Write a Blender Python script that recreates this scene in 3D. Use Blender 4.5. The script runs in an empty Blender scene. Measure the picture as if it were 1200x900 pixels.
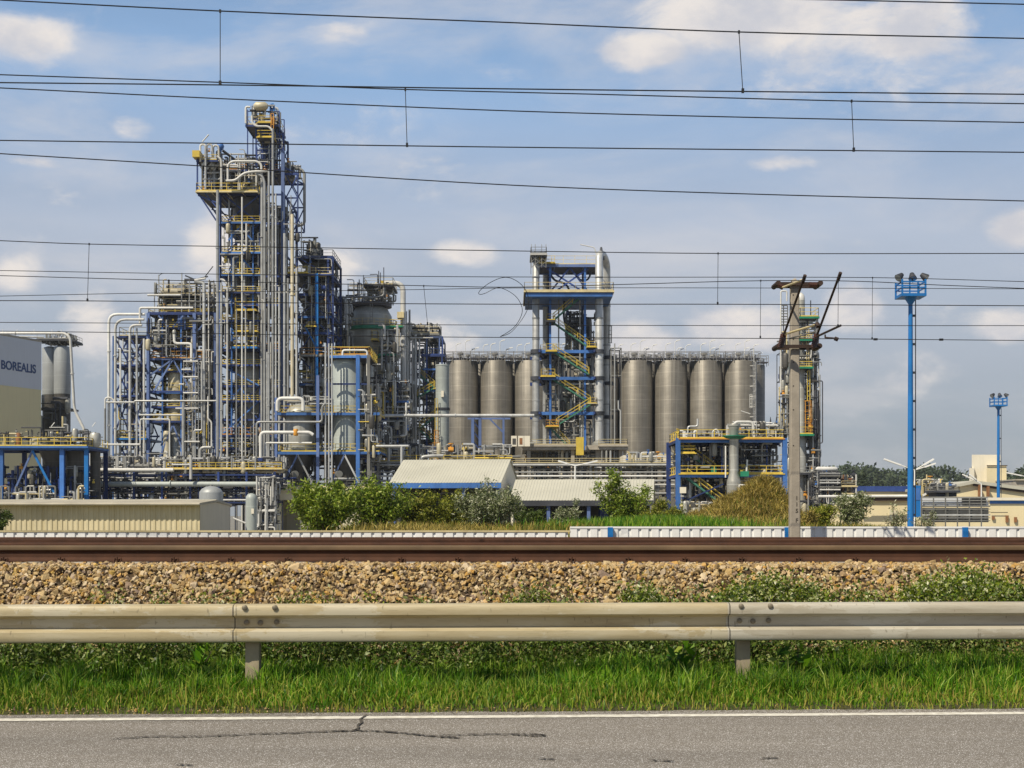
import bpy, math, random
import numpy as np
from mathutils import Vector, Matrix

R = math.radians
rnd = random.Random(7)
F, H, HY, CX = 1600.0, 1.46, 604.0, 600.0      # focal length in photo pixels, eye height, horizon row, centre column
scene = bpy.context.scene
COL = scene.collection


def X(px, D):
    return (px - CX) / F * D


def Z(py, D):
    return H + (HY - py) / F * D


def P(px, py, D):
    return Vector((X(px, D), D, Z(py, D)))


# ------------------------------------------------------------------ materials
MATS = {}


def nd(nt, typ, **kw):
    n = nt.nodes.new(typ)
    for k, v in kw.items():
        setattr(n, k, v)
    return n


def mat(name, col, rough=0.6, metal=0.0, var=0.25, scale=1.2, streak=0.0, streak_col=None, bump=0.0, bump_scale=20.0,
        stripe=None, obj_var=0.0, island=None, rings=None, col2=None, spec=0.4, trans=0.0, bands=0.0):
    m = bpy.data.materials.new(name)
    m.use_nodes = True
    nt = m.node_tree
    nt.nodes.clear()
    out = nd(nt, 'ShaderNodeOutputMaterial')
    b = nd(nt, 'ShaderNodeBsdfPrincipled')
    nt.links.new(b.outputs[0], out.inputs[0])
    b.inputs['Roughness'].default_value = rough
    b.inputs['Metallic'].default_value = metal
    b.inputs['Specular IOR Level'].default_value = spec
    geo = nd(nt, 'ShaderNodeNewGeometry')
    L = nt.links.new

    def mix(fac, a, bb, blend='MIX'):
        n = nd(nt, 'ShaderNodeMix', data_type='RGBA', blend_type=blend)
        if isinstance(fac, float):
            n.inputs[0].default_value = fac
        else:
            L(fac, n.inputs[0])
        for s, v in ((6, a), (7, bb)):
            if isinstance(v, tuple):
                n.inputs[s].default_value = (*v, 1) if len(v) == 3 else v
            else:
                L(v, n.inputs[s])
        return n.outputs[2]

    def noise(sc, detail=5, vec=None, rgh=0.6):
        n = nd(nt, 'ShaderNodeTexNoise')
        n.inputs['Scale'].default_value = sc
        n.inputs['Detail'].default_value = detail
        n.inputs['Roughness'].default_value = rgh
        L(vec if vec is not None else geo.outputs['Position'], n.inputs['Vector'])
        return n.outputs['Fac']

    def rng(v, a, bb, c=0.0, d=1.0):
        n = nd(nt, 'ShaderNodeMapRange')
        L(v, n.inputs[0])
        for i, q in enumerate((a, bb, c, d)):
            n.inputs[i + 1].default_value = q
        return n.outputs[0]

    c = col
    if island:
        ramp = nd(nt, 'ShaderNodeValToRGB')
        ramp.color_ramp.interpolation = 'LINEAR'
        els = ramp.color_ramp.elements
        while len(els) < len(island):
            els.new(0.5)
        for i, q in enumerate(island):
            els[i].position = i / (len(island) - 1)
            els[i].color = (*q, 1)
        L(geo.outputs['Random Per Island'], ramp.inputs[0])
        c = ramp.outputs[0]
    dark = tuple(x * (1 - var) for x in col) if col2 is None else col2
    if var > 0 or col2 is not None:
        f = rng(noise(scale), 0.35, 0.68)
        if island:
            c = mix(f, c, mix(1.0, c, (1 - var,) * 3, 'MULTIPLY'))
        else:
            c = mix(f, c, dark)
    if streak > 0:
        mp = nd(nt, 'ShaderNodeMapping')
        mp.inputs['Scale'].default_value = (2.2, 2.2, 0.12)
        L(geo.outputs['Position'], mp.inputs[0])
        f = rng(noise(1.6, 6, mp.outputs[0], 0.65), 0.5, 0.75, 0, streak)
        c = mix(f, c, streak_col or tuple(x * 0.45 for x in col))
    if bands:                                     # plate courses of slightly different tone, and drips below each seam
        mp = nd(nt, 'ShaderNodeMapping')
        mp.inputs['Scale'].default_value = (0.25, 0.25, 1.6)
        L(geo.outputs['Position'], mp.inputs[0])
        c = mix(rng(noise(1.0, 4, mp.outputs[0], 0.7), 0.4, 0.65, 0, bands), c, tuple(x * 0.5 for x in col))
        mp2 = nd(nt, 'ShaderNodeMapping')
        mp2.inputs['Scale'].default_value = (3.5, 3.5, 0.05)
        L(geo.outputs['Position'], mp2.inputs[0])
        c = mix(rng(noise(1.0, 5, mp2.outputs[0], 0.7), 0.5, 0.8, 0, 0.5), c, tuple(min(1, x * 1.9) for x in col))
    if stripe:                                    # corrugated sheet: period (m), direction vector
        per, dirv, amt = stripe
        vm = nd(nt, 'ShaderNodeVectorMath', operation='DOT_PRODUCT')
        L(geo.outputs['Position'], vm.inputs[0])
        vm.inputs[1].default_value = dirv
        mm = nd(nt, 'ShaderNodeMath', operation='MULTIPLY')
        L(vm.outputs['Value'], mm.inputs[0])
        mm.inputs[1].default_value = 2 * math.pi / per
        sn = nd(nt, 'ShaderNodeMath', operation='SINE')
        L(mm.outputs[0], sn.inputs[0])
        bp = nd(nt, 'ShaderNodeBump')
        bp.inputs['Strength'].default_value = amt
        bp.inputs['Distance'].default_value = per * 0.25
        L(sn.outputs[0], bp.inputs['Height'])
        L(bp.outputs[0], b.inputs['Normal'])
    if rings:                                     # thin weld seams every rings[0] metres of height
        per, amt = rings
        sp = nd(nt, 'ShaderNodeSeparateXYZ')
        L(geo.outputs['Position'], sp.inputs[0])
        md = nd(nt, 'ShaderNodeMath', operation='PINGPONG')
        L(sp.outputs[2], md.inputs[0])
        md.inputs[1].default_value = per / 2
        f = rng(md.outputs[0], 0.0, 0.07, amt, 0.0)
        c = mix(f, c, tuple(min(1, x * 1.9) for x in col))
    if obj_var:
        oi = nd(nt, 'ShaderNodeObjectInfo')
        f = rng(oi.outputs['Random'], 0, 1, 1 - obj_var, 1 + obj_var * 0.4)
        cc = nd(nt, 'ShaderNodeCombineColor')
        for i in range(3):
            L(f, cc.inputs[i])
        c = mix(1.0, c, cc.outputs[0], 'MULTIPLY')
    if isinstance(c, tuple):
        b.inputs['Base Color'].default_value = (*c, 1)
    else:
        L(c, b.inputs['Base Color'])
    if bump and not stripe:
        bp = nd(nt, 'ShaderNodeBump')
        bp.inputs['Strength'].default_value = bump
        bp.inputs['Distance'].default_value = 0.02
        L(noise(bump_scale, 6), bp.inputs['Height'])
        L(bp.outputs[0], b.inputs['Normal'])
    if trans:
        tr = nd(nt, 'ShaderNodeBsdfTranslucent')
        if isinstance(c, tuple):
            tr.inputs[0].default_value = (*c, 1)
        else:
            L(c, tr.inputs[0])
        ms = nd(nt, 'ShaderNodeMixShader')
        ms.inputs[0].default_value = trans
        L(b.outputs[0], ms.inputs[1])
        L(tr.outputs[0], ms.inputs[2])
        L(ms.outputs[0], out.inputs[0])
    MATS[name] = m
    return m


M = {}


def build_materials():
    M['vessel_pale'] = mat('pale_grey_cladding', (0.36, 0.38, 0.385), 0.5, 0.2, 0.2, 0.3, 0.6, (0.24, 0.25, 0.25), rings=(2.4, 0.2))
    M['silver'] = mat('aluminium_cladding', (0.55, 0.56, 0.55), 0.42, 0.3, 0.3, 0.9, 0.5, (0.22, 0.2, 0.17), obj_var=0.45)
    M['white'] = mat('white_pipe_paint', (0.68, 0.68, 0.65), 0.45, 0.0, 0.2, 0.8, 0.45, (0.4, 0.36, 0.28), obj_var=0.3)
    M['grey'] = mat('grey_pipe_paint', (0.29, 0.29, 0.27), 0.5, 0.1, 0.35, 0.9, 0.4, obj_var=0.5)
    M['dark'] = mat('dark_steel', (0.07, 0.075, 0.09), 0.6, 0.2, 0.4, 0.8, obj_var=0.5)  # dark steel; among the pipework its tone also paints shade inside the frames
    M['beige'] = mat('beige_pipe_paint', (0.58, 0.52, 0.38), 0.55, 0.0, 0.3, 0.7, 0.4, (0.3, 0.22, 0.12), obj_var=0.3)
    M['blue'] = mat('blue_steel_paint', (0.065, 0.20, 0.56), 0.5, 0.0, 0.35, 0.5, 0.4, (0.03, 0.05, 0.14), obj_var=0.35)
    M['navy'] = mat('dark_and_shaded_blue_paint', (0.03, 0.065, 0.24), 0.5, 0.0, 0.4, 0.5, 0.3, obj_var=0.4)  # dark blue paint, and blue steel with shade put into its colour
    M['lilac'] = mat('sunlit_blue_steel_paint', (0.13, 0.20, 0.42), 0.5, 0.0, 0.3, 0.4, 0.4, (0.09, 0.12, 0.28), obj_var=0.25)  # lighter copy of the blue steel, its sunlit tone put into the colour
    M['bright_blue'] = mat('bright_blue_paint', (0.012, 0.17, 0.50), 0.45, 0.0, 0.25, 0.5, 0.3, (0.01, 0.09, 0.3))
    M['yellow'] = mat('yellow_safety_paint', (0.74, 0.55, 0.08), 0.5, 0.0, 0.3, 0.8, 0.4, (0.5, 0.3, 0.04), obj_var=0.25)
    M['orange'] = mat('orange_safety_paint', (0.72, 0.34, 0.05), 0.5, 0.0, 0.3, 0.8, obj_var=0.2)
    M['cream_rail'] = mat('cream_steel_paint', (0.68, 0.58, 0.32), 0.5, 0.0, 0.3, 0.8, 0.4, (0.35, 0.22, 0.1), obj_var=0.2)
    M['stair_green'] = mat('weathered_green_stair', (0.05, 0.20, 0.13), 0.6, 0.0, 0.3, 0.8, 0.4, (0.15, 0.16, 0.12))
    M['green'] = mat('green_deck_paint', (0.02, 0.24, 0.13), 0.5, 0.0, 0.3, 0.8, 0.3)
    M['grating'] = mat('steel_grating', (0.10, 0.10, 0.12), 0.7, 0.2, 0.4, 1.5)
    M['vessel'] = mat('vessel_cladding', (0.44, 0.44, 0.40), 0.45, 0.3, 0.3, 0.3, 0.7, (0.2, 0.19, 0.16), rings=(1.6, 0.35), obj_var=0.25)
    M['vessel_dark'] = mat('dark_vessel_cladding', (0.11, 0.105, 0.095), 0.5, 0.3, 0.4, 0.3, 0.6, rings=(1.5, 0.25), obj_var=0.3)  # dark cladding; on inner vessels the tone also paints shade inside the frames
    M['vessel_cream'] = mat('cream_vessel_cladding', (0.55, 0.50, 0.36), 0.5, 0.15, 0.3, 0.4, 0.8, (0.3, 0.26, 0.16), rings=(1.7, 0.2))
    M['vessel_green'] = mat('pale_green_vessel', (0.40, 0.44, 0.42), 0.5, 0.1, 0.2, 0.3, 0.6, (0.25, 0.28, 0.265), rings=(2.2, 0.2))
    M['vessel_mid'] = mat('weathered_dome_cladding', (0.27, 0.26, 0.22), 0.45, 0.3, 0.4, 0.3, 0.7, (0.14, 0.12, 0.09), rings=(1.5, 0.3))
    M['silo'] = mat('silo_steel', (0.215, 0.20, 0.17), 0.48, 0.3, 0.35, 0.22, 0.8, (0.12, 0.105, 0.085), rings=(2.4, 0.4), bands=0.45)
    M['concrete'] = mat('weathered_concrete', (0.44, 0.40, 0.33), 0.85, 0.0, 0.3, 0.9, 0.5, (0.25, 0.21, 0.16), bump=0.2)
    M['mast_concrete'] = mat('mast_concrete', (0.36, 0.32, 0.26), 0.85, 0.0, 0.25, 2.5, 0.5, (0.28, 0.23, 0.17), bump=0.3)
    M['beige_wall'] = mat('beige_sheet_wall', (0.68, 0.62, 0.44), 0.7, 0.0, 0.15, 0.2, 0.5, (0.5, 0.43, 0.27))
    M['cream_wall'] = mat('cream_wall', (0.74, 0.64, 0.40), 0.7, 0.0, 0.1, 0.3, 0.3, (0.6, 0.53, 0.36))
    M['white_wall'] = mat('white_wall', (0.76, 0.71, 0.58), 0.7, 0.0, 0.08, 0.3, 0.25)
    M['office_grey'] = mat('grey_facade_panel', (0.66, 0.69, 0.74), 0.6, 0.0, 0.03, 0.2, 0.1)
    M['office_beige'] = mat('beige_facade_panel', (0.80, 0.71, 0.42), 0.6, 0.0, 0.04, 0.2, 0.15)
    M['logo_blue'] = mat('sign_lettering_blue', (0.03, 0.07, 0.20), 0.5, 0, 0.05)
    M['roof_white'] = mat('pale_roof_sheet', (0.50, 0.49, 0.41), 0.6, 0.0, 0.15, 0.25, 0.3, (0.38, 0.36, 0.29))
    M['roof_grey'] = mat('grey_roof_sheet', (0.46, 0.42, 0.33), 0.7, 0.0, 0.3, 0.5)
    M['corr_wall'] = mat('corrugated_beige_wall', (0.66, 0.58, 0.38), 0.65, 0.0, 0.2, 0.5, 0.55, (0.45, 0.36, 0.17))
    M['gable_grey'] = mat('grey_gable_sheet', (0.64, 0.58, 0.46), 0.65, 0.0, 0.1, 0.4, 0.2)
    M['black'] = mat('dark_interior', (0.02, 0.02, 0.022), 0.9, 0.0, 0.3, 0.6)
    M['glass'] = mat('lamp_glass', (0.45, 0.48, 0.5), 0.1, 0.6, 0.2, 8.0)
    M['wire'] = mat('weathered_copper_wire', (0.03, 0.032, 0.035), 0.5, 0.5, 0.3, 0.7)
    M['brown_steel'] = mat('rusty_brown_steel', (0.06, 0.038, 0.03), 0.75, 0.2, 0.4, 3.0)
    M['insulator'] = mat('glazed_brown_insulator', (0.07, 0.035, 0.025), 0.25, 0.0, 0.2, 5.0)
    M['tube_grey'] = mat('galvanised_tube', (0.32, 0.31, 0.29), 0.5, 0.5, 0.3, 3.0)
    M['rust'] = mat('rusty_steel', (0.30, 0.14, 0.06), 0.8, 0.1, 0.4, 1.0)
    M['fence_white'] = mat('white_corrugated_fence', (0.82, 0.82, 0.80), 0.5, 0.0, 0.12, 1.5, 0.35, (0.55, 0.52, 0.45))
    M['lamp_white'] = mat('white_lamp_paint', (0.80, 0.80, 0.77), 0.4, 0.0, 0.1, 2.0)
    M['trunk'] = mat('bark', (0.13, 0.095, 0.06), 0.9, 0.0, 0.4, 5.0)
    g = mat
    M['leaf_bright'] = g('bright_green_leaves', (0.1, 0.2, 0.03), 0.5, 0, 0.35, 0.8, island=[(0.05, 0.10, 0.005), (0.14, 0.23, 0.012), (0.27, 0.36, 0.025), (0.42, 0.46, 0.10)], trans=0.25)
    M['leaf_mid'] = g('yellow_green_leaves', (0.1, 0.2, 0.03), 0.55, 0, 0.35, 0.8, island=[(0.06, 0.09, 0.005), (0.17, 0.21, 0.012), (0.30, 0.32, 0.025), (0.40, 0.38, 0.07)], trans=0.25)
    M['leaf_dark'] = g('dark_green_leaves', (0.05, 0.1, 0.03), 0.55, 0, 0.35, 0.8, island=[(0.03, 0.06, 0.006), (0.07, 0.11, 0.012), (0.15, 0.20, 0.03)], trans=0.2)
    M['leaf_silver'] = g('silvery_willow_leaves', (0.2, 0.25, 0.15), 0.45, 0, 0.3, 0.8, island=[(0.06, 0.09, 0.02), (0.15, 0.19, 0.06), (0.28, 0.31, 0.16), (0.58, 0.58, 0.42)], trans=0.15)
    M['leaf_forest'] = g('distant_wood_leaves', (0.04, 0.06, 0.03), 0.8, 0, 0.4, 0.02, island=[(0.04, 0.065, 0.03), (0.065, 0.095, 0.042), (0.09, 0.12, 0.055)], trans=0.1)
    M['grass'] = g('verge_grass', (0.08, 0.17, 0.02), 0.5, 0, 0.5, 1.1, island=[(0.025, 0.09, 0.002), (0.08, 0.25, 0.004), (0.20, 0.39, 0.010), (0.46, 0.54, 0.09)], trans=0.3)
    M['grass_dry'] = g('dry_verge_grass', (0.3, 0.25, 0.08), 0.6, 0, 0.3, 1.5, island=[(0.07, 0.19, 0.006), (0.18, 0.30, 0.012), (0.36, 0.38, 0.05), (0.42, 0.31, 0.08)], trans=0.25)
    M['weed_light'] = g('pale_flowering_weeds', (0.1, 0.15, 0.03), 0.5, 0, 0.3, 3.0, island=[(0.05, 0.10, 0.006), (0.16, 0.23, 0.012), (0.28, 0.34, 0.03), (0.75, 0.74, 0.5)], trans=0.25)
    M['weed'] = g('weed_leaves', (0.1, 0.15, 0.03), 0.5, 0, 0.4, 1.5, island=[(0.02, 0.05, 0.004), (0.07, 0.13, 0.008), (0.12, 0.19, 0.02), (0.34, 0.38, 0.12)], trans=0.2)
    M['meadow'] = g('meadow_grass', (0.2, 0.18, 0.05), 0.7, 0, 0.45, 0.25, island=[(0.07, 0.14, 0.008), (0.17, 0.21, 0.015), (0.33, 0.29, 0.04), (0.50, 0.34, 0.09)], trans=0.2)
    M['hay'] = g('dry_hay', (0.3, 0.22, 0.08), 0.8, 0, 0.45, 0.9, island=[(0.11, 0.11, 0.015), (0.28, 0.22, 0.035), (0.50, 0.37, 0.08), (0.68, 0.55, 0.20)], trans=0.15)
    M['stone'] = g('ballast_stone', (0.4, 0.34, 0.24), 0.85, 0, 0.3, 14.0, bump=0.4, bump_scale=60, island=[(0.12, 0.07, 0.035), (0.34, 0.23, 0.10), (0.46, 0.34, 0.17), (0.54, 0.42, 0.23), (0.48, 0.27, 0.06), (0.64, 0.52, 0.34), (0.28, 0.20, 0.15), (0.54, 0.36, 0.09)])
    M['soil'] = mat('shade_dark_soil', (0.07, 0.045, 0.022), 0.95, 0, 0.4, 2.5, bump=0.4)  # bed under the ballast, shade between stones put into its dark colour
    M['verge_soil'] = mat('verge_soil', (0.07, 0.07, 0.025), 0.95, 0, 0.5, 3.0, bump=0.4)
    # ground: meadow green, plant yard grey-beige by distance
    M['ground'] = mat('ground_earth', (0.13, 0.13, 0.05), 0.95, 0, 0.5, 0.15, col2=(0.22, 0.19, 0.11), bump=0.3, bump_scale=2)
    M['yard'] = mat('plant_yard', (0.24, 0.23, 0.20), 0.9, 0, 0.3, 0.1, bump=0.1)
    M['line'] = mat('road_line_paint', (0.78, 0.76, 0.68), 0.7, 0, 0.3, 14.0, col2=(0.45, 0.42, 0.35), bump=0.2, bump_scale=80)
    M['crack'] = mat('crack_dirt', (0.075, 0.067, 0.056), 0.95, 0, 0.3, 20.0)
    # asphalt
    m = bpy.data.materials.new('asphalt'); m.use_nodes = True
    nt = m.node_tree; b = nt.nodes['Principled BSDF']; L = nt.links.new
    geo = nd(nt, 'ShaderNodeNewGeometry')
    vo = nd(nt, 'ShaderNodeTexVoronoi'); vo.inputs['Scale'].default_value = 250
    no = nd(nt, 'ShaderNodeTexNoise'); no.inputs['Scale'].default_value = 0.9; no.inputs['Detail'].default_value = 7
    mpa = nd(nt, 'ShaderNodeMapping'); mpa.inputs['Scale'].default_value = (0.22, 2.2, 1); L(geo.outputs['Position'], mpa.inputs[0])
    n2 = nd(nt, 'ShaderNodeTexNoise'); n2.inputs['Scale'].default_value = 38; n2.inputs['Detail'].default_value = 4
    for n in (vo, n2):
        L(geo.outputs['Position'], n.inputs['Vector'])
    L(mpa.outputs[0], no.inputs['Vector'])
    r1 = nd(nt, 'ShaderNodeValToRGB')
    for e, (p, c) in zip([r1.color_ramp.elements[0], r1.color_ramp.elements[1], r1.color_ramp.elements.new(0.55), r1.color_ramp.elements.new(0.8)],
                         [(0.0, (0.115, 0.101, 0.083)), (1.0, (0.255, 0.228, 0.19)), (0.5, (0.185, 0.165, 0.137)), (0.88, (0.225, 0.20, 0.168))]):
        e.position = p; e.color = (*c, 1)
    sc = nd(nt, 'ShaderNodeSeparateColor'); L(vo.outputs['Color'], sc.inputs[0])
    L(sc.outputs[0], r1.inputs[0])
    mx = nd(nt, 'ShaderNodeMix', data_type='RGBA', blend_type='MULTIPLY'); mx.inputs[0].default_value = 0.85
    r2 = nd(nt, 'ShaderNodeMapRange'); L(no.outputs['Fac'], r2.inputs[0])
    for i, q in enumerate((0.3, 0.7, 0.78, 1.12)):
        r2.inputs[i + 1].default_value = q
    cc = nd(nt, 'ShaderNodeCombineColor')
    for i in range(3):
        L(r2.outputs[0], cc.inputs[i])
    L(r1.outputs[0], mx.inputs[6]); L(cc.outputs[0], mx.inputs[7])
    L(mx.outputs[2], b.inputs['Base Color'])
    b.inputs['Roughness'].default_value = 0.85
    bp = nd(nt, 'ShaderNodeBump'); bp.inputs['Strength'].default_value = 0.5; bp.inputs['Distance'].default_value = 0.006
    L(n2.outputs['Fac'], bp.inputs['Height']); L(bp.outputs[0], b.inputs['Normal'])
    M['asphalt'] = m
    # guard rail: galvanised steel with wind-blown dust, long stains, scuffs and dirt specks
    for key, c0, c1, c2, c3 in (('rail_dusty', (0.33, 0.265, 0.15), (0.41, 0.345, 0.21), (0.48, 0.425, 0.295), (0.51, 0.475, 0.37)), ('rail_grey', (0.33, 0.29, 0.215), (0.40, 0.365, 0.285), (0.46, 0.43, 0.35), (0.50, 0.475, 0.40))):
        m = bpy.data.materials.new('galvanised_' + key); m.use_nodes = True
        nt = m.node_tree; b = nt.nodes['Principled BSDF']; L = nt.links.new
        geo = nd(nt, 'ShaderNodeNewGeometry')
        def ns(sc, scale, det=8, rgh=0.65):
            mp = nd(nt, 'ShaderNodeMapping'); mp.inputs['Scale'].default_value = sc; L(geo.outputs['Position'], mp.inputs[0])
            n = nd(nt, 'ShaderNodeTexNoise'); n.inputs['Scale'].default_value = scale; n.inputs['Detail'].default_value = det; n.inputs['Roughness'].default_value = rgh
            L(mp.outputs[0], n.inputs['Vector']); return n.outputs['Fac']
        def rg_(v, lo, hi, o0=0.0, o1=1.0):
            n = nd(nt, 'ShaderNodeMapRange'); L(v, n.inputs[0])
            for i, q in enumerate((lo, hi, o0, o1)): n.inputs[i + 1].default_value = q
            return n.outputs[0]
        def mx_(f, a_, b_):
            n = nd(nt, 'ShaderNodeMix', data_type='RGBA'); L(f, n.inputs[0])
            L(a_, n.inputs[6])
            if isinstance(b_, tuple): n.inputs[7].default_value = (*b_, 1)
            else: L(b_, n.inputs[7])
            return n.outputs[2]
        rp = nd(nt, 'ShaderNodeValToRGB'); e = rp.color_ramp.elements
        e[0].position = 0.33; e[0].color = (*c0, 1); e[1].position = 0.68; e[1].color = (*c2, 1); q = e.new(0.48); q.color = (*c1, 1)
        L(ns((0.5, 4, 4), 1.7, 9, 0.72), rp.inputs[0])
        c = mx_(rg_(ns((1, 2.5, 2.5), 0.9, 9, 0.7), 0.53, 0.545, 0, 0.6), rp.outputs[0], c3)
        c = mx_(rg_(ns((3, 1, 1), 9.0, 4, 0.6), 0.64, 0.70, 0, 0.55), c, (0.12, 0.095, 0.06))
        c = mx_(rg_(ns((0.6, 30, 30), 3.0, 4, 0.6), 0.60, 0.66, 0, 0.35), c, (0.2, 0.16, 0.09))
        L(c, b.inputs['Base Color'])
        b.inputs['Roughness'].default_value = 0.6; b.inputs['Metallic'].default_value = 0.08
        bp = nd(nt, 'ShaderNodeBump'); bp.inputs['Strength'].default_value = 0.25; bp.inputs['Distance'].default_value = 0.012
        L(ns((0.35, 1, 1), 3.0, 3, 0.5), bp.inputs['Height']); L(bp.outputs[0], b.inputs['Normal'])
        M[key] = m
    M['bolt'] = mat('dull_bolt_steel', (0.22, 0.19, 0.14), 0.6, 0.4, 0.3, 30)
    M['post'] = mat('guardrail_post_steel', (0.37, 0.31, 0.21), 0.65, 0.1, 0.4, 4.0, 0.4)
    M['rail_head'] = mat('worn_rail_head', (0.16, 0.105, 0.055), 0.65, 0.0, 0.4, 2.0)
    M['rail_dark'] = mat('dark_rusty_rail', (0.045, 0.022, 0.013), 0.85, 0.0, 0.4, 3.0)
    M['rail_web'] = mat('rusty_rail_web', (0.075, 0.03, 0.014), 0.85, 0.0, 0.4, 4.0)


# ------------------------------------------------------------------ mesh builder
class MB:
    def __init__(self, m=None):
        self.v, self.f, self.m, self.smooth = [], [], m, False

    def add(self, vs, fs):
        o = len(self.v)
        self.v += [tuple(v) for v in vs]
        self.f += [tuple(i + o for i in f) for f in fs]
        return self

    def box(self, x0, x1, y0, y1, z0, z1):
        vs = [(x0, y0, z0), (x1, y0, z0), (x1, y1, z0), (x0, y1, z0), (x0, y0, z1), (x1, y0, z1), (x1, y1, z1), (x0, y1, z1)]
        return self.add(vs, [(0, 3, 2, 1), (4, 5, 6, 7), (0, 1, 5, 4), (1, 2, 6, 5), (2, 3, 7, 6), (3, 0, 4, 7)])

    def bar(self, p, q, w, h=None):
        h = h or w
        p, q = Vector(p), Vector(q)
        d = (q - p)
        if d.length < 1e-6:
            return self
        d.normalize()
        up = Vector((0, 0, 1)) if abs(d.z) < 0.95 else Vector((0, 1, 0))
        s = d.cross(up).normalized() * (w / 2)
        u = s.cross(d).normalized() * (h / 2)
        vs = [p - s - u, p + s - u, p + s + u, p - s + u, q - s - u, q + s - u, q + s + u, q - s + u]
        return self.add(vs, [(0, 1, 2, 3), (7, 6, 5, 4), (0, 4, 5, 1), (1, 5, 6, 2), (2, 6, 7, 3), (3, 7, 4, 0)])

    def tube(self, pts, r, n=8, bend=0.0, caps=True):
        pts = [Vector(p) for p in pts]
        if bend > 0 and len(pts) > 2:
            out = [pts[0]]
            for a, b, c in zip(pts, pts[1:], pts[2:]):
                d1, d2 = (a - b), (c - b)
                t = min(bend, d1.length * 0.48, d2.length * 0.48)
                p0, p2 = b + d1.normalized() * t, b + d2.normalized() * t
                for k in range(5):
                    s = k / 4
                    out.append(p0 * (1 - s) ** 2 + b * 2 * s * (1 - s) + p2 * s * s)
            out.append(pts[-1])
            pts = out
        pts = [p for i, p in enumerate(pts) if i == 0 or (p - pts[i - 1]).length > 1e-5]
        rs = r if isinstance(r, (list, tuple)) else [r] * len(pts)
        o = len(self.v)
        nrm = None
        for i, p in enumerate(pts):
            if i == 0:
                t = pts[1] - pts[0]
            elif i == len(pts) - 1:
                t = pts[-1] - pts[-2]
            else:
                t = (pts[i + 1] - pts[i]).normalized() + (pts[i] - pts[i - 1]).normalized()
            t.normalize()
            if nrm is None:
                nrm = t.orthogonal().normalized()
            else:
                nrm = (nrm - t * nrm.dot(t))
                nrm = nrm.normalized() if nrm.length > 1e-6 else t.orthogonal().normalized()
            bn = t.cross(nrm)
            for k in range(n):
                a = 2 * math.pi * k / n
                self.v.append(tuple(p + (nrm * math.cos(a) + bn * math.sin(a)) * rs[i]))
        m = len(pts)
        for i in range(m - 1):
            for k in range(n):
                k2 = (k + 1) % n
                self.f.append((o + i * n + k, o + i * n + k2, o + (i + 1) * n + k2, o + (i + 1) * n + k))
        if caps:
            self.f.append(tuple(o + k for k in reversed(range(n))))
            self.f.append(tuple(o + (m - 1) * n + k for k in range(n)))
        self.smooth = True
        return self

    def lathe(self, cx, cy, prof, n=24):
        o = len(self.v)
        for r, z in prof:
            for k in range(n):
                a = 2 * math.pi * k / n
                self.v.append((cx + r * math.cos(a), cy + r * math.sin(a), z))
        m = len(prof)
        for i in range(m - 1):
            for k in range(n):
                k2 = (k + 1) % n
                self.f.append((o + i * n + k, o + i * n + k2, o + (i + 1) * n + k2, o + (i + 1) * n + k))
        self.f.append(tuple(o + k for k in reversed(range(n))))
        self.f.append(tuple(o + (m - 1) * n + k for k in range(n)))
        self.smooth = True
        return self

    def prism(self, poly, axis, a, b):
        """poly: 2-D outline; axis 'x' -> (y,z) outline from x=a to x=b; 'y' -> (x,z)."""
        n = len(poly)
        vs = []
        for t in (a, b):
            for (u, w) in poly:
                vs.append((t, u, w) if axis == 'x' else (u, t, w))
        fs = [tuple(range(n)), tuple(reversed(range(n, 2 * n)))]
        fs += [(i, i + n, (i + 1) % n + n, (i + 1) % n) for i in range(n)]
        return self.add(vs, fs)

    def rot(self, a, c):
        ca, sa = math.cos(a), math.sin(a)
        self.v = [(c[0] + (x - c[0]) * ca - (y - c[1]) * sa, c[1] + (x - c[0]) * sa + (y - c[1]) * ca, z) for x, y, z in self.v]
        return self


def link_mesh(name, me, parent=None):
    o = bpy.data.objects.new(name, me)
    COL.objects.link(o)
    if parent is not None:
        o.parent = parent
    return o


def make_obj(name, mbs, origin=(0, 0, 0), parent=None, kind=None):
    """mbs: one MB or a list (several materials); vertices become relative to origin."""
    mbs = mbs if isinstance(mbs, list) else [mbs]
    mats, vs, fs, mi, sm = [], [], [], [], []
    ox, oy, oz = origin
    for b in mbs:
        if b.m not in mats:
            mats.append(b.m)
        k = mats.index(b.m)
        o = len(vs)
        vs += [(x - ox, y - oy, z - oz) for x, y, z in b.v]
        fs += [tuple(i + o for i in f) for f in b.f]
        mi += [k] * len(b.f)
        sm += [b.smooth] * len(b.f)
    me = bpy.data.meshes.new(name)
    me.from_pydata(vs, [], fs)
    for m in mats:
        me.materials.append(M[m])
    me.polygons.foreach_set('material_index', mi)
    me.polygons.foreach_set('use_smooth', sm)
    if any(sm):
        me.set_sharp_from_angle(angle=R(42))
    me.update()
    ob = link_mesh(name, me, parent)
    if kind:
        ob['kind'] = kind
    return ob


def np_obj(name, V, Fc, m, parent=None, smooth=False):
    V = np.asarray(V, dtype=np.float32); Fc = np.asarray(Fc, dtype=np.int32)
    me = bpy.data.meshes.new(name)
    nf, k = Fc.shape
    me.vertices.add(len(V)); me.vertices.foreach_set('co', V.ravel())
    me.loops.add(nf * k); me.loops.foreach_set('vertex_index', Fc.ravel())
    me.polygons.add(nf); me.polygons.foreach_set('loop_start', np.arange(0, nf * k, k, dtype=np.int32))
    me.update(calc_edges=True)
    me.polygons.foreach_set('use_smooth', np.full(nf, smooth))
    me.materials.append(M[m])
    return link_mesh(name, me, parent)


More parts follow.
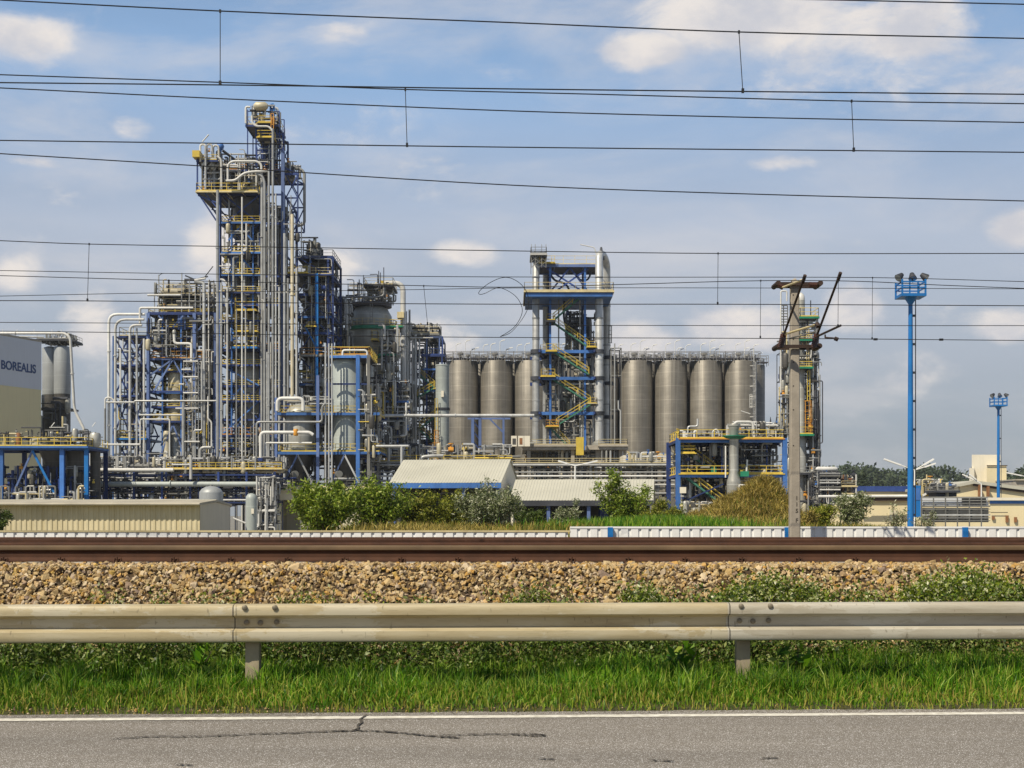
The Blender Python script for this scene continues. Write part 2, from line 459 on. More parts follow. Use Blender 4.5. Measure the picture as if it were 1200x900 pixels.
def tag(o, label=None, cat=None, group=None, kind=None):
    if label: o['label'] = label
    if cat: o['category'] = cat
    if group: o['group'] = group
    if kind: o['kind'] = kind
    return o


class Thing:
    """A top-level Empty with parts. Coordinates are given in photo pixels at this thing's own distance D plus metres of depth."""
    LIMIT = 100

    def __init__(self, name, label, cat, D, px=None, base=-1.5, group=None):
        self.D = D
        self.origin = (X(px if px is not None else 600, D), D, base)
        self.e = bpy.data.objects.new(name, None)
        COL.objects.link(self.e)
        self.e.location = self.origin
        self.e.empty_display_size = 0.5
        tag(self.e, label, cat, group)
        self.items = {}
        self.base = base

    def pt(self, px, py, d=0.0):
        return Vector((X(px, self.D), self.D + d, Z(py, self.D)))

    def s(self, px):
        return px * self.D / F

    def put(self, name, mb, size=1.0, subs=None):
        self.items.setdefault(name, []).append((size, mb, subs or []))

    def col(self, px, y0, y1, d=0, w=3.5, m='blue', name='column'):
        b = MB(m)
        a, c = self.pt(px, y0, d), self.pt(px, y1, d)
        if y1 >= 900:
            c.z = self.base
        w = self.s(w)
        # rolled steel section: two flanges and a web
        z0, z1 = c.z, a.z
        x, y = a.x, a.y
        b.box(x - w / 2, x + w / 2, y - w / 2, y - w / 2 + w * .16, z0, z1)
        b.box(x - w / 2, x + w / 2, y + w / 2 - w * .16, y + w / 2, z0, z1)
        b.box(x - w * .3, x - w * .1, y - w / 2 + w * .16, y + w / 2 - w * .16, z0, z1)
        b.box(x + w * .1, x + w * .3, y - w / 2 + w * .16, y + w / 2 - w * .16, z0, z1)
        self.put(name, b, (z1 - z0) * w)

    def beam(self, a, c, w=3.0, m='blue', name='beam', h=None):
        p, q = self.pt(*a), self.pt(*c)
        b = MB(m).bar(p, q, self.s(w) * 0.7, self.s(h or w))
        self.put(name, b, (q - p).length * w)

    def pipe(self, pts, r=1.5, m='silver', bend=5.0, name='pipe', n=10, flange=0):
        b = MB(m)
        q = [self.pt(*p) for p in pts]
        if any(p[1] >= 900 for p in pts):
            for w, p in zip(q, pts):
                if p[1] >= 900:
                    w.z = self.base
        b.tube(q, self.s(r), n, self.s(bend))
        if flange:
            for a, c in zip(q, q[1:]):
                L_ = (c - a).length
                k = int(L_ / flange)
                for i in range(k):
                    t = (i + 0.5) / k
                    p = a.lerp(c, t)
                    dd = (c - a).normalized() * self.s(0.5)
                    b.tube([p - dd, p + dd], self.s(r) * 1.5, n)
        self.put(name, b, sum((q[i + 1] - q[i]).length for i in range(len(q) - 1)) * r)
        return b

    def vessel(self, px, d, prof, m='vessel', name='vessel', n=28, subs=None):
        x = X(px, self.D)
        pr = [(max(0.01, self.s(r)), self.base if py >= 900 else Z(py, self.D)) for r, py in prof]
        if pr[0][1] > pr[-1][1]:
            pr = pr[::-1]
        b = MB(m).lathe(x, self.D + d, pr, n)
        self.put(name, b, 1e3, subs)

    def box(self, x0, x1, y0, y1, d0, d1, m, name, size=None):
        a, c = self.pt(x0, y1, d0), self.pt(x1, y0, d1)
        if y1 >= 900:
            a.z = self.base
        self.put(name, MB(m).box(a.x, c.x, a.y, c.y, a.z, c.z), size or (c.x - a.x) * (c.z - a.z) * 10)

    def railing_mb(self, p0, p1, h, m, step=1.7, t=0.062):
        b = MB(m)
        p0, p1 = Vector(p0), Vector(p1)
        up = Vector((0, 0, h))
        b.bar(p0 + up, p1 + up, t)
        b.bar(p0 + up * .55, p1 + up * .55, t * .75)
        b.bar(p0 + up * .08, p1 + up * .08, t * .5, t * 2.2)
        n = max(1, int((p1 - p0).length / step))
        for i in range(n + 1):
            q = p0.lerp(p1, i / n)
            b.bar(q, q + up, t)
        return b

    def platform(self, x0, x1, py, d0, d1, rail='yellow', sides='flr', edge='blue', deck='grating', th=None, h=1.15, hp=None):
        a, c = self.pt(x0, py, d0), self.pt(x1, py, d1)
        t = self.s(th or (0.7 if edge in ('yellow', 'orange', 'cream_rail') else 1.9))
        b = MB(deck).box(a.x, c.x, a.y, c.y, a.z - t * .5, a.z)
        subs = []
        e = MB(edge)
        w = 0.12
        e.box(a.x - w, c.x + w, a.y - w, a.y, a.z - t, a.z + 0.05)
        e.box(a.x - w, c.x + w, c.y, c.y + w, a.z - t, a.z + 0.05)
        e.box(a.x - w, a.x, a.y, c.y, a.z - t, a.z + 0.05)
        e.box(c.x, c.x + w, a.y, c.y, a.z - t, a.z + 0.05)
        k = int((c.x - a.x) / 2.0)
        for i in range(1, k):
            xx = a.x + (c.x - a.x) * i / k
            e.box(xx - .06, xx + .06, a.y, c.y, a.z - t, a.z - t * .55)
        subs.append(('edge_beam', e))
        if rail:
            hh = self.s(hp) if hp else h
            r = MB(rail)
            up = 0.05
            z = a.z + up
            for s in sides:
                if s == 'f': g = ((a.x, a.y, z), (c.x, a.y, z))
                elif s == 'b': g = ((a.x, c.y, z), (c.x, c.y, z))
                elif s == 'l': g = ((a.x, a.y, z), (a.x, c.y, z))
                else: g = ((c.x, a.y, z), (c.x, c.y, z))
                q = self.railing_mb(*g, hh, rail)
                r.add(q.v, q.f)
            subs.append(('railing', r))
        self.put('platform', b, (c.x - a.x) * 20, subs)

    def stair(self, a, c, w=1.0, m='stair_green', rail='yellow'):
        p, q = self.pt(*a), self.pt(*c)
        b = MB(m)
        off = Vector((0, w, 0))
        b.bar(p, q, 0.07, 0.2)
        b.bar(p + off, q + off, 0.07, 0.2)
        n = max(3, int(abs(q.z - p.z) / 0.22))
        for i in range(n + 1):
            t = p.lerp(q, i / n)
            b.box(t.x - .13, t.x + .13, t.y, t.y + w, t.z + 0.02, t.z + .06)
        r = MB(rail)
        for o in (Vector((0, 0, 0)), off):
            u = Vector((0, 0, 1.05))
            r.bar(p + o + u, q + o + u, 0.065)
            r.bar(p + o + u * .55, q + o + u * .55, 0.06)
            for i in range(4):
                t = p.lerp(q, i / 3) + o
                r.bar(t, t + u, 0.07)
        self.put('stair', b, 50, [('handrail', r)])

    def ladder(self, px, y0, y1, d, w=4, m='yellow', cage=True):
        b = MB(m)
        a, c = self.pt(px, y0, d), self.pt(px, y1, d)
        hw = self.s(w) / 2
        for sx in (-hw, hw):
            b.bar((a.x + sx, a.y, a.z), (a.x + sx, a.y, c.z), 0.08)
        n = max(2, int((a.z - c.z) / 0.6))
        for i in range(n + 1):
            z = c.z + (a.z - c.z) * i / n
            b.bar((a.x - hw, a.y, z), (a.x + hw, a.y, z), 0.06)
        if cage:
            for i in range(n // 2 + 1):
                z = c.z + (a.z - c.z) * i / max(1, n // 2)
                pts = [(a.x + hw * 1.5 * math.cos(t), a.y - hw * 1.6 * math.sin(t), z) for t in [math.pi * k / 6 for k in range(7)]]
                for g, g2 in zip(pts, pts[1:]):
                    b.bar(g, g2, 0.06)
            for t in (0.5, 1.57, 2.6):
                xx, yy = a.x + hw * 1.5 * math.cos(t), a.y - hw * 1.6 * math.sin(t)
                b.bar((xx, yy, c.z), (xx, yy, a.z), 0.05)
        self.put('ladder', b, 30)

    def frame(self, xs, levels, depth, cw=3.2, bw=2.6, m='blue', back='navy', brace=0.5, seed=1, bottom=900, front_brace=True, beam_m=None):
        cw, bw = cw * .82, bw * .8
        """xs: column pixels; levels: rows top to bottom; two frames in depth."""
        rr = random.Random(seed)
        top = min(levels)
        for k, d in enumerate((0, depth)):
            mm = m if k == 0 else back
            for x in xs:
                self.col(x, top, bottom, d, cw, mm)
            for y in levels:
                for x0, x1 in zip(xs, xs[1:]):
                    self.beam((x0, y, d), (x1, y, d), bw, (beam_m or mm) if k == 0 else mm)
            ly = sorted(levels) + ([590] if bottom >= 900 else [])
            for y0, y1 in zip(ly, ly[1:]):
                for x0, x1 in zip(xs, xs[1:]):
                    if rr.random() < (brace if k else brace * 0.7):
                        if k == 0 and not front_brace:
                            continue
                        t = rr.random()
                        if t < 0.45:
                            xm = (x0 + x1) / 2
                            self.beam((x0, y1, d), (xm, y0, d), bw * .55, mm, 'brace')
                            self.beam((xm, y0, d), (x1, y1, d), bw * .55, mm, 'brace')
                        elif t < 0.75:
                            self.beam((x0, y0, d), (x1, y1, d), bw * .55, mm, 'brace')
                            self.beam((x0, y1, d), (x1, y0, d), bw * .55, mm, 'brace')
                        elif rr.random() < .5:
                            self.beam((x0, y0, d), (x1, y1, d), bw * .55, mm, 'brace')
                        else:
                            self.beam((x0, y1, d), (x1, y0, d), bw * .55, mm, 'brace')
        for y in levels:
            for x in xs:
                self.beam((x, y, 0), (x, y, depth), bw, back)

    def clutter(self, x0, x1, y0, y1, d0, d1, n, seed=1, mats=None, vert=0.42, rmax=1.3):
        rr = random.Random(seed)
        mats = mats or ['silver'] * 4 + ['white'] * 2 + ['grey'] * 3 + ['dark'] * 3 + ['beige']
        for i in range(int(n * 1.7)):
            m = rr.choice(mats)
            x, y, d = rr.uniform(x0, x1), rr.uniform(y0, y1), rr.uniform(d0, d1)
            t = rr.random()
            r = rr.uniform(0.45, rmax) if rr.random() < .8 else rr.uniform(1.0, rmax * 1.5)
            if t < vert:
                l = rr.uniform(12, 60)
                ya, yb = max(y0, y - l / 2), min(y1, y + l / 2)
                pts = [(x, ya, d), (x, yb, d)]
                if rr.random() < .5:
                    xo = min(x1, max(x0, x + rr.uniform(-14, 14)))
                    pts = [(xo, ya, d)] + pts if rr.random() < .5 else pts + [(xo, yb, d)]
                if rr.random() < .25:
                    pts = pts + [(pts[-1][0], pts[-1][1], min(d1, pts[-1][2] + rr.uniform(1, 4)))]
                self.pipe(pts, r, m, 3, n=7, flange=3.0 if rr.random() < .4 else 0)
            elif t < vert + .26:
                l = rr.uniform(8, 40)
                xa, xb = max(x0, x - l / 2), min(x1, x + l / 2)
                pts = [(xa, y, d), (xb, y, d)]
                if rr.random() < .5:
                    pts.append((xb, min(y1, max(y0, y + rr.uniform(-12, 12))), d))
                self.pipe(pts, r, m, 3, n=7, flange=3.0 if rr.random() < .3 else 0)
            elif t < vert + .33:
                hh = rr.uniform(7, 16); q = rr.uniform(1.6, 3.6)
                ya = max(y0, y - hh / 2)
                self.vessel(x, d, [(q * .4, ya - q * .35), (q * .85, ya), (q, ya + q * .4), (q, ya + hh), (q * .8, ya + hh + q * .4), (q * .3, ya + hh + q * .7)],
                            rr.choice(['vessel', 'vessel_dark', 'vessel', 'vessel_cream']), 'drum', 14)
            elif t < vert + .40:
                w, hh = rr.uniform(2, 7), rr.uniform(2, 6)
                self.box(x, min(x1, x + w), y, y + hh, d, d + rr.uniform(.5, 1.5), rr.choice(['dark', 'grey', 'navy', 'vessel_dark', 'beige']), 'equipment_box')
            elif t < vert + .47:
                w = rr.uniform(10, 30)
                self.box(max(x0, x - w / 2), min(x1, x + w / 2), y, y + 1.0, d, d + .6, rr.choice(['grey', 'dark', 'silver']), 'cable_tray')
            else:
                p = self.pt(x, y, d)
                q = self.s(r)
                b = MB(m).tube([p - Vector((q * 1.6, 0, 0)), p + Vector((q * 1.6, 0, 0))], q * 1.5, 7)
                b.tube([p, p + Vector((0, 0, q * 3.4))], q * .6, 6)
                b.tube([p + Vector((0, 0, q * 3.4)), p + Vector((0, 0, q * 4.0))], q * 1.7, 8)
                b.m = rr.choice([m, m, 'orange', 'yellow', 'blue', 'dark'])
                self.put('valve', b, 0.1)

    def finish(self):
        for name, lst in self.items.items():
            lst.sort(key=lambda t: -t[0])
            for size, mb, subs in lst[:self.LIMIT]:
                o = make_obj(name, mb, self.origin, self.e)
                for sn, sb in subs:
                    make_obj(sn, sb, self.origin, o)
            rest = lst[self.LIMIT:]
            if rest:
                mbs = []
                for size, mb, subs in rest:
                    mbs.append(mb)
                    mbs += [sb for _, sb in subs]
                make_obj(name, mbs, self.origin, self.e, 'stuff')
        return self.e


def dup(root, loc, label=None, group=None):
    def cp(o, parent):
        c = o.copy()
        COL.objects.link(c)
        c.parent = parent
        for ch in o.children:
            cp(ch, c)
        return c
    r = cp(root, None)
    r.location = loc
    if label: r['label'] = label
    if group: r['group'] = group
    return r


def text_mesh(body, size, depth, m, matrix):
    cu = bpy.data.curves.new('lettering', 'FONT')
    cu.body = body; cu.size = size; cu.extrude = depth; cu.align_x = 'CENTER'; cu.align_y = 'CENTER'
    cu.offset = size * 0.018
    o = bpy.data.objects.new('lettering_source', cu)
    COL.objects.link(o)
    dg = bpy.context.evaluated_depsgraph_get()
    me = bpy.data.meshes.new_from_object(o.evaluated_get(dg))
    bpy.data.objects.remove(o)
    b = MB(m)
    b.add([matrix @ v.co for v in me.vertices], [tuple(p.vertices) for p in me.polygons])
    bpy.data.meshes.remove(me)
    return b


# ------------------------------------------------------------------ world, sun, camera
SUN_AZ, SUN_EL = R(221), R(50)        # azimuth clockwise from +Y: behind the camera, to its left


def build_light():
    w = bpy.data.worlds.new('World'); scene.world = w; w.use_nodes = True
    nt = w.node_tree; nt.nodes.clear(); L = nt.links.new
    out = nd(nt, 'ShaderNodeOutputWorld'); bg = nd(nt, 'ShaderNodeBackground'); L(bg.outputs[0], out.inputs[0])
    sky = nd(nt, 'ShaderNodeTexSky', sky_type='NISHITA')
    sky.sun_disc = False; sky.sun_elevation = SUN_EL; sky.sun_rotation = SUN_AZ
    sky.altitude = 150; sky.air_density = 1.0; sky.dust_density = 0.8; sky.ozone_density = 3.0
    tc = nd(nt, 'ShaderNodeTexCoord')
    nrm = nd(nt, 'ShaderNodeVectorMath', operation='NORMALIZE'); L(tc.outputs['Generated'], nrm.inputs[0])
    d = nrm.outputs[0]

    def rng(v, a, b, c=0.0, e=1.0, smooth=True):
        n = nd(nt, 'ShaderNodeMapRange')
        if smooth: n.interpolation_type = 'SMOOTHSTEP'
        L(v, n.inputs[0])
        for i, q in enumerate((a, b, c, e)): n.inputs[i + 1].default_value = q
        return n.outputs[0]

    def noise(scale3, detail, rough, off=(0, 0, 0), dist=0.0):
        mp = nd(nt, 'ShaderNodeMapping'); mp.inputs['Scale'].default_value = scale3; mp.inputs['Location'].default_value = off
        L(d, mp.inputs[0])
        n = nd(nt, 'ShaderNodeTexNoise'); n.inputs['Scale'].default_value = 1; n.inputs['Detail'].default_value = detail
        n.inputs['Roughness'].default_value = rough; n.inputs['Distortion'].default_value = dist
        L(mp.outputs[0], n.inputs['Vector'])
        return n.outputs['Fac']

    def math_(op, a, b):
        n = nd(nt, 'ShaderNodeMath', operation=op)
        for i, q in enumerate((a, b)):
            if isinstance(q, float): n.inputs[i].default_value = q
            else: L(q, n.inputs[i])
        return n.outputs[0]

    def mix(f, a, b):
        n = nd(nt, 'ShaderNodeMix', data_type='RGBA')
        if isinstance(f, float): n.inputs[0].default_value = f
        else: L(f, n.inputs[0])
        for s, v in ((6, a), (7, b)):
            if isinstance(v, tuple): n.inputs[s].default_value = (*v, 1)
            else: L(v, n.inputs[s])
        return n.outputs[2]

    def blob(px, py, rx, ry):
        v = P(px, py, 1000) - Vector((0, 0, H)); ln = v.length; v.normalize()
        s = nd(nt, 'ShaderNodeVectorMath', operation='SUBTRACT'); L(d, s.inputs[0]); s.inputs[1].default_value = v
        m = nd(nt, 'ShaderNodeVectorMath', operation='MULTIPLY'); L(s.outputs[0], m.inputs[0])
        k = F * ln / 1000 / 1.0
        m.inputs[1].default_value = (k / rx, k / rx, k / ry)
        l = nd(nt, 'ShaderNodeVectorMath', operation='LENGTH'); L(m.outputs[0], l.inputs[0])
        return rng(l.outputs['Value'], 0.0, 1.3, 1.0, 0.0)

    sep = nd(nt, 'ShaderNodeSeparateXYZ'); L(d, sep.inputs[0])
    # high thin veil, thicker towards the horizon
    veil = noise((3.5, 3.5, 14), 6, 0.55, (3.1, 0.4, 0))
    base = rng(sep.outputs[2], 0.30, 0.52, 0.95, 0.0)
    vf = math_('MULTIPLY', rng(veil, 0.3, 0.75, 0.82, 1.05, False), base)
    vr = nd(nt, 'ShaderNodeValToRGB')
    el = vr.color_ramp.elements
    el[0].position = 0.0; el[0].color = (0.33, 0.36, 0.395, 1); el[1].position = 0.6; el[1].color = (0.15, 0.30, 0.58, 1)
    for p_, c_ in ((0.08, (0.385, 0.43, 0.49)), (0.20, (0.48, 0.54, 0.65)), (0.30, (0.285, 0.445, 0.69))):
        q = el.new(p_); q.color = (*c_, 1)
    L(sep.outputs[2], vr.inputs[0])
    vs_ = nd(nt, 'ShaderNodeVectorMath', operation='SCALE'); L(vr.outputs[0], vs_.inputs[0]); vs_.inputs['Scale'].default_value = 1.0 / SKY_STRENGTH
    # cumulus: billowy noise, more where real clouds stand
    cum = noise((13, 13, 24), 10, 0.6, (0.7, 1.9, 0.35), 0.25)
    blobs = None
    for q in CLOUDS:
        b = math_('MULTIPLY', blob(*q[:4]), q[4] * (1.2 if q[1] < 200 else 1.45))
        blobs = b if blobs is None else math_('MAXIMUM', blobs, b)
    cover = math_('ADD', math_('SUBTRACT', cum, 0.30), blobs)
    cf = math_('MULTIPLY', rng(cover, 0.29, 0.58), 0.92)
    grey = noise((16, 16, 30), 7, 0.6, (5, 2, 1))
    ccol = mix(rng(grey, 0.35, 0.7), CLOUD_LIT, CLOUD_GREY)
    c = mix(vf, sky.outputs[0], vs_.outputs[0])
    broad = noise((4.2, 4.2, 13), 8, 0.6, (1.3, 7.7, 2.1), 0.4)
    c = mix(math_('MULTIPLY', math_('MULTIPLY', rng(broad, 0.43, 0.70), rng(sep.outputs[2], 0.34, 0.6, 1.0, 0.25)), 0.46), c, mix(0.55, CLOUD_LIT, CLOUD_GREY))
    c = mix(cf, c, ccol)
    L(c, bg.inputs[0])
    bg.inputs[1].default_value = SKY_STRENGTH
    sd = Vector((math.sin(SUN_AZ) * math.cos(SUN_EL), math.cos(SUN_AZ) * math.cos(SUN_EL), math.sin(SUN_EL)))
    li = bpy.data.lights.new('sun', 'SUN'); li.energy = SUN_POWER; li.angle = R(0.53); li.color = (1.0, 0.90, 0.73)
    o = bpy.data.objects.new('sun', li); COL.objects.link(o)
    o.rotation_euler = sd.to_track_quat('Z', 'Y').to_euler(); o.location = (-40, -40, 80)
    cam = bpy.data.cameras.new('camera'); co = bpy.data.objects.new('camera', cam); COL.objects.link(co)
    co.location = (0, 0, H); co.rotation_euler = (R(90), 0, 0)
    cam.sensor_width = 36; cam.lens = 36 * F / 1200; cam.shift_y = (HY - 450) / 1200; cam.clip_end = 20000; cam.clip_start = 0.1
    scene.camera = co
    scene.view_settings.view_transform = 'Standard'; scene.view_settings.look = 'None'
    scene.view_settings.exposure = EXPOSURE; scene.view_settings.gamma = 1
    scene.cycles.max_bounces = 6; scene.cycles.diffuse_bounces = 3; scene.cycles.glossy_bounces = 3
    scene.cycles.transparent_max_bounces = 4; scene.cycles.transmission_bounces = 2


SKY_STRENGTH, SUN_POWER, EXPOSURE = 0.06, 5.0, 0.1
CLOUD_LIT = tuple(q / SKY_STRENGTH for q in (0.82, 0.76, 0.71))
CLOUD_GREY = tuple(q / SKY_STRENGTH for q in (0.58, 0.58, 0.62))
CLOUDS = [(870, 15, 175, 62, 0.48), (760, 55, 75, 30, 0.42), (1030, 40, 190, 50, 0.34), (1000, 90, 260, 50, 0.2), (35, 45, 90, 34, 0.28), (395, 35, 60, 20, 0.22), (155, 150, 40, 22, 0.24),
          (40, 190, 45, 10, 0.24), (910, 190, 60, 16, 0.26), (1195, 270, 50, 30, 0.34), (550, 297, 55, 26, 0.34), (250, 290, 60, 50, 0.30), (20, 325, 40, 30, 0.24),
          (390, 310, 50, 30, 0.28), (1000, 355, 45, 40, 0.32), (1175, 385, 50, 28, 0.34), (860, 385, 90, 40, 0.30), (750, 400, 70, 40, 0.28), (110, 390, 50, 60, 0.24), (1090, 440, 90, 40, 0.16), (500, 400, 90, 40, 0.22)]

def build_haze():
    b = MB(None).box(-420, 620, -70, 1000, -3.5, 75)
    me = bpy.data.meshes.new('haze'); me.from_pydata(b.v, [], b.f)
    m = bpy.data.materials.new('thin_air_haze'); m.use_nodes = True
    nt = m.node_tree; nt.nodes.clear()
    o_ = nd(nt, 'ShaderNodeOutputMaterial'); v = nd(nt, 'ShaderNodeVolumePrincipled')
    v.inputs['Color'].default_value = (0.80, 0.87, 0.95, 1); v.inputs['Density'].default_value = HAZE; v.inputs['Anisotropy'].default_value = 0.2
    nt.links.new(v.outputs[0], o_.inputs['Volume'])
    me.materials.append(m)
    o = link_mesh('haze', me); o['kind'] = 'stuff'
    scene.cycles.volume_bounces = 0


HAZE = 0.00013
A = 0.045                                # the road and its guard rail run very slightly away to the right


# ------------------------------------------------------------------ ground
def sstep(a, b, t):
    t = np.clip((t - a) / (b - a), 0, 1)
    return t * t * (3 - 2 * t)


def ground_z(x, y):
    x = np.asarray(x, float); y = np.asarray(y, float)
    yy = y - A * x * (1 - sstep(11.5, 12.6, y))
    z = -0.05 + 0.07 * sstep(9.9, 10.5, yy) + 0.05 * sstep(10.5, 12.2, yy)
    z = z + 0.85 * np.clip((y - 12.45) / 1.15, 0, 1)
    z = z - 0.90 * np.clip((y - 21.2) / 1.8, 0, 1)
    hill = sstep(38, 52, y) * (1 - sstep(66, 84, y))
    win = sstep(-11, -6, x) * (1 - sstep(12.5, 19, x))
    z = z + hill * (0.2 + 0.55 * win) - 1.5 * sstep(64, 86, y)
    z = z + hill * 0.12 * np.sin(x * 0.7) * np.sin(y * .4 + 1)
    # dry mound of cut hay and earth
    for px, hh, rx, ry, yy_ in ((894, 1.25, 1.15, 2.2, 68), (872, 0.95, 2.2, 2.8, 67.5), (838, 0.55, 2.0, 2.4, 66), (912, 0.5, 1.2, 2.4, 67)):
        g = np.exp(-(((x - X(px, 68)) / rx) ** 2 + ((y - yy_) / ry) ** 2) * 0.9)
        z = z + hh * g * (1 + .16 * np.sin(x * 3.1 + px) * np.cos(y * 2.3))
    return z


def build_ground():
    ys = np.concatenate([np.linspace(-60, 8, 8), np.linspace(9.5, 14, 37), np.linspace(14.5, 24, 30), np.linspace(25, 38, 12), np.linspace(39, 90, 90), np.linspace(95, 300, 14), np.array([500, 1000, 2500, 6000])])
    xs = np.concatenate([np.array([-5000, -1500, -500, -200, -100]), np.linspace(-60, -30, 10), np.linspace(-28, 30, 120), np.linspace(32, 70, 12), np.array([100, 200, 500, 1500, 5000])])
    XX, YY = np.meshgrid(xs, ys)
    ZZ = ground_z(XX, YY)
    V = np.stack([XX, YY, ZZ], -1).reshape(-1, 3)
    nx, ny = len(xs), len(ys)
    i, j = np.meshgrid(np.arange(nx - 1), np.arange(ny - 1))
    a = (j * nx + i).ravel()
    Fc = np.stack([a, a + 1, a + 1 + nx, a + nx], -1)
    o = np_obj('ground', V, Fc, 'ground', smooth=True)
    tag(o, kind='structure')
    me = o.data
    me.materials.append(M['verge_soil']); me.materials.append(M['yard']); me.materials.append(M['soil'])
    cen = V[Fc].mean(1)
    mi = np.where(cen[:, 1] < 12.3, 1, np.where(cen[:, 1] < 37, 3, np.where(cen[:, 1] > 88, 2, 0))).astype(np.int32)
    me.polygons.foreach_set('material_index', mi)

    # road with its painted edge line and cracks
    def strip(name, m, y0, y1, z, x0=-60, x1=60, n=60, parent=None, jit=0.0, seed=1):
        rr = np.random.default_rng(seed)
        x = np.linspace(x0, x1, n)
        ya = y0 + A * x; yb = y1 + A * x + (rr.normal(0, jit, n) if jit else 0)
        V = np.concatenate([np.stack([x, ya, np.full(n, z)], -1), np.stack([x, yb, np.full(n, z)], -1)])
        k = np.arange(n - 1)
        return np_obj(name, V, np.stack([k, k + 1, k + 1 + n, k + n], -1), m, parent)
    road = strip('road', 'asphalt', -9, 10.16, 0.0, n=600, jit=0.018); tag(road, kind='structure')
    ln = strip('edge_line', 'line', 9.83, 9.955, 0.004, n=500, parent=road, jit=0.002)
    # cracks: thin dark filled ribbons in the asphalt, traced at their place
    def crack(pts, w, name='crack'):
        q = []
        rr = random.Random(3)
        for (a, b), (c, e) in zip(pts, pts[1:]):
            n = max(2, int(math.hypot(c - a, e - b) / 3))
            for i in range(n):
                t = i / n
                q.append((a + (c - a) * t + rr.uniform(-1, 1), b + (e - b) * t + rr.uniform(-.5, .5)))
        q.append(pts[-1])
        vs, fs = [], []
        for i, (px, py) in enumerate(q):
            D = H * F / (py - HY)
            ww = w * rr.uniform(.4, 1.3) * (0.25 if i in (0, len(q) - 1) else 1)
            dx, dy = (1, 0)
            j0, j1 = max(0, i - 1), min(len(q) - 1, i + 1)
            D0, D1 = H * F / (q[j0][1] - HY), H * F / (q[j1][1] - HY)
            t = Vector((X(q[j1][0], D1) - X(q[j0][0], D0), D1 - D0)).normalized()
            nx, ny = -t.y, t.x
            x = X(px, D)
            vs += [(x + nx * ww, D + ny * ww, 0.009), (x - nx * ww, D - ny * ww, 0.009)]
            if i: fs.append((2 * i - 2, 2 * i - 1, 2 * i + 1, 2 * i))
        make_obj(name, MB('crack').add(vs, fs), parent=road)
    crack([(431, 837.5), (427, 841), (422, 844), (423, 848), (419, 851), (420, 854), (415, 857.5)], 0.009)
    crack([(300, 861), (340, 860), (380, 858), (418, 857), (450, 858), (480, 861), (510, 864), (540, 866)], 0.017)
    crack([(515, 863), (560, 861.5), (610, 861), (640, 863)], 0.014)
    crack([(130, 867), (180, 864), (240, 864), (300, 861)], 0.014)
    crack([(600, 862), (640, 864)], 0.012)
    for a in ((620, 861, 640, 863), (760, 892, 790, 893), (630, 890, 650, 891), (672, 891, 680, 892), (890, 890, 912, 889), (205, 897, 225, 898)):
        crack([a[:2], a[2:]], 0.014)


# ------------------------------------------------------------------ vegetation helpers
def leaf_quads(pts, size, asp, rg, up=0.3, jit=0.45):
    n = len(pts)
    a = rg.normal(size=(n, 3)); a[:, 2] += up; a /= np.linalg.norm(a, axis=1)[:, None]
    b = np.cross(a, rg.normal(size=(n, 3))); b /= np.linalg.norm(b, axis=1)[:, None] + 1e-9
    l = size * (1 + rg.uniform(-jit, jit, n))[:, None]
    w = l * asp
    V = np.stack([pts, pts + a * l * .5 + b * w * .5, pts + a * l, pts + a * l * .5 - b * w * .5], 1).reshape(-1, 3)
    k = np.arange(n)[:, None] * 4
    return V, k + np.array([[0, 1, 2, 3]])


def grass_blades(x, y, z, h, w, rg, lean=0.35):
    n = len(x)
    ang = rg.uniform(0, 2 * np.pi, n)
    ln = np.abs(rg.normal(0, lean, n)) * h
    dx, dy = np.cos(ang) * ln, np.sin(ang) * ln
    s = rg.uniform(0, 2 * np.pi, n)
    sx, sy = np.cos(s) * w, np.sin(s) * w
    V = np.empty((n, 5, 3))
    V[:, 0] = np.stack([x - sx, y - sy, z], -1); V[:, 1] = np.stack([x + sx, y + sy, z], -1)
    mx, my, mz = x + dx * .35, y + dy * .35, z + h * .6
    V[:, 2] = np.stack([mx + sx * .7, my + sy * .7, mz], -1); V[:, 3] = np.stack([mx - sx * .7, my - sy * .7, mz], -1)
    V[:, 4] = np.stack([x + dx, y + dy, z + h * (1 - .15 * np.clip(ln / np.maximum(h, 1e-4), 0, 2))], -1)
    k = np.arange(n) * 5
    F1 = np.stack([k, k + 1, k + 2, k + 3], -1)
    F2 = np.stack([k + 3, k + 2, k + 4, k + 4], -1)
    return V.reshape(-1, 3), F1, np.stack([k + 3, k + 2, k + 4], -1)


def blades_obj(name, x, y, z, h, w, rg, m, lean=0.35, parent=None):
    V, F1, F3 = grass_blades(x, y, z, h, w, rg, lean)
    # triangles only: the lower quad as two
    T = np.concatenate([F1[:, [0, 1, 2]], F1[:, [0, 2, 3]], F3])
    return np_obj(name, V, T, m, parent)


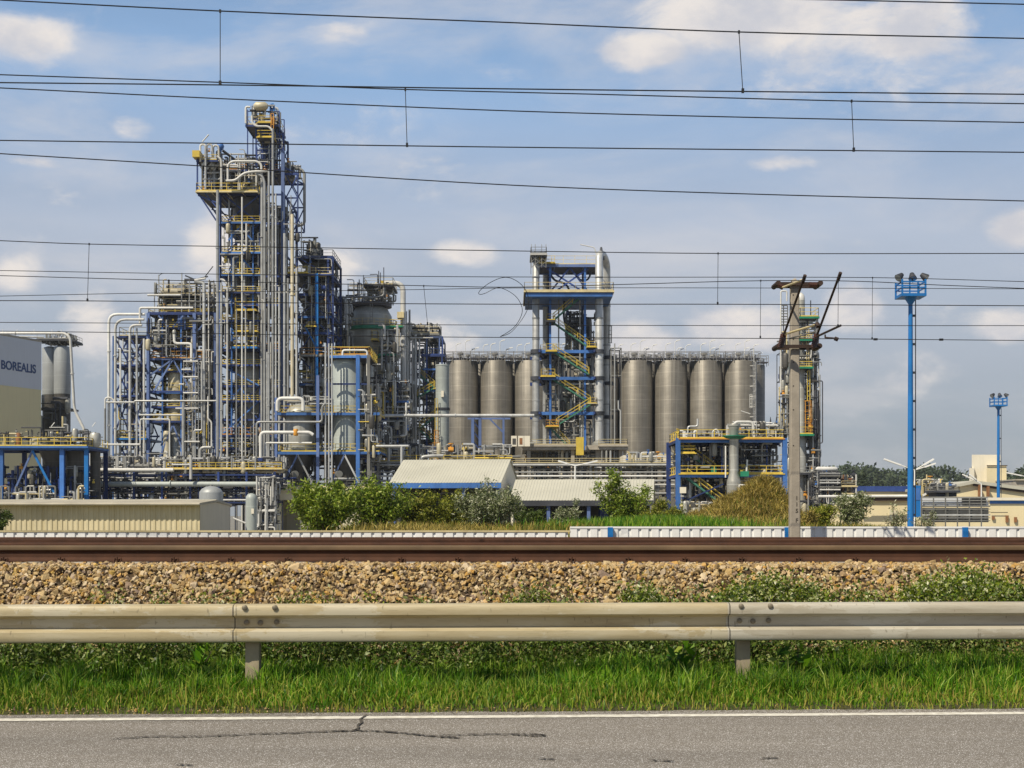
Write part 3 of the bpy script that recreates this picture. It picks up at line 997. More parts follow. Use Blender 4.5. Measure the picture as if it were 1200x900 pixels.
def shrub(name, label, cat, px, D, width_px, top_py, m, n_leaf=7000, leaf=0.12, asp=0.4, seed=1, depth=0.8, stems=11, group=None, base=None, lean=0.0, upright=0.5, squash=1.0, solid=0.5):
    rg = np.random.default_rng(seed)
    cx, cy = X(px, D), D
    z0 = float(ground_z(cx, cy)) if base is None else base
    h = Z(top_py, D) - z0
    W = width_px * D / F / 2
    e = bpy.data.objects.new(name, None); COL.objects.link(e); e.location = (cx, cy, z0 - 0.03); tag(e, label, cat, group)
    mb = MB('trunk')
    tips = []
    for s in range(stems):
        ang = 2 * math.pi * (s + rg.uniform(-.4, .4)) / stems
        rad = math.sqrt(rg.uniform(0.02, 1)) * 0.85
        bx, by = math.cos(ang) * W * .25 * rad, math.sin(ang) * W * .25 * depth * rad
        hh = h * (1.0 - 0.5 * rad ** 2 * squash) * (rg.uniform(.68, 1.0) if s else 1.0)
        ex, ey = math.cos(ang) * W * rad + lean * h, math.sin(ang) * W * depth * rad
        pts = []
        for i in range(6):
            t = i / 5
            pts.append(Vector((bx + (ex - bx) * t ** 1.3, by + (ey - by) * t ** 1.3, hh * (t ** .8))) + Vector(rg.normal(0, .03 * h * t, 3)))
        r0 = max(.012, 0.012 * h)
        mb.tube(pts, [r0 * (1 - .8 * i / 5) for i in range(6)], 6)
        for tw in range(int(9 + 5 * rg.random())):
            t = rg.uniform(.12, 1.0)
            k = min(4, int(t * 5)); f = t * 5 - k
            p = pts[k].lerp(pts[k + 1], f)
            L_ = W * rg.uniform(.22, .5) * (1.15 - .55 * t)
            dr = Vector(rg.normal(0, 1, 3)); dr.z = abs(dr.z) * upright + .25; dr.normalize()
            q = p + dr * L_
            mb.tube([p, p.lerp(q, .5) + Vector((0, 0, L_ * .06)), q], [r0 * .4, r0 * .28, r0 * .1], 4)
            tips.append((p, q, L_))
    per = max(4, n_leaf // len(tips))
    P_ = []
    for p, q, L_ in tips:
        k = int(per * rg.uniform(.5, 1.5))
        t = rg.uniform(0.05, 1.08, k)[:, None]
        base_ = np.array(p) * (1 - t) + np.array(q) * t
        P_.append(base_ + rg.normal(0, 1, (k, 3)) * L_ * 0.24)
    P_ = np.concatenate(P_)
    P_ = P_[P_[:, 2] > 0.02]
    V, Fc = leaf_quads(P_, leaf, asp, rg)
    make_obj('stems', mb, (0, 0, 0), e)
    np_obj('foliage', V, Fc, m, e)
    return e


# ------------------------------------------------------------------ guard rail, verge, ballast, track
def gy(x):
    return 11.1 + A * x


def build_guardrail():
    ang = math.atan(A)
    e = bpy.data.objects.new('guardrail', None); COL.objects.link(e); e.location = (0, 11.1, 0)
    tag(e, 'long weathered W-profile steel crash barrier between the grass verge and the ballast', 'guardrail')
    # W profile, (toward road, height), outer face; thickness 4 mm
    prof = [(0.000, .748), (-.035, .746), (-.072, .738), (-.082, .725), (-.086, .690), (-.084, .660), (-.074, .652), (-.012, .640), (0.0, .630), (0.0, .560), (-.012, .550), (-.074, .538), (-.084, .530), (-.087, .500), (-.084, .462), (-.074, .447), (-.035, .439), (0.0, .437)]
    joints = [X(273, 10.9) + 4.0 * k for k in range(-4, 6)]
    # second joint falls at pixel 866
    for i, (xa, xb) in enumerate(zip(joints, joints[1:])):
        m = 'rail_grey' if i >= 5 else 'rail_dusty'
        b = MB(m)
        n = len(prof)
        off = -0.005 * (i % 2)
        xa2 = xa - 0.0 if i % 2 == 0 else xa - .02
        for th in (0, .004):
            for x in (xa2, xb + 0.02):
                for (dy, z) in prof:
                    b.v.append((x, gy(x) + dy + off + th, z))
        for j in range(n - 1):
            b.f.append((j, j + 1, n + j + 1, n + j))
            b.f.append((2 * n + j, 3 * n + j, 3 * n + j + 1, 2 * n + j + 1))
        b.f.append(tuple([0, n, 3 * n, 2 * n])); b.f.append((n - 1, 3 * n - 1, 4 * n - 1, 2 * n - 1))
        b.smooth = True
        ro = make_obj('rail_section', b, e.location, e)
        # bolts at its left joint
        if xa < -9 or xa > 10: continue
        for (dx, z, dy) in ((.09, .722, -.083), (.33, .722, -.083), (.09, .598, -.001), (.2, .594, -.001), (.33, .600, -.001)):
            x = xa + dx
            q = Vector((x, gy(x) + dy - .006, z))
            bb = MB('bolt').tube([q + Vector((0, .012, 0)), q + Vector((0, -.008, 0)), q + Vector((0, -.014, 0))], [.022, .022, .012], 12)
            make_obj('bolt', bb, e.location, ro)
        make_obj('joint_gap', MB('crack').prism([(gy(xa) - .0825 + 0.0, .50)] and [(gy(xa) + p[0] - .0075, p[1]) for p in prof] + [(gy(xa) + p[0] - .0055, p[1]) for p in reversed(prof)], 'x', xa - .006, xa + .001), e.location, ro)
    for k in range(-3, 5):
        x = X(300, 11.2) + 4.0 * k
        y = gy(x) + .075
        p = MB('post')
        # C section post, open to the right
        w, dd, t = .11, .10, .006
        p.box(x - w / 2, x - w / 2 + t, y - dd / 2, y + dd / 2, -.5, .62)
        p.box(x - w / 2 + t, x + w / 2, y - dd / 2, y - dd / 2 + t, -.5, .62)
        p.box(x - w / 2 + t, x + w / 2, y + dd / 2 - t, y + dd / 2, -.5, .62)
        p.box(x + w / 2 - t, x + w / 2, y - dd / 2 + t, y - dd / 2 + .03, -.5, .62)
        po = make_obj('post', p, e.location, e)
        make_obj('spacer', MB('post').box(x - .035, x + .035, gy(x) + .002, y - dd / 2 - .001, .53, .65), e.location, po)


def build_verge():
    rg = np.random.default_rng(11)
    def area(n, y0, y1, x0=-9.5, x1=9.5, pw=1.0):
        x = rg.uniform(x0, x1, n); t = rg.uniform(0, 1, n) ** pw
        y = y0 + (y1 - y0) * t
        return x, y + A * x, t
    def patch(x, y, s=1.3, ph=0.0):
        return 0.5 + 0.25 * np.sin(x * s + ph) * np.cos(y * s * 1.7 + x * .6) + 0.25 * np.sin(x * s * 2.3 + 1.7 + ph) * np.cos(y * 3.1 - x)
    # dry short grass by the road
    n = 17000
    x, y, t = area(n, 10.10, 10.85, pw=.9)
    edge = .05 * np.sin(x * 3.1) + .04 * np.sin(x * 7.7 + 1)
    keep = y - A * x > 10.12 + edge
    x, y, t = x[keep], y[keep], t[keep]
    h = (.03 + .10 * t) * rg.uniform(.5, 1.6, len(x))
    o = blades_obj('grass', x, y, ground_z(x, y), h, rg.uniform(.003, .006, len(x)), rg, 'grass_dry', .7)
    tag(o, 'short dry yellowish grass along the road edge', 'grass', kind='stuff')
    # green grass
    n = 95000
    x, y, t = area(n, 10.3, 12.1)
    keep = rg.random(n) < np.clip(.35 + t * 2.2, 0, 1)
    x, y, t = x[keep], y[keep], t[keep]
    pt = patch(x, y)
    h = (.05 + .13 * np.clip(t * 2.2, 0, 1)) * (.4 + 1.0 * pt) * rg.uniform(.4, 1.35, len(x))
    o = blades_obj('grass', x, y, ground_z(x, y), h, rg.uniform(.003, .0075, len(x)), rg, 'grass', .5)
    tag(o, 'lush green grass under the steel crash barrier', 'grass', kind='stuff')
    # tufts of taller blades
    cx, cy, _ = area(420, 10.6, 11.75)
    k = 45
    x = (cx[:, None] + rg.normal(0, .05, (420, k))).ravel(); y = (cy[:, None] + rg.normal(0, .04, (420, k))).ravel()
    h = np.repeat(rg.uniform(.10, .30, 420), k) * rg.uniform(.6, 1.1, len(x))
    o = blades_obj('grass', x, y, ground_z(x, y), h, rg.uniform(.003, .006, len(x)), rg, 'grass', .55)
    tag(o, 'taller tufts of green grass in the verge', 'grass', kind='stuff')
    # broad weeds behind the rail and low weeds on the ballast foot
    cx, cy, _ = area(900, 11.6, 12.7)
    pts = []
    for a, b in zip(cx, cy):
        hh = rg.uniform(.22, .55); k = int(95 * hh / .3)
        pts.append(np.stack([a + rg.normal(0, .09, k), b + rg.normal(0, .07, k), ground_z(a, b) + rg.uniform(.02, hh, k)], -1))
    V, Fc = leaf_quads(np.concatenate(pts), .042, .45, rg, .3)
    o = np_obj('undergrowth', V, Fc, 'weed'); tag(o, 'leafy dark weeds behind the crash barrier', 'weeds', kind='stuff')
    pts = []
    clusters = [(845, 968, 684, 80), (1062, 1210, 673, 130), (520, 840, 704, 16), (990, 1060, 700, 8), (622, 630, 692, 3), (748, 764, 692, 6), (100, 500, 706, 12), (1180, 1320, 684, 30), (730, 760, 694, 8)]
    for x0, x1, top, k in clusters:
        for _ in range(k):
            px = rg.uniform(x0, x1)
            f = 1 - abs((px - x0) / (x1 - x0) - .5) * 1.6
            py = 707 - (707 - top) * max(.05, f) * rg.uniform(.1, 1)
            D = 10.54 / (.739 + (py - 604) / F) - .02
            cxx = X(px, D); gz = float(ground_z(cxx, D))
            m = 60
            pts.append(np.stack([cxx + rg.normal(0, .07, m), D + rg.normal(0, .06, m), gz + .03 + np.abs(rg.normal(0, .085, m))], -1))
    V, Fc = leaf_quads(np.concatenate(pts), .035, .5, rg, .5)
    o = np_obj('undergrowth', V, Fc, 'weed_light'); tag(o, 'low flowering weeds creeping up the ballast slope', 'weeds', kind='stuff')
    # a few single broad-leaved plants seen in front of the rail shadow
    for i, (px, lab) in enumerate([(232, 'broad-leaved green weed left of the left barrier post'), (800, 'dark tall leafy weed left of the right barrier post'), (930, 'leafy green weed right of the right barrier post')]):
        e = bpy.data.objects.new('weed_plant', None); COL.objects.link(e)
        D = 11.35; xx = X(px, D); e.location = (xx, D, float(ground_z(xx, D))); tag(e, lab, 'weed')
        mb = MB('trunk'); pp = []
        for s in range(7):
            a = rg.uniform(0, 6.28); hh = rg.uniform(.15, .33); q = Vector((math.cos(a) * .12, math.sin(a) * .1, hh))
            mb.tube([(0, 0, 0), q * .5 + Vector((0, 0, .04)), q], [.005, .004, .002], 5)
            k = 16; t = rg.uniform(.2, 1, k)[:, None]; pp.append(np.array(q) * t + rg.normal(0, .02, (k, 3)))
        V, Fc = leaf_quads(np.concatenate(pp), .11, .38, rg, .4)
        make_obj('stem', mb, (0, 0, 0), e); np_obj('leaves', V, Fc, 'grass', e)


def build_ballast():
    import bmesh
    rg = np.random.default_rng(5)
    protos = []
    for k in range(14):
        bm = bmesh.new()
        for p in rg.normal(size=(15, 3)):
            p = p / np.linalg.norm(p) * rg.uniform(.75, 1.0)
            bm.verts.new(p * np.array([1, .8, .65]))
        r = bmesh.ops.convex_hull(bm, input=bm.verts)
        bmesh.ops.delete(bm, geom=[v for v in bm.verts if not v.link_faces], context='VERTS')
        bmesh.ops.triangulate(bm, faces=bm.faces)
        bm.verts.index_update()
        protos.append((np.array([v.co[:] for v in bm.verts]), np.array([[v.index for v in f.verts] for f in bm.faces])))
        bm.free()
    def place(n, y0, y1, x0, x1, size, lift):
        Vs, Fs, o = [], [], 0
        xs = rg.uniform(x0, x1, n); ys = rg.uniform(y0, y1, n)
        zs = ground_z(xs, ys)
        for x, y, z in zip(xs, ys, zs):
            v, f = protos[rg.integers(len(protos))]
            q = rg.normal(size=4); q /= np.linalg.norm(q)
            w, a, b, c = q
            Rm = np.array([[1 - 2 * (b * b + c * c), 2 * (a * b - c * w), 2 * (a * c + b * w)], [2 * (a * b + c * w), 1 - 2 * (a * a + c * c), 2 * (b * c - a * w)], [2 * (a * c - b * w), 2 * (b * c + a * w), 1 - 2 * (a * a + b * b)]])
            s = size * rg.lognormal(0, .36)
            Vs.append(v @ Rm.T * s + np.array([x, y, z + lift * rg.uniform(.2, 1.3)])); Fs.append(f + o); o += len(v)
        return np.concatenate(Vs), np.concatenate(Fs)
    V, Fc = place(50000, 12.42, 14.40, -8.5, 8.5, .0255, .022)
    V2, F2 = place(2600, 14.6, 20.9, -9, 9, .03, .02)
    V3, F3 = place(1600, 10.06, 10.32, -8, 8, .007, .004)
    V3[:, 1] += A * V3[:, 0]; V3[:, 2] = np.maximum(V3[:, 2], .002)
    o = np_obj('gravel', V3, F3, 'stone'); tag(o, 'fine grit lying along the edge of the road', 'grit', kind='stuff')
    V = np.concatenate([V, V2]); Fc = np.concatenate([Fc, F2 + V2.shape[0] * 0 + (len(V) - len(V2))])
    o = np_obj('gravel', V, Fc, 'stone'); tag(o, 'loose brown and grey track ballast stones', 'ballast', kind='stuff')


def build_tracks():
    hw = .036
    prof_head = [(-.0335, .122), (-.0355, .128), (-.0355, .150), (-.033, .162), (-.024, .170), (0, .172), (.024, .170), (.033, .162), (.0355, .150), (.0355, .128), (.0335, .122)]
    prof_web = [(-.075, 0), (-.075, .012), (-.03, .026), (-.010, .045), (-.0085, .085), (-.012, .105), (-.0335, .122), (.0335, .122), (.012, .105), (.0085, .085), (.010, .045), (.03, .026), (.075, .012), (.075, 0)]
    for D, zb, lab in ((14.5, .97, 'near railway track with rusty brown rails on the ballast edge'), (18.5, .97, 'second railway track behind the near rusty track')):
        e = bpy.data.objects.new('railway_track', None); COL.objects.link(e); e.location = (0, D + .75, zb - .2); tag(e, lab, 'railway track', 'railway tracks on the embankment')
        for yy in (D, D + 1.5):
            rail = make_obj('rail', MB('rail_web' if (D < 15 and yy < 15) else 'rail_dark').prism([(yy + a, zb + b) for a, b in prof_web], 'x', -40, 40), e.location, e)
            hd = MB('rail_head' if (D < 15 and yy < 15) else 'rail_web').prism([(yy + a, zb + b + .0005) for a, b in prof_head], 'x', -40, 40)
            make_obj('rail_head', hd, e.location, rail)
            k0 = X(140, D)
            for i in range(-11, 14):
                x = k0 + .6 * i
                for s in (-1, 1):
                    if D > 15 or yy > 15: continue
                    c = MB('rail_web')
                    y = yy + s * .085
                    c.tube([(x - .035, y, zb - .02), (x - .035, y - s * .02, zb + .035), (x, y - s * .035, zb + .022), (x + .035, y - s * .02, zb + .035), (x + .035, y, zb - .02), (x, y, zb - .01), (x, y - .003, zb + .05)], .010, 6)
                    make_obj('rail_clip', c, e.location, rail)
        for i in range(-11, 14):
            x = X(140, D) + .6 * i
            make_obj('sleeper', MB('concrete').prism([(x - .13, zb - .23), (x - .1, zb - .03), (x + .1, zb - .03), (x + .13, zb - .23)], 'y', D - .5, D + 2.0), e.location, e)


# ------------------------------------------------------------------ white fence, masts, wires
def build_fence():
    D = 37.0
    for (p0, p1, top, lab) in ((-160, 668, 621.5, 'lower white corrugated fence left of the step, with a cream top rail'), (668, 1380, 617.0, 'taller white corrugated fence with blue posts right of the step')):
        e = bpy.data.objects.new('corrugated_fence', None); COL.objects.link(e)
        x0, x1 = X(p0, D), X(p1, D)
        e.location = (x0, D, -.05); tag(e, lab, 'fence')
        zt = Z(top, D)
        pitch = .277
        vs, fs = [], []
        n = int((x1 - x0) / pitch)
        prof = []
        for i in range(n):
            a = x0 + i * pitch
            prof += [(a, 0), (a + .185, 0), (a + .205, .035), (a + .257, .035)]
        for (x, d) in prof:
            vs += [(x, D + d, -.05), (x, D + d, zt - .05), (x, D + d + .003, zt - .05), (x, D + d + .003, -.05)]
        for i in range(len(prof) - 1):
            o = i * 4
            fs += [(o, o + 4, o + 5, o + 1), (o + 2, o + 6, o + 7, o + 3)]
        make_obj('sheet', MB('fence_white').add(vs, fs), e.location, e)
        make_obj('top_rail', MB('cream_rail' if top > 620 else 'fence_white').box(x0, x1, D - .015, D + .08, zt - .05, zt), e.location, e)
        make_obj('bottom_rail', MB('bright_blue').box(x0, x1, D - .03, D - .005, .18, .32), e.location, e)
        if p0 > 600:
            for px in (715, 922, 1130, 1337):
                x = X(px, D); make_obj('post', MB('bright_blue').box(x - .07, x + .07, D - .12, D - .032, -.05, zt - .02), e.location, e)


def wire_pts(pts, D, ext=True):
    q = sorted(pts)
    if ext:
        (a, b), (c, d) = q[0], q[1]; q.insert(0, (a - 1000, b - (d - b) / (c - a) * 1000))
        (a, b), (c, d) = q[-2], q[-1]; q.append((c + 1000, d + (d - b) / (c - a) * 1000))
    # smooth through the points (Catmull-Rom)
    out = []
    for i in range(len(q) - 1):
        p0, p1, p2, p3 = q[max(0, i - 1)], q[i], q[i + 1], q[min(len(q) - 1, i + 2)]
        m1 = (p2[1] - p0[1]) / max(1e-6, p2[0] - p0[0]); m2 = (p3[1] - p1[1]) / max(1e-6, p3[0] - p1[0]); hh = p2[0] - p1[0]
        for k in range(6):
            t = k / 6
            y = (2 * t ** 3 - 3 * t * t + 1) * p1[1] + (t ** 3 - 2 * t * t + t) * hh * m1 + (-2 * t ** 3 + 3 * t * t) * p2[1] + (t ** 3 - t * t) * hh * m2
            out.append(P(p1[0] + hh * t, y, D))
    out.append(P(*q[-1], D))
    return out


def build_wires():
    def line(name, label, D, parts, drops=(), cat='overhead line', rp=0.85):
        e = bpy.data.objects.new(name, None); COL.objects.link(e); e.location = P(600, parts[0][1][len(parts[0][1]) // 2][1], D); tag(e, label, cat)
        for nm, pts in parts:
            make_obj(nm, MB('wire').tube(wire_pts(pts, D), rp * .8 * D / F, 6), e.location, e)
        for (xa, ya, xb, yb) in drops:
            a, b = P(xa, ya, D), P(xb, yb, D)
            m = MB('wire').tube([a, b], rp * .55 * D / F, 5)
            k = rp * 1.9 * D / F
            m.bar(a + Vector((0, 0, -k)), a + Vector((0, 0, k)), k * 1.2); m.bar(b + Vector((0, 0, -k)), b + Vector((0, 0, k * 1.8)), k * 1.6)
            make_obj('dropper', m, e.location, e)
    line('catenary_line', 'topmost catenary across the sky with droppers above the tall blue tower', 15.2,
         [('messenger_wire', [(0, 0), (260, 13), (600, 26.5), (867, 37.5), (1200, 45)]), ('contact_wire', [(0, 96.8), (300, 100), (600, 104.2), (900, 107.5), (1200, 110.5)])], [(258, 13, 258, 98), (866, 37.5, 870.5, 107)], rp=.95)
    line('catenary_line', 'catenary with one dropper above the pipe-legged tower and one near the right', 19.0,
         [('messenger_wire', [(0, 87.5), (300, 98), (475, 104.8), (700, 110.5), (1000, 118.5), (1200, 121.5)]), ('contact_wire', [(0, 164.5), (300, 168.5), (600, 172.5), (1000, 176.5), (1200, 178.5)])], [(475, 105, 477, 170.5), (998, 118.5, 1000.5, 176)], rp=.85)
    line('overhead_wire', 'single feeder wire passing just above the top of the tall tower', 17.2, [('wire', [(0, 103), (300, 117.5), (600, 130), (900, 138), (1200, 143.5)])], cat='wire', rp=.85)
    line('overhead_wire', 'single sloping feeder wire crossing the head of the tall tower', 24.0, [('wire', [(0, 180), (220, 193.5), (600, 217), (900, 228), (1200, 235.5)])], cat='wire', rp=.8)
    line('overhead_wire', 'short stretch of wire at the very top right of the sky', 14.0, [('wire', [(700, -6), (960, -0.5), (1200, 5)])], cat='wire', rp=.9)
    line('catenary_line', 'catenary with droppers left of the tall tower and right of the pipe-legged tower', 27.0,
         [('messenger_wire', [(0, 282), (103, 286), (350, 290), (600, 294), (841, 297), (1200, 297)]), ('contact_wire', [(0, 352.3), (103, 352.6), (350, 355), (600, 356.5), (841, 356.5), (1200, 358.3)])], [(104.5, 286, 102.5, 352), (841.5, 297, 841, 356)], rp=.62)
    line('catenary_line', 'thin catenary reaching the concrete mast from behind, lowest pair in the sky', 33.0,
         [('messenger_wire', [(0, 323), (200, 328.5), (480, 334.5), (600, 336.5), (740, 333), (890, 329), (1000, 329.5), (1100, 334), (1200, 338)]), ('contact_wire', [(0, 388), (250, 391), (500, 394.8), (900, 396.6), (1024, 397.4), (1200, 399)])],
         [(496.5, 335, 501, 379.5), (891.5, 329, 891, 395.5), (982.5, 330, 982, 382)], rp=.55)
    line('catenary_line', 'second thin catenary with one dropper left of the blue light mast', 31.0,
         [('messenger_wire', [(0, 317), (200, 320.5), (500, 324), (700, 324.8), (1022, 325.3), (1200, 330)]), ('contact_wire', [(0, 377.8), (300, 379.5), (600, 381), (900, 381.6), (1200, 381.6)])], [(1022.5, 325.5, 1022, 397)], rp=.5)
    line('overhead_wire', 'faint thin wire behind the other overhead lines below the lowest messenger', 35.0, [('wire', [(0, 347), (170, 343.5), (480, 339.5), (600, 337.5), (900, 337.5), (1200, 338.5)])], cat='wire', rp=.45)
    # loose loop of cable hooked on the line
    D = 32.9
    pts = [(586, 394.5), (598, 390), (609, 378), (617.5, 364), (619.5, 352), (616, 340), (608, 331), (597, 325.5), (586, 326), (573, 332), (564, 339), (561, 343), (562.5, 345), (569, 343.5), (579, 338.5), (587, 337.5), (599, 343), (607.5, 351), (612, 362), (610, 372), (603, 383), (594, 390), (586, 394.5)]
    q = []
    for i in range(len(pts) - 1):
        p0, p1, p2, p3 = [Vector(pts[max(0, min(len(pts) - 1, j))]) for j in (i - 1, i, i + 1, i + 2)]
        for k in range(5):
            t = k / 5
            v = .5 * ((2 * p1) + (-p0 + p2) * t + (2 * p0 - 5 * p1 + 4 * p2 - p3) * t * t + (-p0 + 3 * p1 - 3 * p2 + p3) * t ** 3)
            q.append(P(v.x, v.y, D + .25 * math.sin(i * .9)))
    o = make_obj('cable_loop', MB('wire').tube(q, .36 * D / F, 6), P(590, 394, D)); o.location = P(590, 394, D)
    tag(o, 'slack crescent loop of cable hanging in the overhead wires left of the pipe-legged tower', 'cable')


def build_mast():
    D = 36.0
    t = Thing('catenary_mast', 'square concrete railway mast with brown cross arms and slanting cantilever tubes', 'mast', D, 931, -.15)
    b = MB('mast_concrete')
    z0, z1 = -.15, Z(334, D)
    x = X(931, D)
    wb, wt = .140, .108
    vs = []
    for z, w in ((z0, wb), (z1, wt)):
        c = w * .82
        vs += [(x - w, D - c, z), (x - c, D - w, z), (x + c, D - w, z), (x + w, D - c, z), (x + w, D + c, z), (x + c, D + w, z), (x - c, D + w, z), (x - w, D + c, z)]
    b.add(vs, [tuple(reversed(range(8))), tuple(range(8, 16))] + [(i, (i + 1) % 8, (i + 1) % 8 + 8, i + 8) for i in range(8)])
    subs = []
    for py in (345, 397, 424, 452, 480, 522):
        q = P(930.5, py, D - .2)
        zz = q.z; w = wb + (wt - wb) * (zz - z0) / (z1 - z0)
        subs.append(('bolt_hole', MB('crack').tube([(q.x, D - w - .004, zz), (q.x, D - w + .02, zz)], .02, 8)))
    for i, ch in enumerate('115F'):
        py = 584 + [0, 7.2, 14.8, 26][i]
        zz = Z(py, D); w = wb + (wt - wb) * (zz - z0) / (z1 - z0)
        mx = Matrix.Translation((X(932.5, D), D - w - .004, zz)) @ Matrix.Rotation(R(90), 4, 'X')
        subs.append(('lettering', text_mesh(ch, .15, .003, 'crack', mx)))
    t.put('shaft', b, 1e3, subs)
    for py, x0, x1 in ((334, 909.5, 958.5), (407, 910, 957.5)):
        m = MB('brown_steel')
        for d in (-.2, .2):
            p, q = t.pt(x0, py, d), t.pt(x1, py, d)
            m.bar(p, q, .05, .085)
        for xx in (x0, x1):
            p = t.pt(xx, py, -.32); m.tube([p, p + Vector((0, .64, 0))], .07, 10)
        t.put('cross_arm', m, 5)
    # pole cap
    m = MB('mast_concrete').box(x - .17, x + .17, D - .17, D + .17, z1, z1 + .05)
    m.tube([(x - .05, D, z1 + .05), (x + .05, D, z1 + .12)], .08, 8)
    t.put('mast_cap', m, 2)
    def rod(a, da, c, dc, r, m='tube_grey', name='cantilever_tube'):
        p, q = t.pt(*a, da), t.pt(*c, dc)
        # pixel rows at other depths: keep the drawn direction by true position
        p = P(a[0], a[1], D + da); q = P(c[0], c[1], D + dc)
        t.put(name, MB(m).tube([p, q], r, 8), r * (q - p).length)
    def insul(a, c, da, dc):
        p, q = P(*a, D + da), P(*c, D + dc)
        pts, rs = [], []
        for i in range(13):
            pts.append(p.lerp(q, i / 12)); rs.append(0.055 if i % 2 else .085)
        t.put('insulator', MB('insulator').tube(pts, rs, 10), 3)
    for sx, top, dx in ((916, 323.5, 943), (955, 320.5, 984.5)):
        insul((sx - 1, 405), (sx + 2, 393), -.35, -.6)
        rod((sx + 2, 394), -.6, (dx, top), -3.0, .031, 'brown_steel')
        rod((dx - 2.5, top + 8), -2.85, (dx + .5, top - 1), -3.0, .045, 'brown_steel', 'clamp')
    rod((920, 391.5), -.7, (958, 380), -2.6, .03, 'cream_rail')
    rod((957, 379), -2.6, (959, 383), -2.65, .06, 'brown_steel', 'clamp')
    rod((925, 397), -.7, (957, 388), -2.6, .02, 'tube_grey')
    rod((957, 380), -2.6, (957, 389), -2.6, .02, 'tube_grey')
    rod((958, 394), -.7, (985, 381.5), -2.9, .03, 'brown_steel')
    rod((967, 392), -1.5, (967, 396), -1.5, .02, 'brown_steel')
    rod((967, 395.5), -1.5, (980, 396.5), -2.6, .02, 'brown_steel')
    rod((978, 396.5), -2.9, (982, 398), -2.9, .05, 'brown_steel', 'clamp')
    rod((917, 337), -.3, (943, 327), -2.9, .03, 'cream_rail')
    rod((912, 334), -.3, (918, 337), -.3, .07, 'insulator', 'insulator')
    rod((948, 334), -.3, (957, 334.5), -.3, .085, 'insulator', 'insulator')
    t.finish()
    # clamps on the contact wire
    for i, px in enumerate((1026, 1103)):
        p = P(px, 397.6 + i * .4, 33)
        o = make_obj('wire_clamp', MB('wire').bar(p - Vector((.045, 0, 0)), p + Vector((.045, 0, 0)), .05), p); o.location = p
        tag(o, ('black clamp on the lowest contact wire, left of the blue light mast', 'black clamp on the lowest contact wire, right of the blue light mast')[i], 'clamp')


def light_mast(px, D, top, bot_base, bpx, label):
    """blue floodlight mast: top is the photo row of the basket floor, bpx the basket width."""
    t = Thing('light_mast', label, 'light mast', D, px, -1.5, 'blue floodlight masts')
    s = D / F
    x = X(px, D); z1 = Z(top, D)
    r0, r1 = bpx * .135 * s, bpx * .085 * s
    t.put('pole', MB('bright_blue').tube([(x, D, -1.5), (x, D, z1)], [r0, r1], 14), 100)
    w = bpx * .5 * s
    fl = MB('bright_blue').box(x - w, x + w, D - w, D + w, z1, z1 + w * .22)
    fl.tube([(x, D, z1 - w * .5), (x, D, z1)], [r1 * 1.1, w * .5], 12)
    rl = MB('bright_blue')
    hh = w * 1.15
    for sx in (-1, 1):
        for sy in (-1, 1):
            rl.bar((x + sx * w * .93, D + sy * w * .93, z1), (x + sx * w * .93, D + sy * w * .93, z1 + hh + w * .2), w * .13)
    for q in (-.33, .33):
        rl.bar((x + q * w, D - w * .93, z1), (x + q * w, D - w * .93, z1 + hh), w * .1)
    for zz in (.6, 1.0):
        z = z1 + hh * zz
        for sy in (-1, 1):
            rl.bar((x - w, D + sy * w * .93, z), (x + w, D + sy * w * .93, z), w * .1)
        for sx in (-1, 1):
            rl.bar((x + sx * w * .93, D - w, z), (x + sx * w * .93, D + w, z), w * .1)
    t.put('basket', fl, 50, [('railing', rl)])
    for i, q in enumerate((-1.05, 0.0, 1.0)):
        c = Vector((x + q * w * .95, D - w * .5, z1 + hh * 1.42))
        ax = Vector((q * .8, -.45, -.75)).normalized()
        m = MB('dark')
        m.tube([c - ax * w * .3, c + ax * w * .1, c + ax * w * .24], [w * .17, w * .3, w * .34], 12)
        m.bar(c + Vector((0, w * .2, 0)), (c.x, D - w * .7 + .02, z1 + hh), w * .1)
        t.put('floodlight', m, 10, [('lens', MB('glass').tube([c + ax * w * .242, c + ax * w * .265], w * .30, 12))])
    lx = x + r0 + .12
    ld = MB('dark')
    ld.bar((lx - .0, D, -1.5), (lx, D, z1 + .3), .06 * bpx * s / 1.8)
    z = -.5
    while z < z1:
        ld.bar((x, D, z), (lx, D, z), .12, .16); z += 2.0 if bpx > 20 else 3.0
    t.put('ladder', ld, 20)
    t.finish()


def street_lamp(name, px, D, top, label, arms, group='white arm lamps in the plant', curved=False):
    t = Thing(name, label, 'lamp', D, px, -1.5, group)
    b = MB('lamp_white')
    p = t.pt(px, top)
    b.tube([(p.x, D, -1.5), p], [.11, .07], 8)
    t.put('pole', b, 10)
    for (dx, dy, hl) in arms:
        q = t.pt(px + dx, top + dy)
        h0 = p.lerp(q, .45)
        m = MB('lamp_white').tube([p, h0], .05, 6)
        hd = MB('lamp_white').bar(h0, q, .35, .14)
        t.put('lamp_arm', m, 5, [('lamp_head', hd)])
    t.finish()


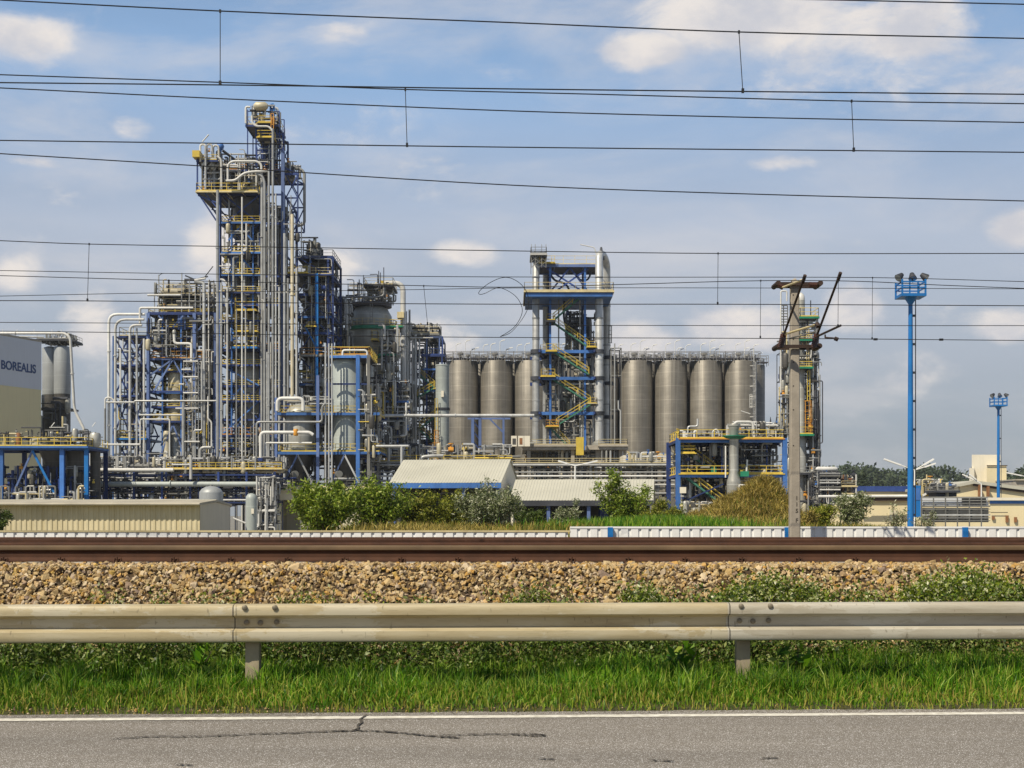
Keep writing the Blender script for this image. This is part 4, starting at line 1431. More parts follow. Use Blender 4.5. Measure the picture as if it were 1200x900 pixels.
# ------------------------------------------------------------------ the plant
def left_pipe_tower():
    t = Thing('pipe_structure', 'wide blue steel pipe structure with three bent white pipes, left of the tall tower', 'process unit', 192, 190)
    # open braced bay on the left
    for d, m in ((0, 'blue'), (7, 'navy')):
        t.col(134, 394, 900, d, 3.6, m)
        t.col(152 if d == 0 else 150, 394, 900, d, 2.2, 'navy')
        for a, b in ((394, 428), (428, 464), (464, 508), (508, 545)):
            t.beam((134, a, d), (152, b, d), 1.7, 'navy', 'brace'); t.beam((152, a, d), (134, b, d), 1.7, 'navy', 'brace')
            t.beam((152, b, d), (170, a, d), 1.5, 'navy', 'brace'); t.beam((152, a, d), (170, b, d), 1.5, 'navy', 'brace')
            t.beam((134, b, d), (172, b, d), 2.0, 'navy')
    for y in (394, 428, 464, 508):
        t.beam((134, y, 0), (134, y, 7), 2, 'navy')
    t.platform(140, 173, 394, 0, 7, 'cream_rail', edge='navy', hp=10)
    t.platform(134, 173, 428, 1, 7, 'yellow', 'fl', edge='navy', hp=8)
    t.platform(140, 173, 464, 1, 7, 'yellow', 'f', edge='navy', hp=8)
    t.platform(137, 173, 514, -1, 7, 'yellow', 'fl', edge='bright_blue', hp=8)
    # main bay
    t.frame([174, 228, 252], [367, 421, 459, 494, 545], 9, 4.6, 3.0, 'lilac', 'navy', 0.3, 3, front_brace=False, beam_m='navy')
    t.platform(174, 252, 367, 0, 9, 'yellow', 'flr', edge='navy', hp=4.5)
    t.platform(176, 252, 420, 0, 9, 'orange', 'fl', edge='lilac', hp=8)
    t.platform(176, 222, 394, 1.5, 9, 'yellow', 'f', edge='navy', hp=7)
    t.platform(176, 226, 459, 0.5, 9, 'yellow', 'fl', edge='blue', hp=10)
    t.platform(176, 226, 494, 0.3, 9, 'yellow', 'fl', edge='lilac', hp=9)
    t.platform(228, 252, 445, 0, 9, 'yellow', 'f', edge='navy', hp=7)
    t.platform(228, 252, 510, 0, 9, 'yellow', 'f', edge='navy', hp=7)
    for a, b in ((((186, 370), (197, 383))), (((215, 370), (203, 383))), (((220, 370), (228, 380))), (((246, 370), (232, 388)))):
        t.beam((*a, -.1), (*b, -.1), 1.6, 'lilac', 'brace')
    for x in (209, 212.5, 216):
        t.col(x, 368, 386, .3, 2.2, 'lilac')
    for a, b in (((203, 421), (181, 458)), ((203, 421), (224, 458)), ((203, 497), (186, 540)), ((203, 497), (219, 540)), ((203, 421), (176, 440))):
        t.beam((*a, -.15), (*b, -.15), 1.8, 'lilac', 'brace')
    # vessel column
    t.vessel(203, 2.0, [(2.5, 424), (5, 427), (9, 434), (10, 440), (10, 482), (9, 492)], 'vessel_cream')
    t.vessel(203, 2.2, [(11, 497), (12, 500), (12, 900)], 'vessel')
    t.vessel(195, 0.3, [(3.5, 505), (4.5, 508), (4.5, 900)], 'vessel_cream', 'drum', 16)
    t.vessel(240, 5, [(4, 372), (9, 378), (10, 384), (10, 416), (8, 420)], 'vessel_dark')
    t.vessel(240, 5, [(8, 425), (9, 428), (9, 508)], 'vessel_dark')
    # bent pipes on the left edge
    t.pipe([(130, 900, -1.0), (130, 369.5, -1.0), (172, 369.5, -1.0)], 1.6, 'white', 10, n=12, flange=8)
    t.pipe([(138.5, 900, -1.4), (138.5, 376, -1.4), (172, 376, -1.4)], 1.5, 'white', 12, n=12, flange=9)
    t.pipe([(156, 900, -1.6), (156, 383, -1.6), (170, 383, -1.6)], 1.5, 'white', 11, n=12, flange=9)
    t.pipe([(163, 900, -1.2), (163, 386, -1.2)], 1.2, 'silver', n=8)
    t.pipe([(171, 900, -1.0), (171, 398, -1.0)], 1.3, 'white', n=8)
    t.pipe([(144, 470, -1.2), (144, 410, -1.2), (141, 410, -1.2)], 1.1, 'white', 4)
    t.pipe([(167, 381, -1.3), (167, 362.5, -1.3), (229, 362.5, -1.3)], 1.4, 'white', 2, n=10)
    t.pipe([(127, 900, -1.5), (127, 467, -1.5), (134, 467, -1.5), (138, 472, -1.5)], 1.1, 'white', 4)
    t.pipe([(130, 473, -2.2), (163, 473, -2.2), (163, 471.3, -2.2), (300, 471.3, -2.2)], 1.1, 'silver', 1, n=10)
    t.pipe([(168, 487.5, -2.0), (218, 487.5, -2.0)], 1.0, 'white')
    t.pipe([(169, 545, -2.0), (169, 492.5, -2.0), (203, 492.5, -2.0), (203, 560, -2.0)], .9, 'white', 2)
    t.pipe([(113, 900, -2.5), (113, 522, -2.5), (170, 522, -2.5)], 1.2, 'white', 3)
    t.pipe([(128, 536, -2), (170, 536, -2)], .9, 'grey'); t.pipe([(128, 536, -2), (128, 480, -2)], .9, 'grey')
    t.pipe([(187, 900, -2), (187, 538.5, -2), (219, 538.5, -2), (219, 470, -2)], 2.1, 'silver', 5, n=12)
    t.pipe([(241, 900, -1), (241, 333, -1), (230, 331, -1)], 1.9, 'silver', 3, n=12)
    t.pipe([(246, 900, -.8), (246, 329, -.8)], .7, 'white')
    t.pipe([(239.5, 900, -2.5), (239.5, 525.5, -2.5), (252, 525.5, -2.5)], 2.0, 'silver', 5, n=12)
    t.pipe([(248, 466, -2.2), (248, 492, -2.2), (252, 496, -2.2), (252, 540, -2.2)], 1.0, 'white', 2)
    t.pipe([(240, 425, -1.8), (240, 505, -1.8), (231, 505, -1.8), (231, 540, -1.8)], .9, 'silver', 2)
    # lattice of small lines with white cross pieces
    for x in (219, 224, 229, 232.5, 236):
        t.pipe([(x, 900, -1.8), (x, 426, -1.8)], .55, 'silver' if x != 229 else 'white', n=6)
    for y, a, b in ((425.5, 219, 236), (435, 217, 228), (443.5, 219, 236), (452, 214, 220), (462, 219, 236), (480, 210, 236), (518.5, 219, 238)):
        t.pipe([(a, y, -2.1), (b, y, -2.1)], .95, 'white', n=8)
    for k in range(14):
        y = 430 + k * 7.5
        t.beam((219, y, -1.7), (236, y + 7.5 * (1 if k % 2 else -1), -1.7), .7, 'grey', 'brace')
    for y in (388.3, 406.5):
        t.pipe([(179, y, -.8), (196, y, -.8)], 1.0, 'white')
    t.pipe([(188, 400, -.8), (188, 376, -.8), (192, 376, -.8)], 1.5, 'silver', 3, flange=1)
    t.pipe([(206, 393, -.8), (206, 403.5, -.8), (226, 403.5, -.8), (226, 424, -.8)], 1.6, 'white', 4, n=12)
    # roof equipment
    o = t.pt(183, 338, 3); q = t.pt(216, 338, 3); r = t.s(4.6)
    t.put('drum', MB('beige').tube([o, o + Vector((.3, 0, 0)), q - Vector((.3, 0, 0)), q], [r * .5, r, r, r * .5], 18), 50)
    t.platform(183, 229, 344, 0.5, 8, 'cream_rail', 'flr', edge='vessel_dark', hp=11)
    t.platform(183, 232, 357, 1, 8, 'cream_rail', 'f', edge='dark', hp=8)
    t.pipe([(174, 346.5, -.5), (213, 346.5, -.5)], 1.3, 'white', n=10)
    t.pipe([(205, 352.5, 1), (252, 352.5, 1)], 2.5, 'grey', n=12)
    t.pipe([(216, 342, 1.5), (252, 342, 1.5)], 1.6, 'beige')
    for x, a in ((181, 331), (186, 322), (213, 320), (222, 328), (229, 333), (235, 333)):
        t.pipe([(x, a, 0), (x, 366, 0)], .75, 'silver', n=6)
    t.pipe([(186, 323, 0), (190, 320.5, 0), (192, 320.5, 0)], .4, 'dark', 1)
    t.beam((213, 320, 2), (225, 325, 2), 1.6, 'dark', 'crane_arm'); t.beam((225, 325, 2), (240, 321, 2), 1.5, 'dark', 'crane_arm'); t.beam((236, 322, 2), (246, 309, 2), 1.0, 'dark', 'crane_arm')
    t.pipe([(229, 329, -.5), (242, 327, -.5)], 1.2, 'white')
    t.clutter(180, 250, 326, 366, 0, 8, 70, 21)
    t.clutter(177, 250, 370, 420, 0.5, 8, 70, 22)
    t.clutter(222, 250, 422, 545, -.5, 8, 60, 23); t.clutter(177, 222, 422, 545, 4.5, 8, 60, 28, ['dark'] * 4 + ['grey', 'navy', 'silver'])
    t.clutter(137, 172, 400, 545, 0.5, 6, 26, 24)
    t.clutter(120, 250, 530, 552, -2, 6, 50, 25, vert=.5)
    t.clutter(176, 215, 374, 418, -1.4, .4, 14, 126, ['silver', 'grey', 'dark', 'white'], rmax=.8)
    t.clutter(215, 252, 372, 545, -1.6, .4, 44, 26, ['silver'] * 4 + ['white'] * 3 + ['grey'] * 2 + ['beige', 'yellow', 'dark'], rmax=.8)
    t.clutter(136, 172, 398, 545, -1, .4, 22, 27, ['silver'] * 4 + ['white'] * 3 + ['grey'] * 2 + ['beige', 'yellow', 'dark'], rmax=.7)
    for y in (383, 407, 434, 476):
        t.platform(177, 226, y, .6, 8, 'yellow', 'f', edge='navy', hp=5.5)
    t.col(190, 367, 545, .2, 1.8, 'blue'); t.col(212, 367, 545, .2, 1.8, 'blue')
    return t.finish()


def reactor_tower():
    t = Thing('process_tower', 'tallest blue steel process tower with a bundle of vertical silver pipes and a small headframe', 'process tower', 190, 300)
    xs = [258, 333]
    t.frame(xs, [228, 262, 297, 324, 357, 410, 452, 492, 530], 11, 3.4, 2.6, 'navy', 'navy', 0.0, 5)
    for y0, y1 in ((228, 262), (262, 297), (297, 324), (324, 357), (452, 492), (492, 530)):
        for d in (.2, 10.8):
            t.beam((262, y1, d), (304, y0, d), 1.5, 'navy', 'brace'); t.beam((304, y1, d), (262, y0, d), 1.5, 'navy', 'brace')
    for d in (.2, 11): t.col(305, 228, 900, d, 2.6, 'navy')
    t.col(256.5, 226, 900, -.4, 4.2, 'lilac')
    t.col(332.5, 178, 900, -.6, 4.0, 'lilac')
    t.pipe([(309, 900, -1.2), (309, 210, -1.2)], 1.9, 'silver', n=12, flange=14)
    # arched braces under the yellow galleries
    for y in (266, 301, 455, 496):
        t.beam((268, y + 16, -.2), (282, y, -.2), 1.8, 'blue', 'brace'); t.beam((282, y, -.2), (296, y + 16, -.2), 1.8, 'blue', 'brace')
    for y, hp in ((262, 6.5), (297, 6.5), (323, 6.5)):
        t.platform(262, 306, y, -1, 11, 'yellow', 'fl', edge='blue', hp=hp)
    t.platform(256, 334, 357, 0, 11, 'yellow', 'f', edge='navy', hp=7)
    t.platform(280, 303, 366, -2.0, 1, 'yellow', 'flr', edge='yellow', hp=9.5)
    t.platform(277, 304, 390, -1.6, 3, 'yellow', 'flr', edge='yellow', hp=6)
    t.platform(277, 304, 408.5, -2.0, 3, 'yellow', 'flr', edge='bright_blue', hp=12)
    t.platform(256, 334, 410, 0, 11, 'orange', 'f', edge='navy', hp=7)
    t.platform(256, 334, 452, 0, 11, 'yellow', 'f', edge='navy', hp=6)
    t.platform(256, 322, 510, -.5, 11, 'orange', 'f', edge='navy', hp=8)
    t.platform(262, 306, 543, -1, 8, 'yellow', 'f', edge='navy', hp=9)
    # head gallery
    t.platform(233, 303.5, 227, -1.5, 8, 'yellow', 'flr', edge='cream_rail', hp=9, th=1.5)
    for d in (-1, 7.5):
        t.beam((234, 228, d), (255, 260, d), 1.8, 'navy', 'brace'); t.beam((242, 228, d), (255, 244, d), 1.4, 'navy', 'brace'); t.beam((234, 231, d), (255, 239, d), 1.4, 'navy', 'brace')
    for x, d in ((234, -1.4), (234, 7), (302, 7)):
        t.col(x, 189, 226, d, 1.6, 'navy')
    t.platform(233, 256, 190, -1, 7, 'yellow', 'flr', edge='navy', hp=6)
    t.platform(256, 334, 197, 1, 9, 'orange', 'fr', edge='navy', hp=6)
    t.vessel(287, 4, [(2, 189), (8, 192), (15, 200), (18.5, 210), (19.5, 220), (19.5, 226)], 'vessel_cream')
    t.vessel(287, 3.2, [(19.5, 229), (19.5, 248), (18, 252), (9, 268), (5, 272), (5, 290)], 'vessel_dark', subs=[])
    t.vessel(250, 2.5, [(3, 196), (6, 202), (6.5, 216), (4, 225)], 'vessel_dark', 'drum', 16)
    # inverted U pipes, blue dome and vent at the upper left
    for i, (a, b, c) in enumerate(((237, 172, 243), (243.5, 170.5, 249.5), (250, 170.5, 256))):
        t.pipe([(a, 192 + i, -1.2 + i * .6), (a, b, -1.2 + i * .6), (c, b, -1.2 + i * .6), (c + .5, 190, -1 + i * .6), (c - 6, 199, -1 + i * .6)], 1.15, 'white', 6, n=10)
    t.pipe([(243.5, 225, -1.4), (243.5, 174, -1.4)], 1.3, 'silver', flange=3)
    t.pipe([(256, 185, -1), (261, 189, -1), (261.5, 224, -1)], 1.3, 'white', 3)
    t.pipe([(239, 168.5, -1), (246.5, 160, -1)], .8, 'white')
    t.vessel(255.5, 1.5, [(1, 164), (3.5, 165.5), (4.6, 168), (3.6, 171), (1.5, 173), (1.2, 190)], 'blue', 'blue_dome', 16)
    t.box(229.5, 238, 181, 188.5, -2.2, -.5, 'yellow', 'yellow_box')
    t.pipe([(259, 174, 1), (272, 183, 2)], 1.6, 'vessel_dark'.replace('vessel_dark', 'dark'), n=8)
    # big white U pipes round the head vessel
    t.pipe([(270.5, 216, -2), (270.5, 197, -2), (276, 193.3, -2), (304, 193.3, -2), (309.5, 197, -2), (309.5, 214, -2)], 1.35, 'white', 5, n=12)
    t.pipe([(269, 217, -2.4), (280, 216.5, -2.4), (290, 208, -2.4), (300, 206.3, -2.4), (319, 205.5, -2.4)], 1.5, 'white', 4, n=12)
    t.pipe([(304, 208, -2.2), (311, 211, -2.2), (313.5, 218, -2.2), (313.5, 900, -2.2)], 1.5, 'silver', 4, n=12, flange=9)
    # vertical pipe bundle
    for x, y, r, m, fl in ((259.7, 228, 1.7, 'silver', 12), (264, 335, 1.1, 'silver', 9), (271, 340, 1.2, 'white', 0), (288, 236, 0.95, 'white', 14), (281.5, 366, .8, 'silver', 10), (292, 366, .75, 'white', 10), (301.5, 366, .75, 'silver', 10),
                           (319, 204, 1.3, 'silver', 7), (323.5, 157, 1.35, 'silver', 8), (327, 232, 1.05, 'silver', 6), (337, 278, 1.4, 'silver', 11), (341, 330, 1.3, 'silver', 13), (346, 256, 2.0, 'beige', 16), (351, 318, 1.25, 'white', 12), (317, 415, 1.0, 'silver', 9), (331, 340, 1.2, 'silver', 7)):
        t.pipe([(x, 900, -2.6), (x, y, -2.6)], r, m, n=10, flange=fl)
    t.pipe([(323.5, 160, -2.6), (319, 154.3, -2.6), (304, 154.3, -2.6), (299.5, 150, -2.6), (299.5, 142, -2.6)], 1.2, 'white', 4, n=10)
    t.pipe([(270, 336, -2.4), (266, 331, -2.4), (262, 331, -2.4)], 1.1, 'white', 3)
    # headframe
    for d in (1, 5):
        for x, y0, w in ((288.5, 126, 1.2), (298.5, 138, 1.6), (317, 124, 2.2), (326, 128, 1.2), (330.5, 155, 2.0)):
            t.col(x, y0, 200, d, w, 'navy')
        for a, b in ((147, 165), (165, 182), (182, 198)):
            t.beam((298.5, a, d), (317, b, d), 1.2, 'navy', 'brace'); t.beam((317, a, d), (298.5, b, d), 1.2, 'navy', 'brace')
        t.beam((317, 155, d), (331, 155, d), 1.8, 'navy'); t.beam((318, 152, d), (331, 180, d), 1.4, 'navy', 'brace'); t.beam((317, 198, d), (330, 165, d), 1.2, 'navy', 'brace')
        t.beam((289, 128, d), (326, 128, d), 1.0, 'navy')
    t.platform(288.5, 325.5, 146.5, 0, 6, 'cream_rail', 'flr', edge='navy', hp=9)
    t.platform(303, 319, 145.5, -.8, 0.2, 'yellow', 'flr', edge='yellow', hp=8)
    t.platform(303.5, 322, 164, -1.4, 4, 'yellow', 'flr', edge='yellow', hp=7.5)
    t.box(319, 322.5, 140, 147, -1.0, .2, 'orange', 'orange_cabinet'); t.ladder(320.8, 136, 155, -1.2, 3, 'orange', False)
    t.box(305, 316, 147.8, 155, 1.5, 5, 'navy', 'duct'); t.vessel(310.5, 3, [(5, 165), (5.5, 167), (5.5, 186), (3, 193), (2.5, 198)], 'navy', 'hopper', 18)
    o, q, r = t.pt(297, 124, .2), t.pt(313.5, 124, .2), t.s(5.0)
    t.put('drum', MB('vessel_cream').tube([o, o + Vector((.35, 0, 0)), q - Vector((.35, 0, 0)), q], [r * .5, r, r, r * .5], 18), 60)
    t.pipe([(288.3, 145, -.2), (288.3, 125.5, -.2), (293.5, 126, -.2)], 1.25, 'white', 4, n=10)
    t.pipe([(315.5, 138, 1), (315.5, 119.5, 1), (319.5, 119.5, 1), (319.5, 134, 1)], 1.1, 'bright_blue', 3)
    t.pipe([(311, 122, .5), (309.5, 136, .5)], 1.0, 'white'); t.box(302, 306, 130, 137, 1, 3, 'dark', 'equipment_box')
    t.clutter(292, 325, 122, 146, 0, 5, 16, 31, rmax=.8)
    # outrigger on the right of the head
    for d in (0, 6):
        t.col(349, 205, 262, d, 1.5, 'navy'); t.beam((334, 204, d), (350, 204, d), 2.4, 'navy'); t.beam((334, 197, d), (350, 204, d), 1.6, 'navy', 'brace')
        for a, b in ((205, 232), (232, 262)):
            t.beam((335, a, d), (349, b, d), 1.3, 'navy', 'brace'); t.beam((349, a, d), (335, b, d), 1.3, 'navy', 'brace'); t.beam((335, b, d), (349, b, d), 1.6, 'navy')
    t.pipe([(336, 191, 1), (350, 195.5, 1), (355.5, 200, 1), (355.5, 261, 1), (347, 263, 1)], 1.7, 'grey', 6, n=12)
    t.clutter(334, 349, 189, 203, 0, 5, 14, 32, rmax=.9)
    # inner vessels
    t.vessel(288, 5, [(6, 300), (9, 304), (9, 320), (6, 323)], 'vessel_dark')
    t.vessel(287, 5, [(9, 326), (11, 329), (11, 352), (9, 356)], 'vessel_dark')
    t.box(290.5, 302.5, 336, 355.5, 0.5, 3, 'vessel_green', 'tank_box')
    t.vessel(288, 2.2, [(14, 412), (15, 414), (15, 478), (13, 482), (6, 502), (5, 508)], 'vessel', subs=[])
    t.vessel(287, 4, [(10, 512), (11, 514), (11, 900)], 'vessel_dark')
    t.vessel(320, 7, [(8, 230), (8, 900)], 'vessel_mid', 'vessel', 20)
    t.clutter(236, 304, 180, 224, 0, 7, 70, 33, rmax=1.1)
    t.clutter(262, 330, 230, 356, 0, 10, 110, 34, ['grey'] * 4 + ['dark'] * 2 + ['silver', 'navy', 'beige'])
    t.clutter(258, 335, 358, 545, 0, 10, 150, 35, ['grey'] * 4 + ['dark'] * 2 + ['silver'] * 2 + ['navy', 'white'])
    t.clutter(309, 352, 230, 540, -2.2, 2, 40, 36, ['silver', 'grey', 'white'], rmax=.8)
    t.clutter(256, 330, 535, 552, -2.5, 4, 35, 37)
    t.clutter(258, 306, 500, 545, -1.6, .6, 24, 138, ['silver', 'grey', 'dark'], rmax=.8)
    t.clutter(258, 306, 264, 408, -1.6, .6, 42, 38, ['silver'] * 4 + ['white'] * 3 + ['grey'] * 2 + ['beige', 'yellow', 'dark'], rmax=.8)
    t.clutter(238, 303, 176, 226, -1, 6, 60, 39, ['silver'] * 4 + ['white'] * 3 + ['grey'] * 2 + ['beige', 'yellow', 'dark'], rmax=.9)
    t.clutter(300, 330, 148, 200, 0, 5, 36, 40, ['grey', 'dark', 'navy', 'silver', 'white'], rmax=.7)
    for y in (343, 376, 428, 470, 525):
        t.platform(262, 306, y, -.8, 9, 'yellow', 'f', edge='navy', hp=5.5)
    for a, b in (((262, 345), (304, 372)), ((262, 430), (304, 452)), ((304, 470), (262, 508)), ((304, 376), (262, 408))):
        t.beam((*a, -.2), (*b, -.2), 1.6, 'blue', 'brace')
    t.col(272, 262, 530, -.3, 1.8, 'blue'); t.col(297, 262, 408, -.3, 1.6, 'blue')
    return t.finish()


def side_tower():
    t = Thing('process_structure', 'dark galleried steel structure leaning on the right side of the tallest tower', 'process structure', 194, 366)
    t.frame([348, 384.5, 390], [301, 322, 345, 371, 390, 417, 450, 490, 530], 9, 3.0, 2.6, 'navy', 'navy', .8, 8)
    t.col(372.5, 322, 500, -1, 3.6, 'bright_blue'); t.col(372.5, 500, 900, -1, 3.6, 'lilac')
    t.platform(349, 390, 301, 0, 9, 'grey', 'flr', edge='navy', hp=8)
    t.platform(338, 388, 323, -1, 9, 'cream_rail', 'flr', edge='navy', hp=7.5)
    t.platform(340, 362, 322, -1.6, -1.1, 'yellow', 'f', edge='yellow', hp=7)
    for y in (345, 371, 390):
        t.platform(346, 388, y, 0, 9, 'grey', 'fr', edge='blue' if y == 371 else 'navy', hp=6)
    t.platform(360, 371.5, 384, -1.5, 2, 'yellow', 'flr', edge='yellow', hp=4.5)
    t.platform(354, 432, 417, -1.2, 6, 'orange', 'flr', edge='grey', hp=8)
    t.platform(352, 388, 450, 0, 9, 'yellow', 'fr', edge='blue', hp=7)
    t.beam((358, 382, -1), (372, 408, -1), 1.8, 'bright_blue', 'brace')
    t.vessel(362, 4, [(5, 283), (8, 288), (9, 294), (9, 320)], 'vessel_mid'); t.vessel(362, 4, [(10, 325), (10, 415)], 'vessel_mid')
    t.vessel(380, 4, [(4, 330), (5, 333), (5, 365)], 'vessel_mid', 'drum', 16)
    t.vessel(360, 5, [(12, 420), (12, 520)], 'vessel_mid')
    t.clutter(350, 372, 276, 300, 1, 7, 26, 41, rmax=1.0)
    t.clutter(350, 388, 303, 416, 0, 8, 90, 42, ['grey'] * 4 + ['dark'] * 2 + ['silver'] * 4 + ['rust'])
    t.clutter(340, 388, 420, 540, 0, 8, 90, 43, ['grey'] * 4 + ['dark'] * 2 + ['silver'] * 4 + ['navy'])
    t.clutter(350, 389, 300, 500, -1, .8, 60, 44, ['silver'] * 4 + ['white'] * 3 + ['grey'] * 2 + ['beige', 'yellow', 'dark'], rmax=.7)
    return t.finish()


def hopper_structure():
    t = Thing('hopper_structure', 'two conical-bottomed hopper vessels in a blue frame standing on a beige concrete block', 'hopper unit', 165, 378)
    # concrete base
    b = MB('beige_wall')
    x0, x1 = t.pt(322, 0).x, t.pt(441, 0).x
    z1 = t.pt(0, 571).z
    zo0, zo1 = t.pt(0, 611).z, t.pt(0, 586).z
    xo0, xo1 = t.pt(331, 0).x, t.pt(353, 0).x
    y0, y1 = 164, 176
    b.box(x0, xo0, y0, y1, -1.5, z1 - .5); b.box(xo1, x1, y0, y1, -1.5, z1 - .5); b.box(xo0, xo1, y0, y1, zo1, z1 - .5); b.box(xo0, xo1, y0 + 4, y1, -1.5, zo1)
    b.box(x0 - .3, x1 + .3, y0 - .3, y1 + .3, z1 - .5, z1)
    t.put('concrete_base', b, 1e3)
    for d, m in ((0, 'lilac'), (9, 'navy')):
        for x, w in ((323.5, 3.0), (372.5, 3.4), (419.5, 4.4), (432, 3.6)):
            top = 466 if x < 330 else (440 if x < 400 else 416)
            t.col(x, top, 571, d, w, 'blue' if (x == 419.5 and d == 0) else ('grey' if x == 432 else m))
        for y in (485, 531):
            t.beam((322, y, d), (445, y, d), 3.2, 'blue' if d == 0 else 'navy')
        t.beam((386, 418, d), (434, 418, d), 3, 'blue' if d == 0 else 'navy'); t.beam((386, 450, d), (434, 450, d), 2, 'navy')
    t.platform(322, 442, 484, .35, 9, 'yellow', 'flr', edge='yellow', hp=8)
    t.platform(323, 445, 529.5, .35, 9, 'yellow', 'flr', edge='blue', hp=9)
    t.platform(386, 433, 417.5, .35, 9, 'yellow', 'flr', edge='yellow', hp=11)
    t.platform(322, 441, 570.5, -.5, 9, 'grey', 'f', edge='cream_rail', hp=7)
    for x in (349, 404):
        t.beam((x, 533, -.2), (x - 16, 566, -.2), 1.9, 'lilac', 'brace'); t.beam((x, 533, -.2), (x + 18, 568, -.2), 1.9, 'silver', 'brace')
    t.vessel(348, 2.35, [(2, 471), (8, 473), (13.5, 477), (16.5, 481), (16.5, 523), (17.5, 524), (17.5, 527)], 'vessel')
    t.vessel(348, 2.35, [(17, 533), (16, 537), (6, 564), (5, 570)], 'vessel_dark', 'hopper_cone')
    t.vessel(404, 2.35, [(15.5, 420), (17, 423), (17, 524), (18, 527)], 'vessel_green')
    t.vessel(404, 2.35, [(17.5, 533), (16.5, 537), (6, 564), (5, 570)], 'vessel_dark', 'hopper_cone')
    t.vessel(426, 5.5, [(4, 422), (6, 425), (6, 470), (4, 476)], 'vessel', 'drum', 18)
    t.pipe([(326.5, 482, -.8), (326.5, 467.5, -.8), (356.5, 467.5, -.8), (356.5, 482, -.8)], 2.2, 'white', 6, n=14)
    t.pipe([(303.5, 900, -1.5), (303.5, 495.5, -1.5), (379.5, 495.5, -1.5), (379.5, 478, -1.5), (383, 474, -1.5)], 1.4, 'silver', 4, n=10)
    t.pipe([(309.5, 900, -2.2), (309.5, 508, -2.2), (366, 508, -2.2), (370, 511, -2.2)], 2.0, 'white', 5, n=12, flange=7)
    t.vessel(350, -2.2, [(2.2, 504), (2.9, 505), (2.9, 511), (2.2, 512)], 'orange', 'orange_valve', 14)
    t.pipe([(313.5, 900, -1.8), (313.5, 520, -1.8), (368, 520, -1.8)], 1.1, 'white', 3)
    t.pipe([(306, 540, -2.5), (327, 536.5, -2.5)], .7, 'white')
    for x in (383, 387, 390.5):
        t.pipe([(x, 404, -1.2), (x, 566, -1.2)], .95, 'silver', n=8, flange=8)
    t.pipe([(401, 416, .4), (401, 410, .4), (430, 410, .4), (430, 440, .4)], 1.2, 'white', 4)
    t.pipe([(441, 523, -.5), (480, 523, -.5), (471, 523, -.5), (471, 560, -.5)], 1.5, 'silver', 2)
    for x in (346, 397):
        b = t.pt(x, 556, -.8); t.put('blower', MB('grey').tube([b, b + Vector((.3, -1.0, 0))], t.s(4), 16), 20)
    t.clutter(326, 440, 486, 528, 5, 9, 60, 51)
    t.clutter(326, 440, 533, 569, 1, 9, 70, 52, ['grey'] * 2 + ['dark'] * 4 + ['silver'] * 2 + ['navy'])
    t.clutter(388, 440, 420, 482, 5, 9, 40, 53)
    t.clutter(424, 442, 440, 540, -.3, 6, 40, 54)
    t.clutter(322, 385, 458, 482, 4.5, 9, 24, 55, rmax=.9)
    t.clutter(420, 440, 455, 530, -.8, 1.2, 16, 56, ['silver'] * 4 + ['white'] * 3 + ['grey'] * 2 + ['beige', 'yellow', 'dark'], rmax=.7)
    return t.finish()


def pipe_manifold():
    t = Thing('pipe_manifold', 'dense manifold of small white pipes beside the concrete block', 'pipework', 120, 312)
    for i in range(7):
        x = 300 + i * 3.4
        t.pipe([(x, 560 + (i % 3) * 5, rnd.uniform(0, 2)), (x, 900, rnd.uniform(0, 2))], .8, 'white' if i % 2 else 'silver', n=8)
    for k in range(8):
        t.pipe([(300 + rnd.uniform(0, 6), 574 + k * 7, .2), (316 + rnd.uniform(0, 6), 574 + k * 7, .2)], .7, 'white', n=8)
    t.pipe([(273, 607, 0), (290, 614, 0), (300, 614, 0)], 1.1, 'white', 3); t.pipe([(293, 900, -.3), (293, 615, -.3), (320, 615, -.3)], 1.1, 'white', 3)
    t.clutter(299, 323, 558, 628, -.5, 2.5, 110, 61, ['silver', 'white', 'white', 'grey', 'dark'], rmax=1.0)
    return t.finish()


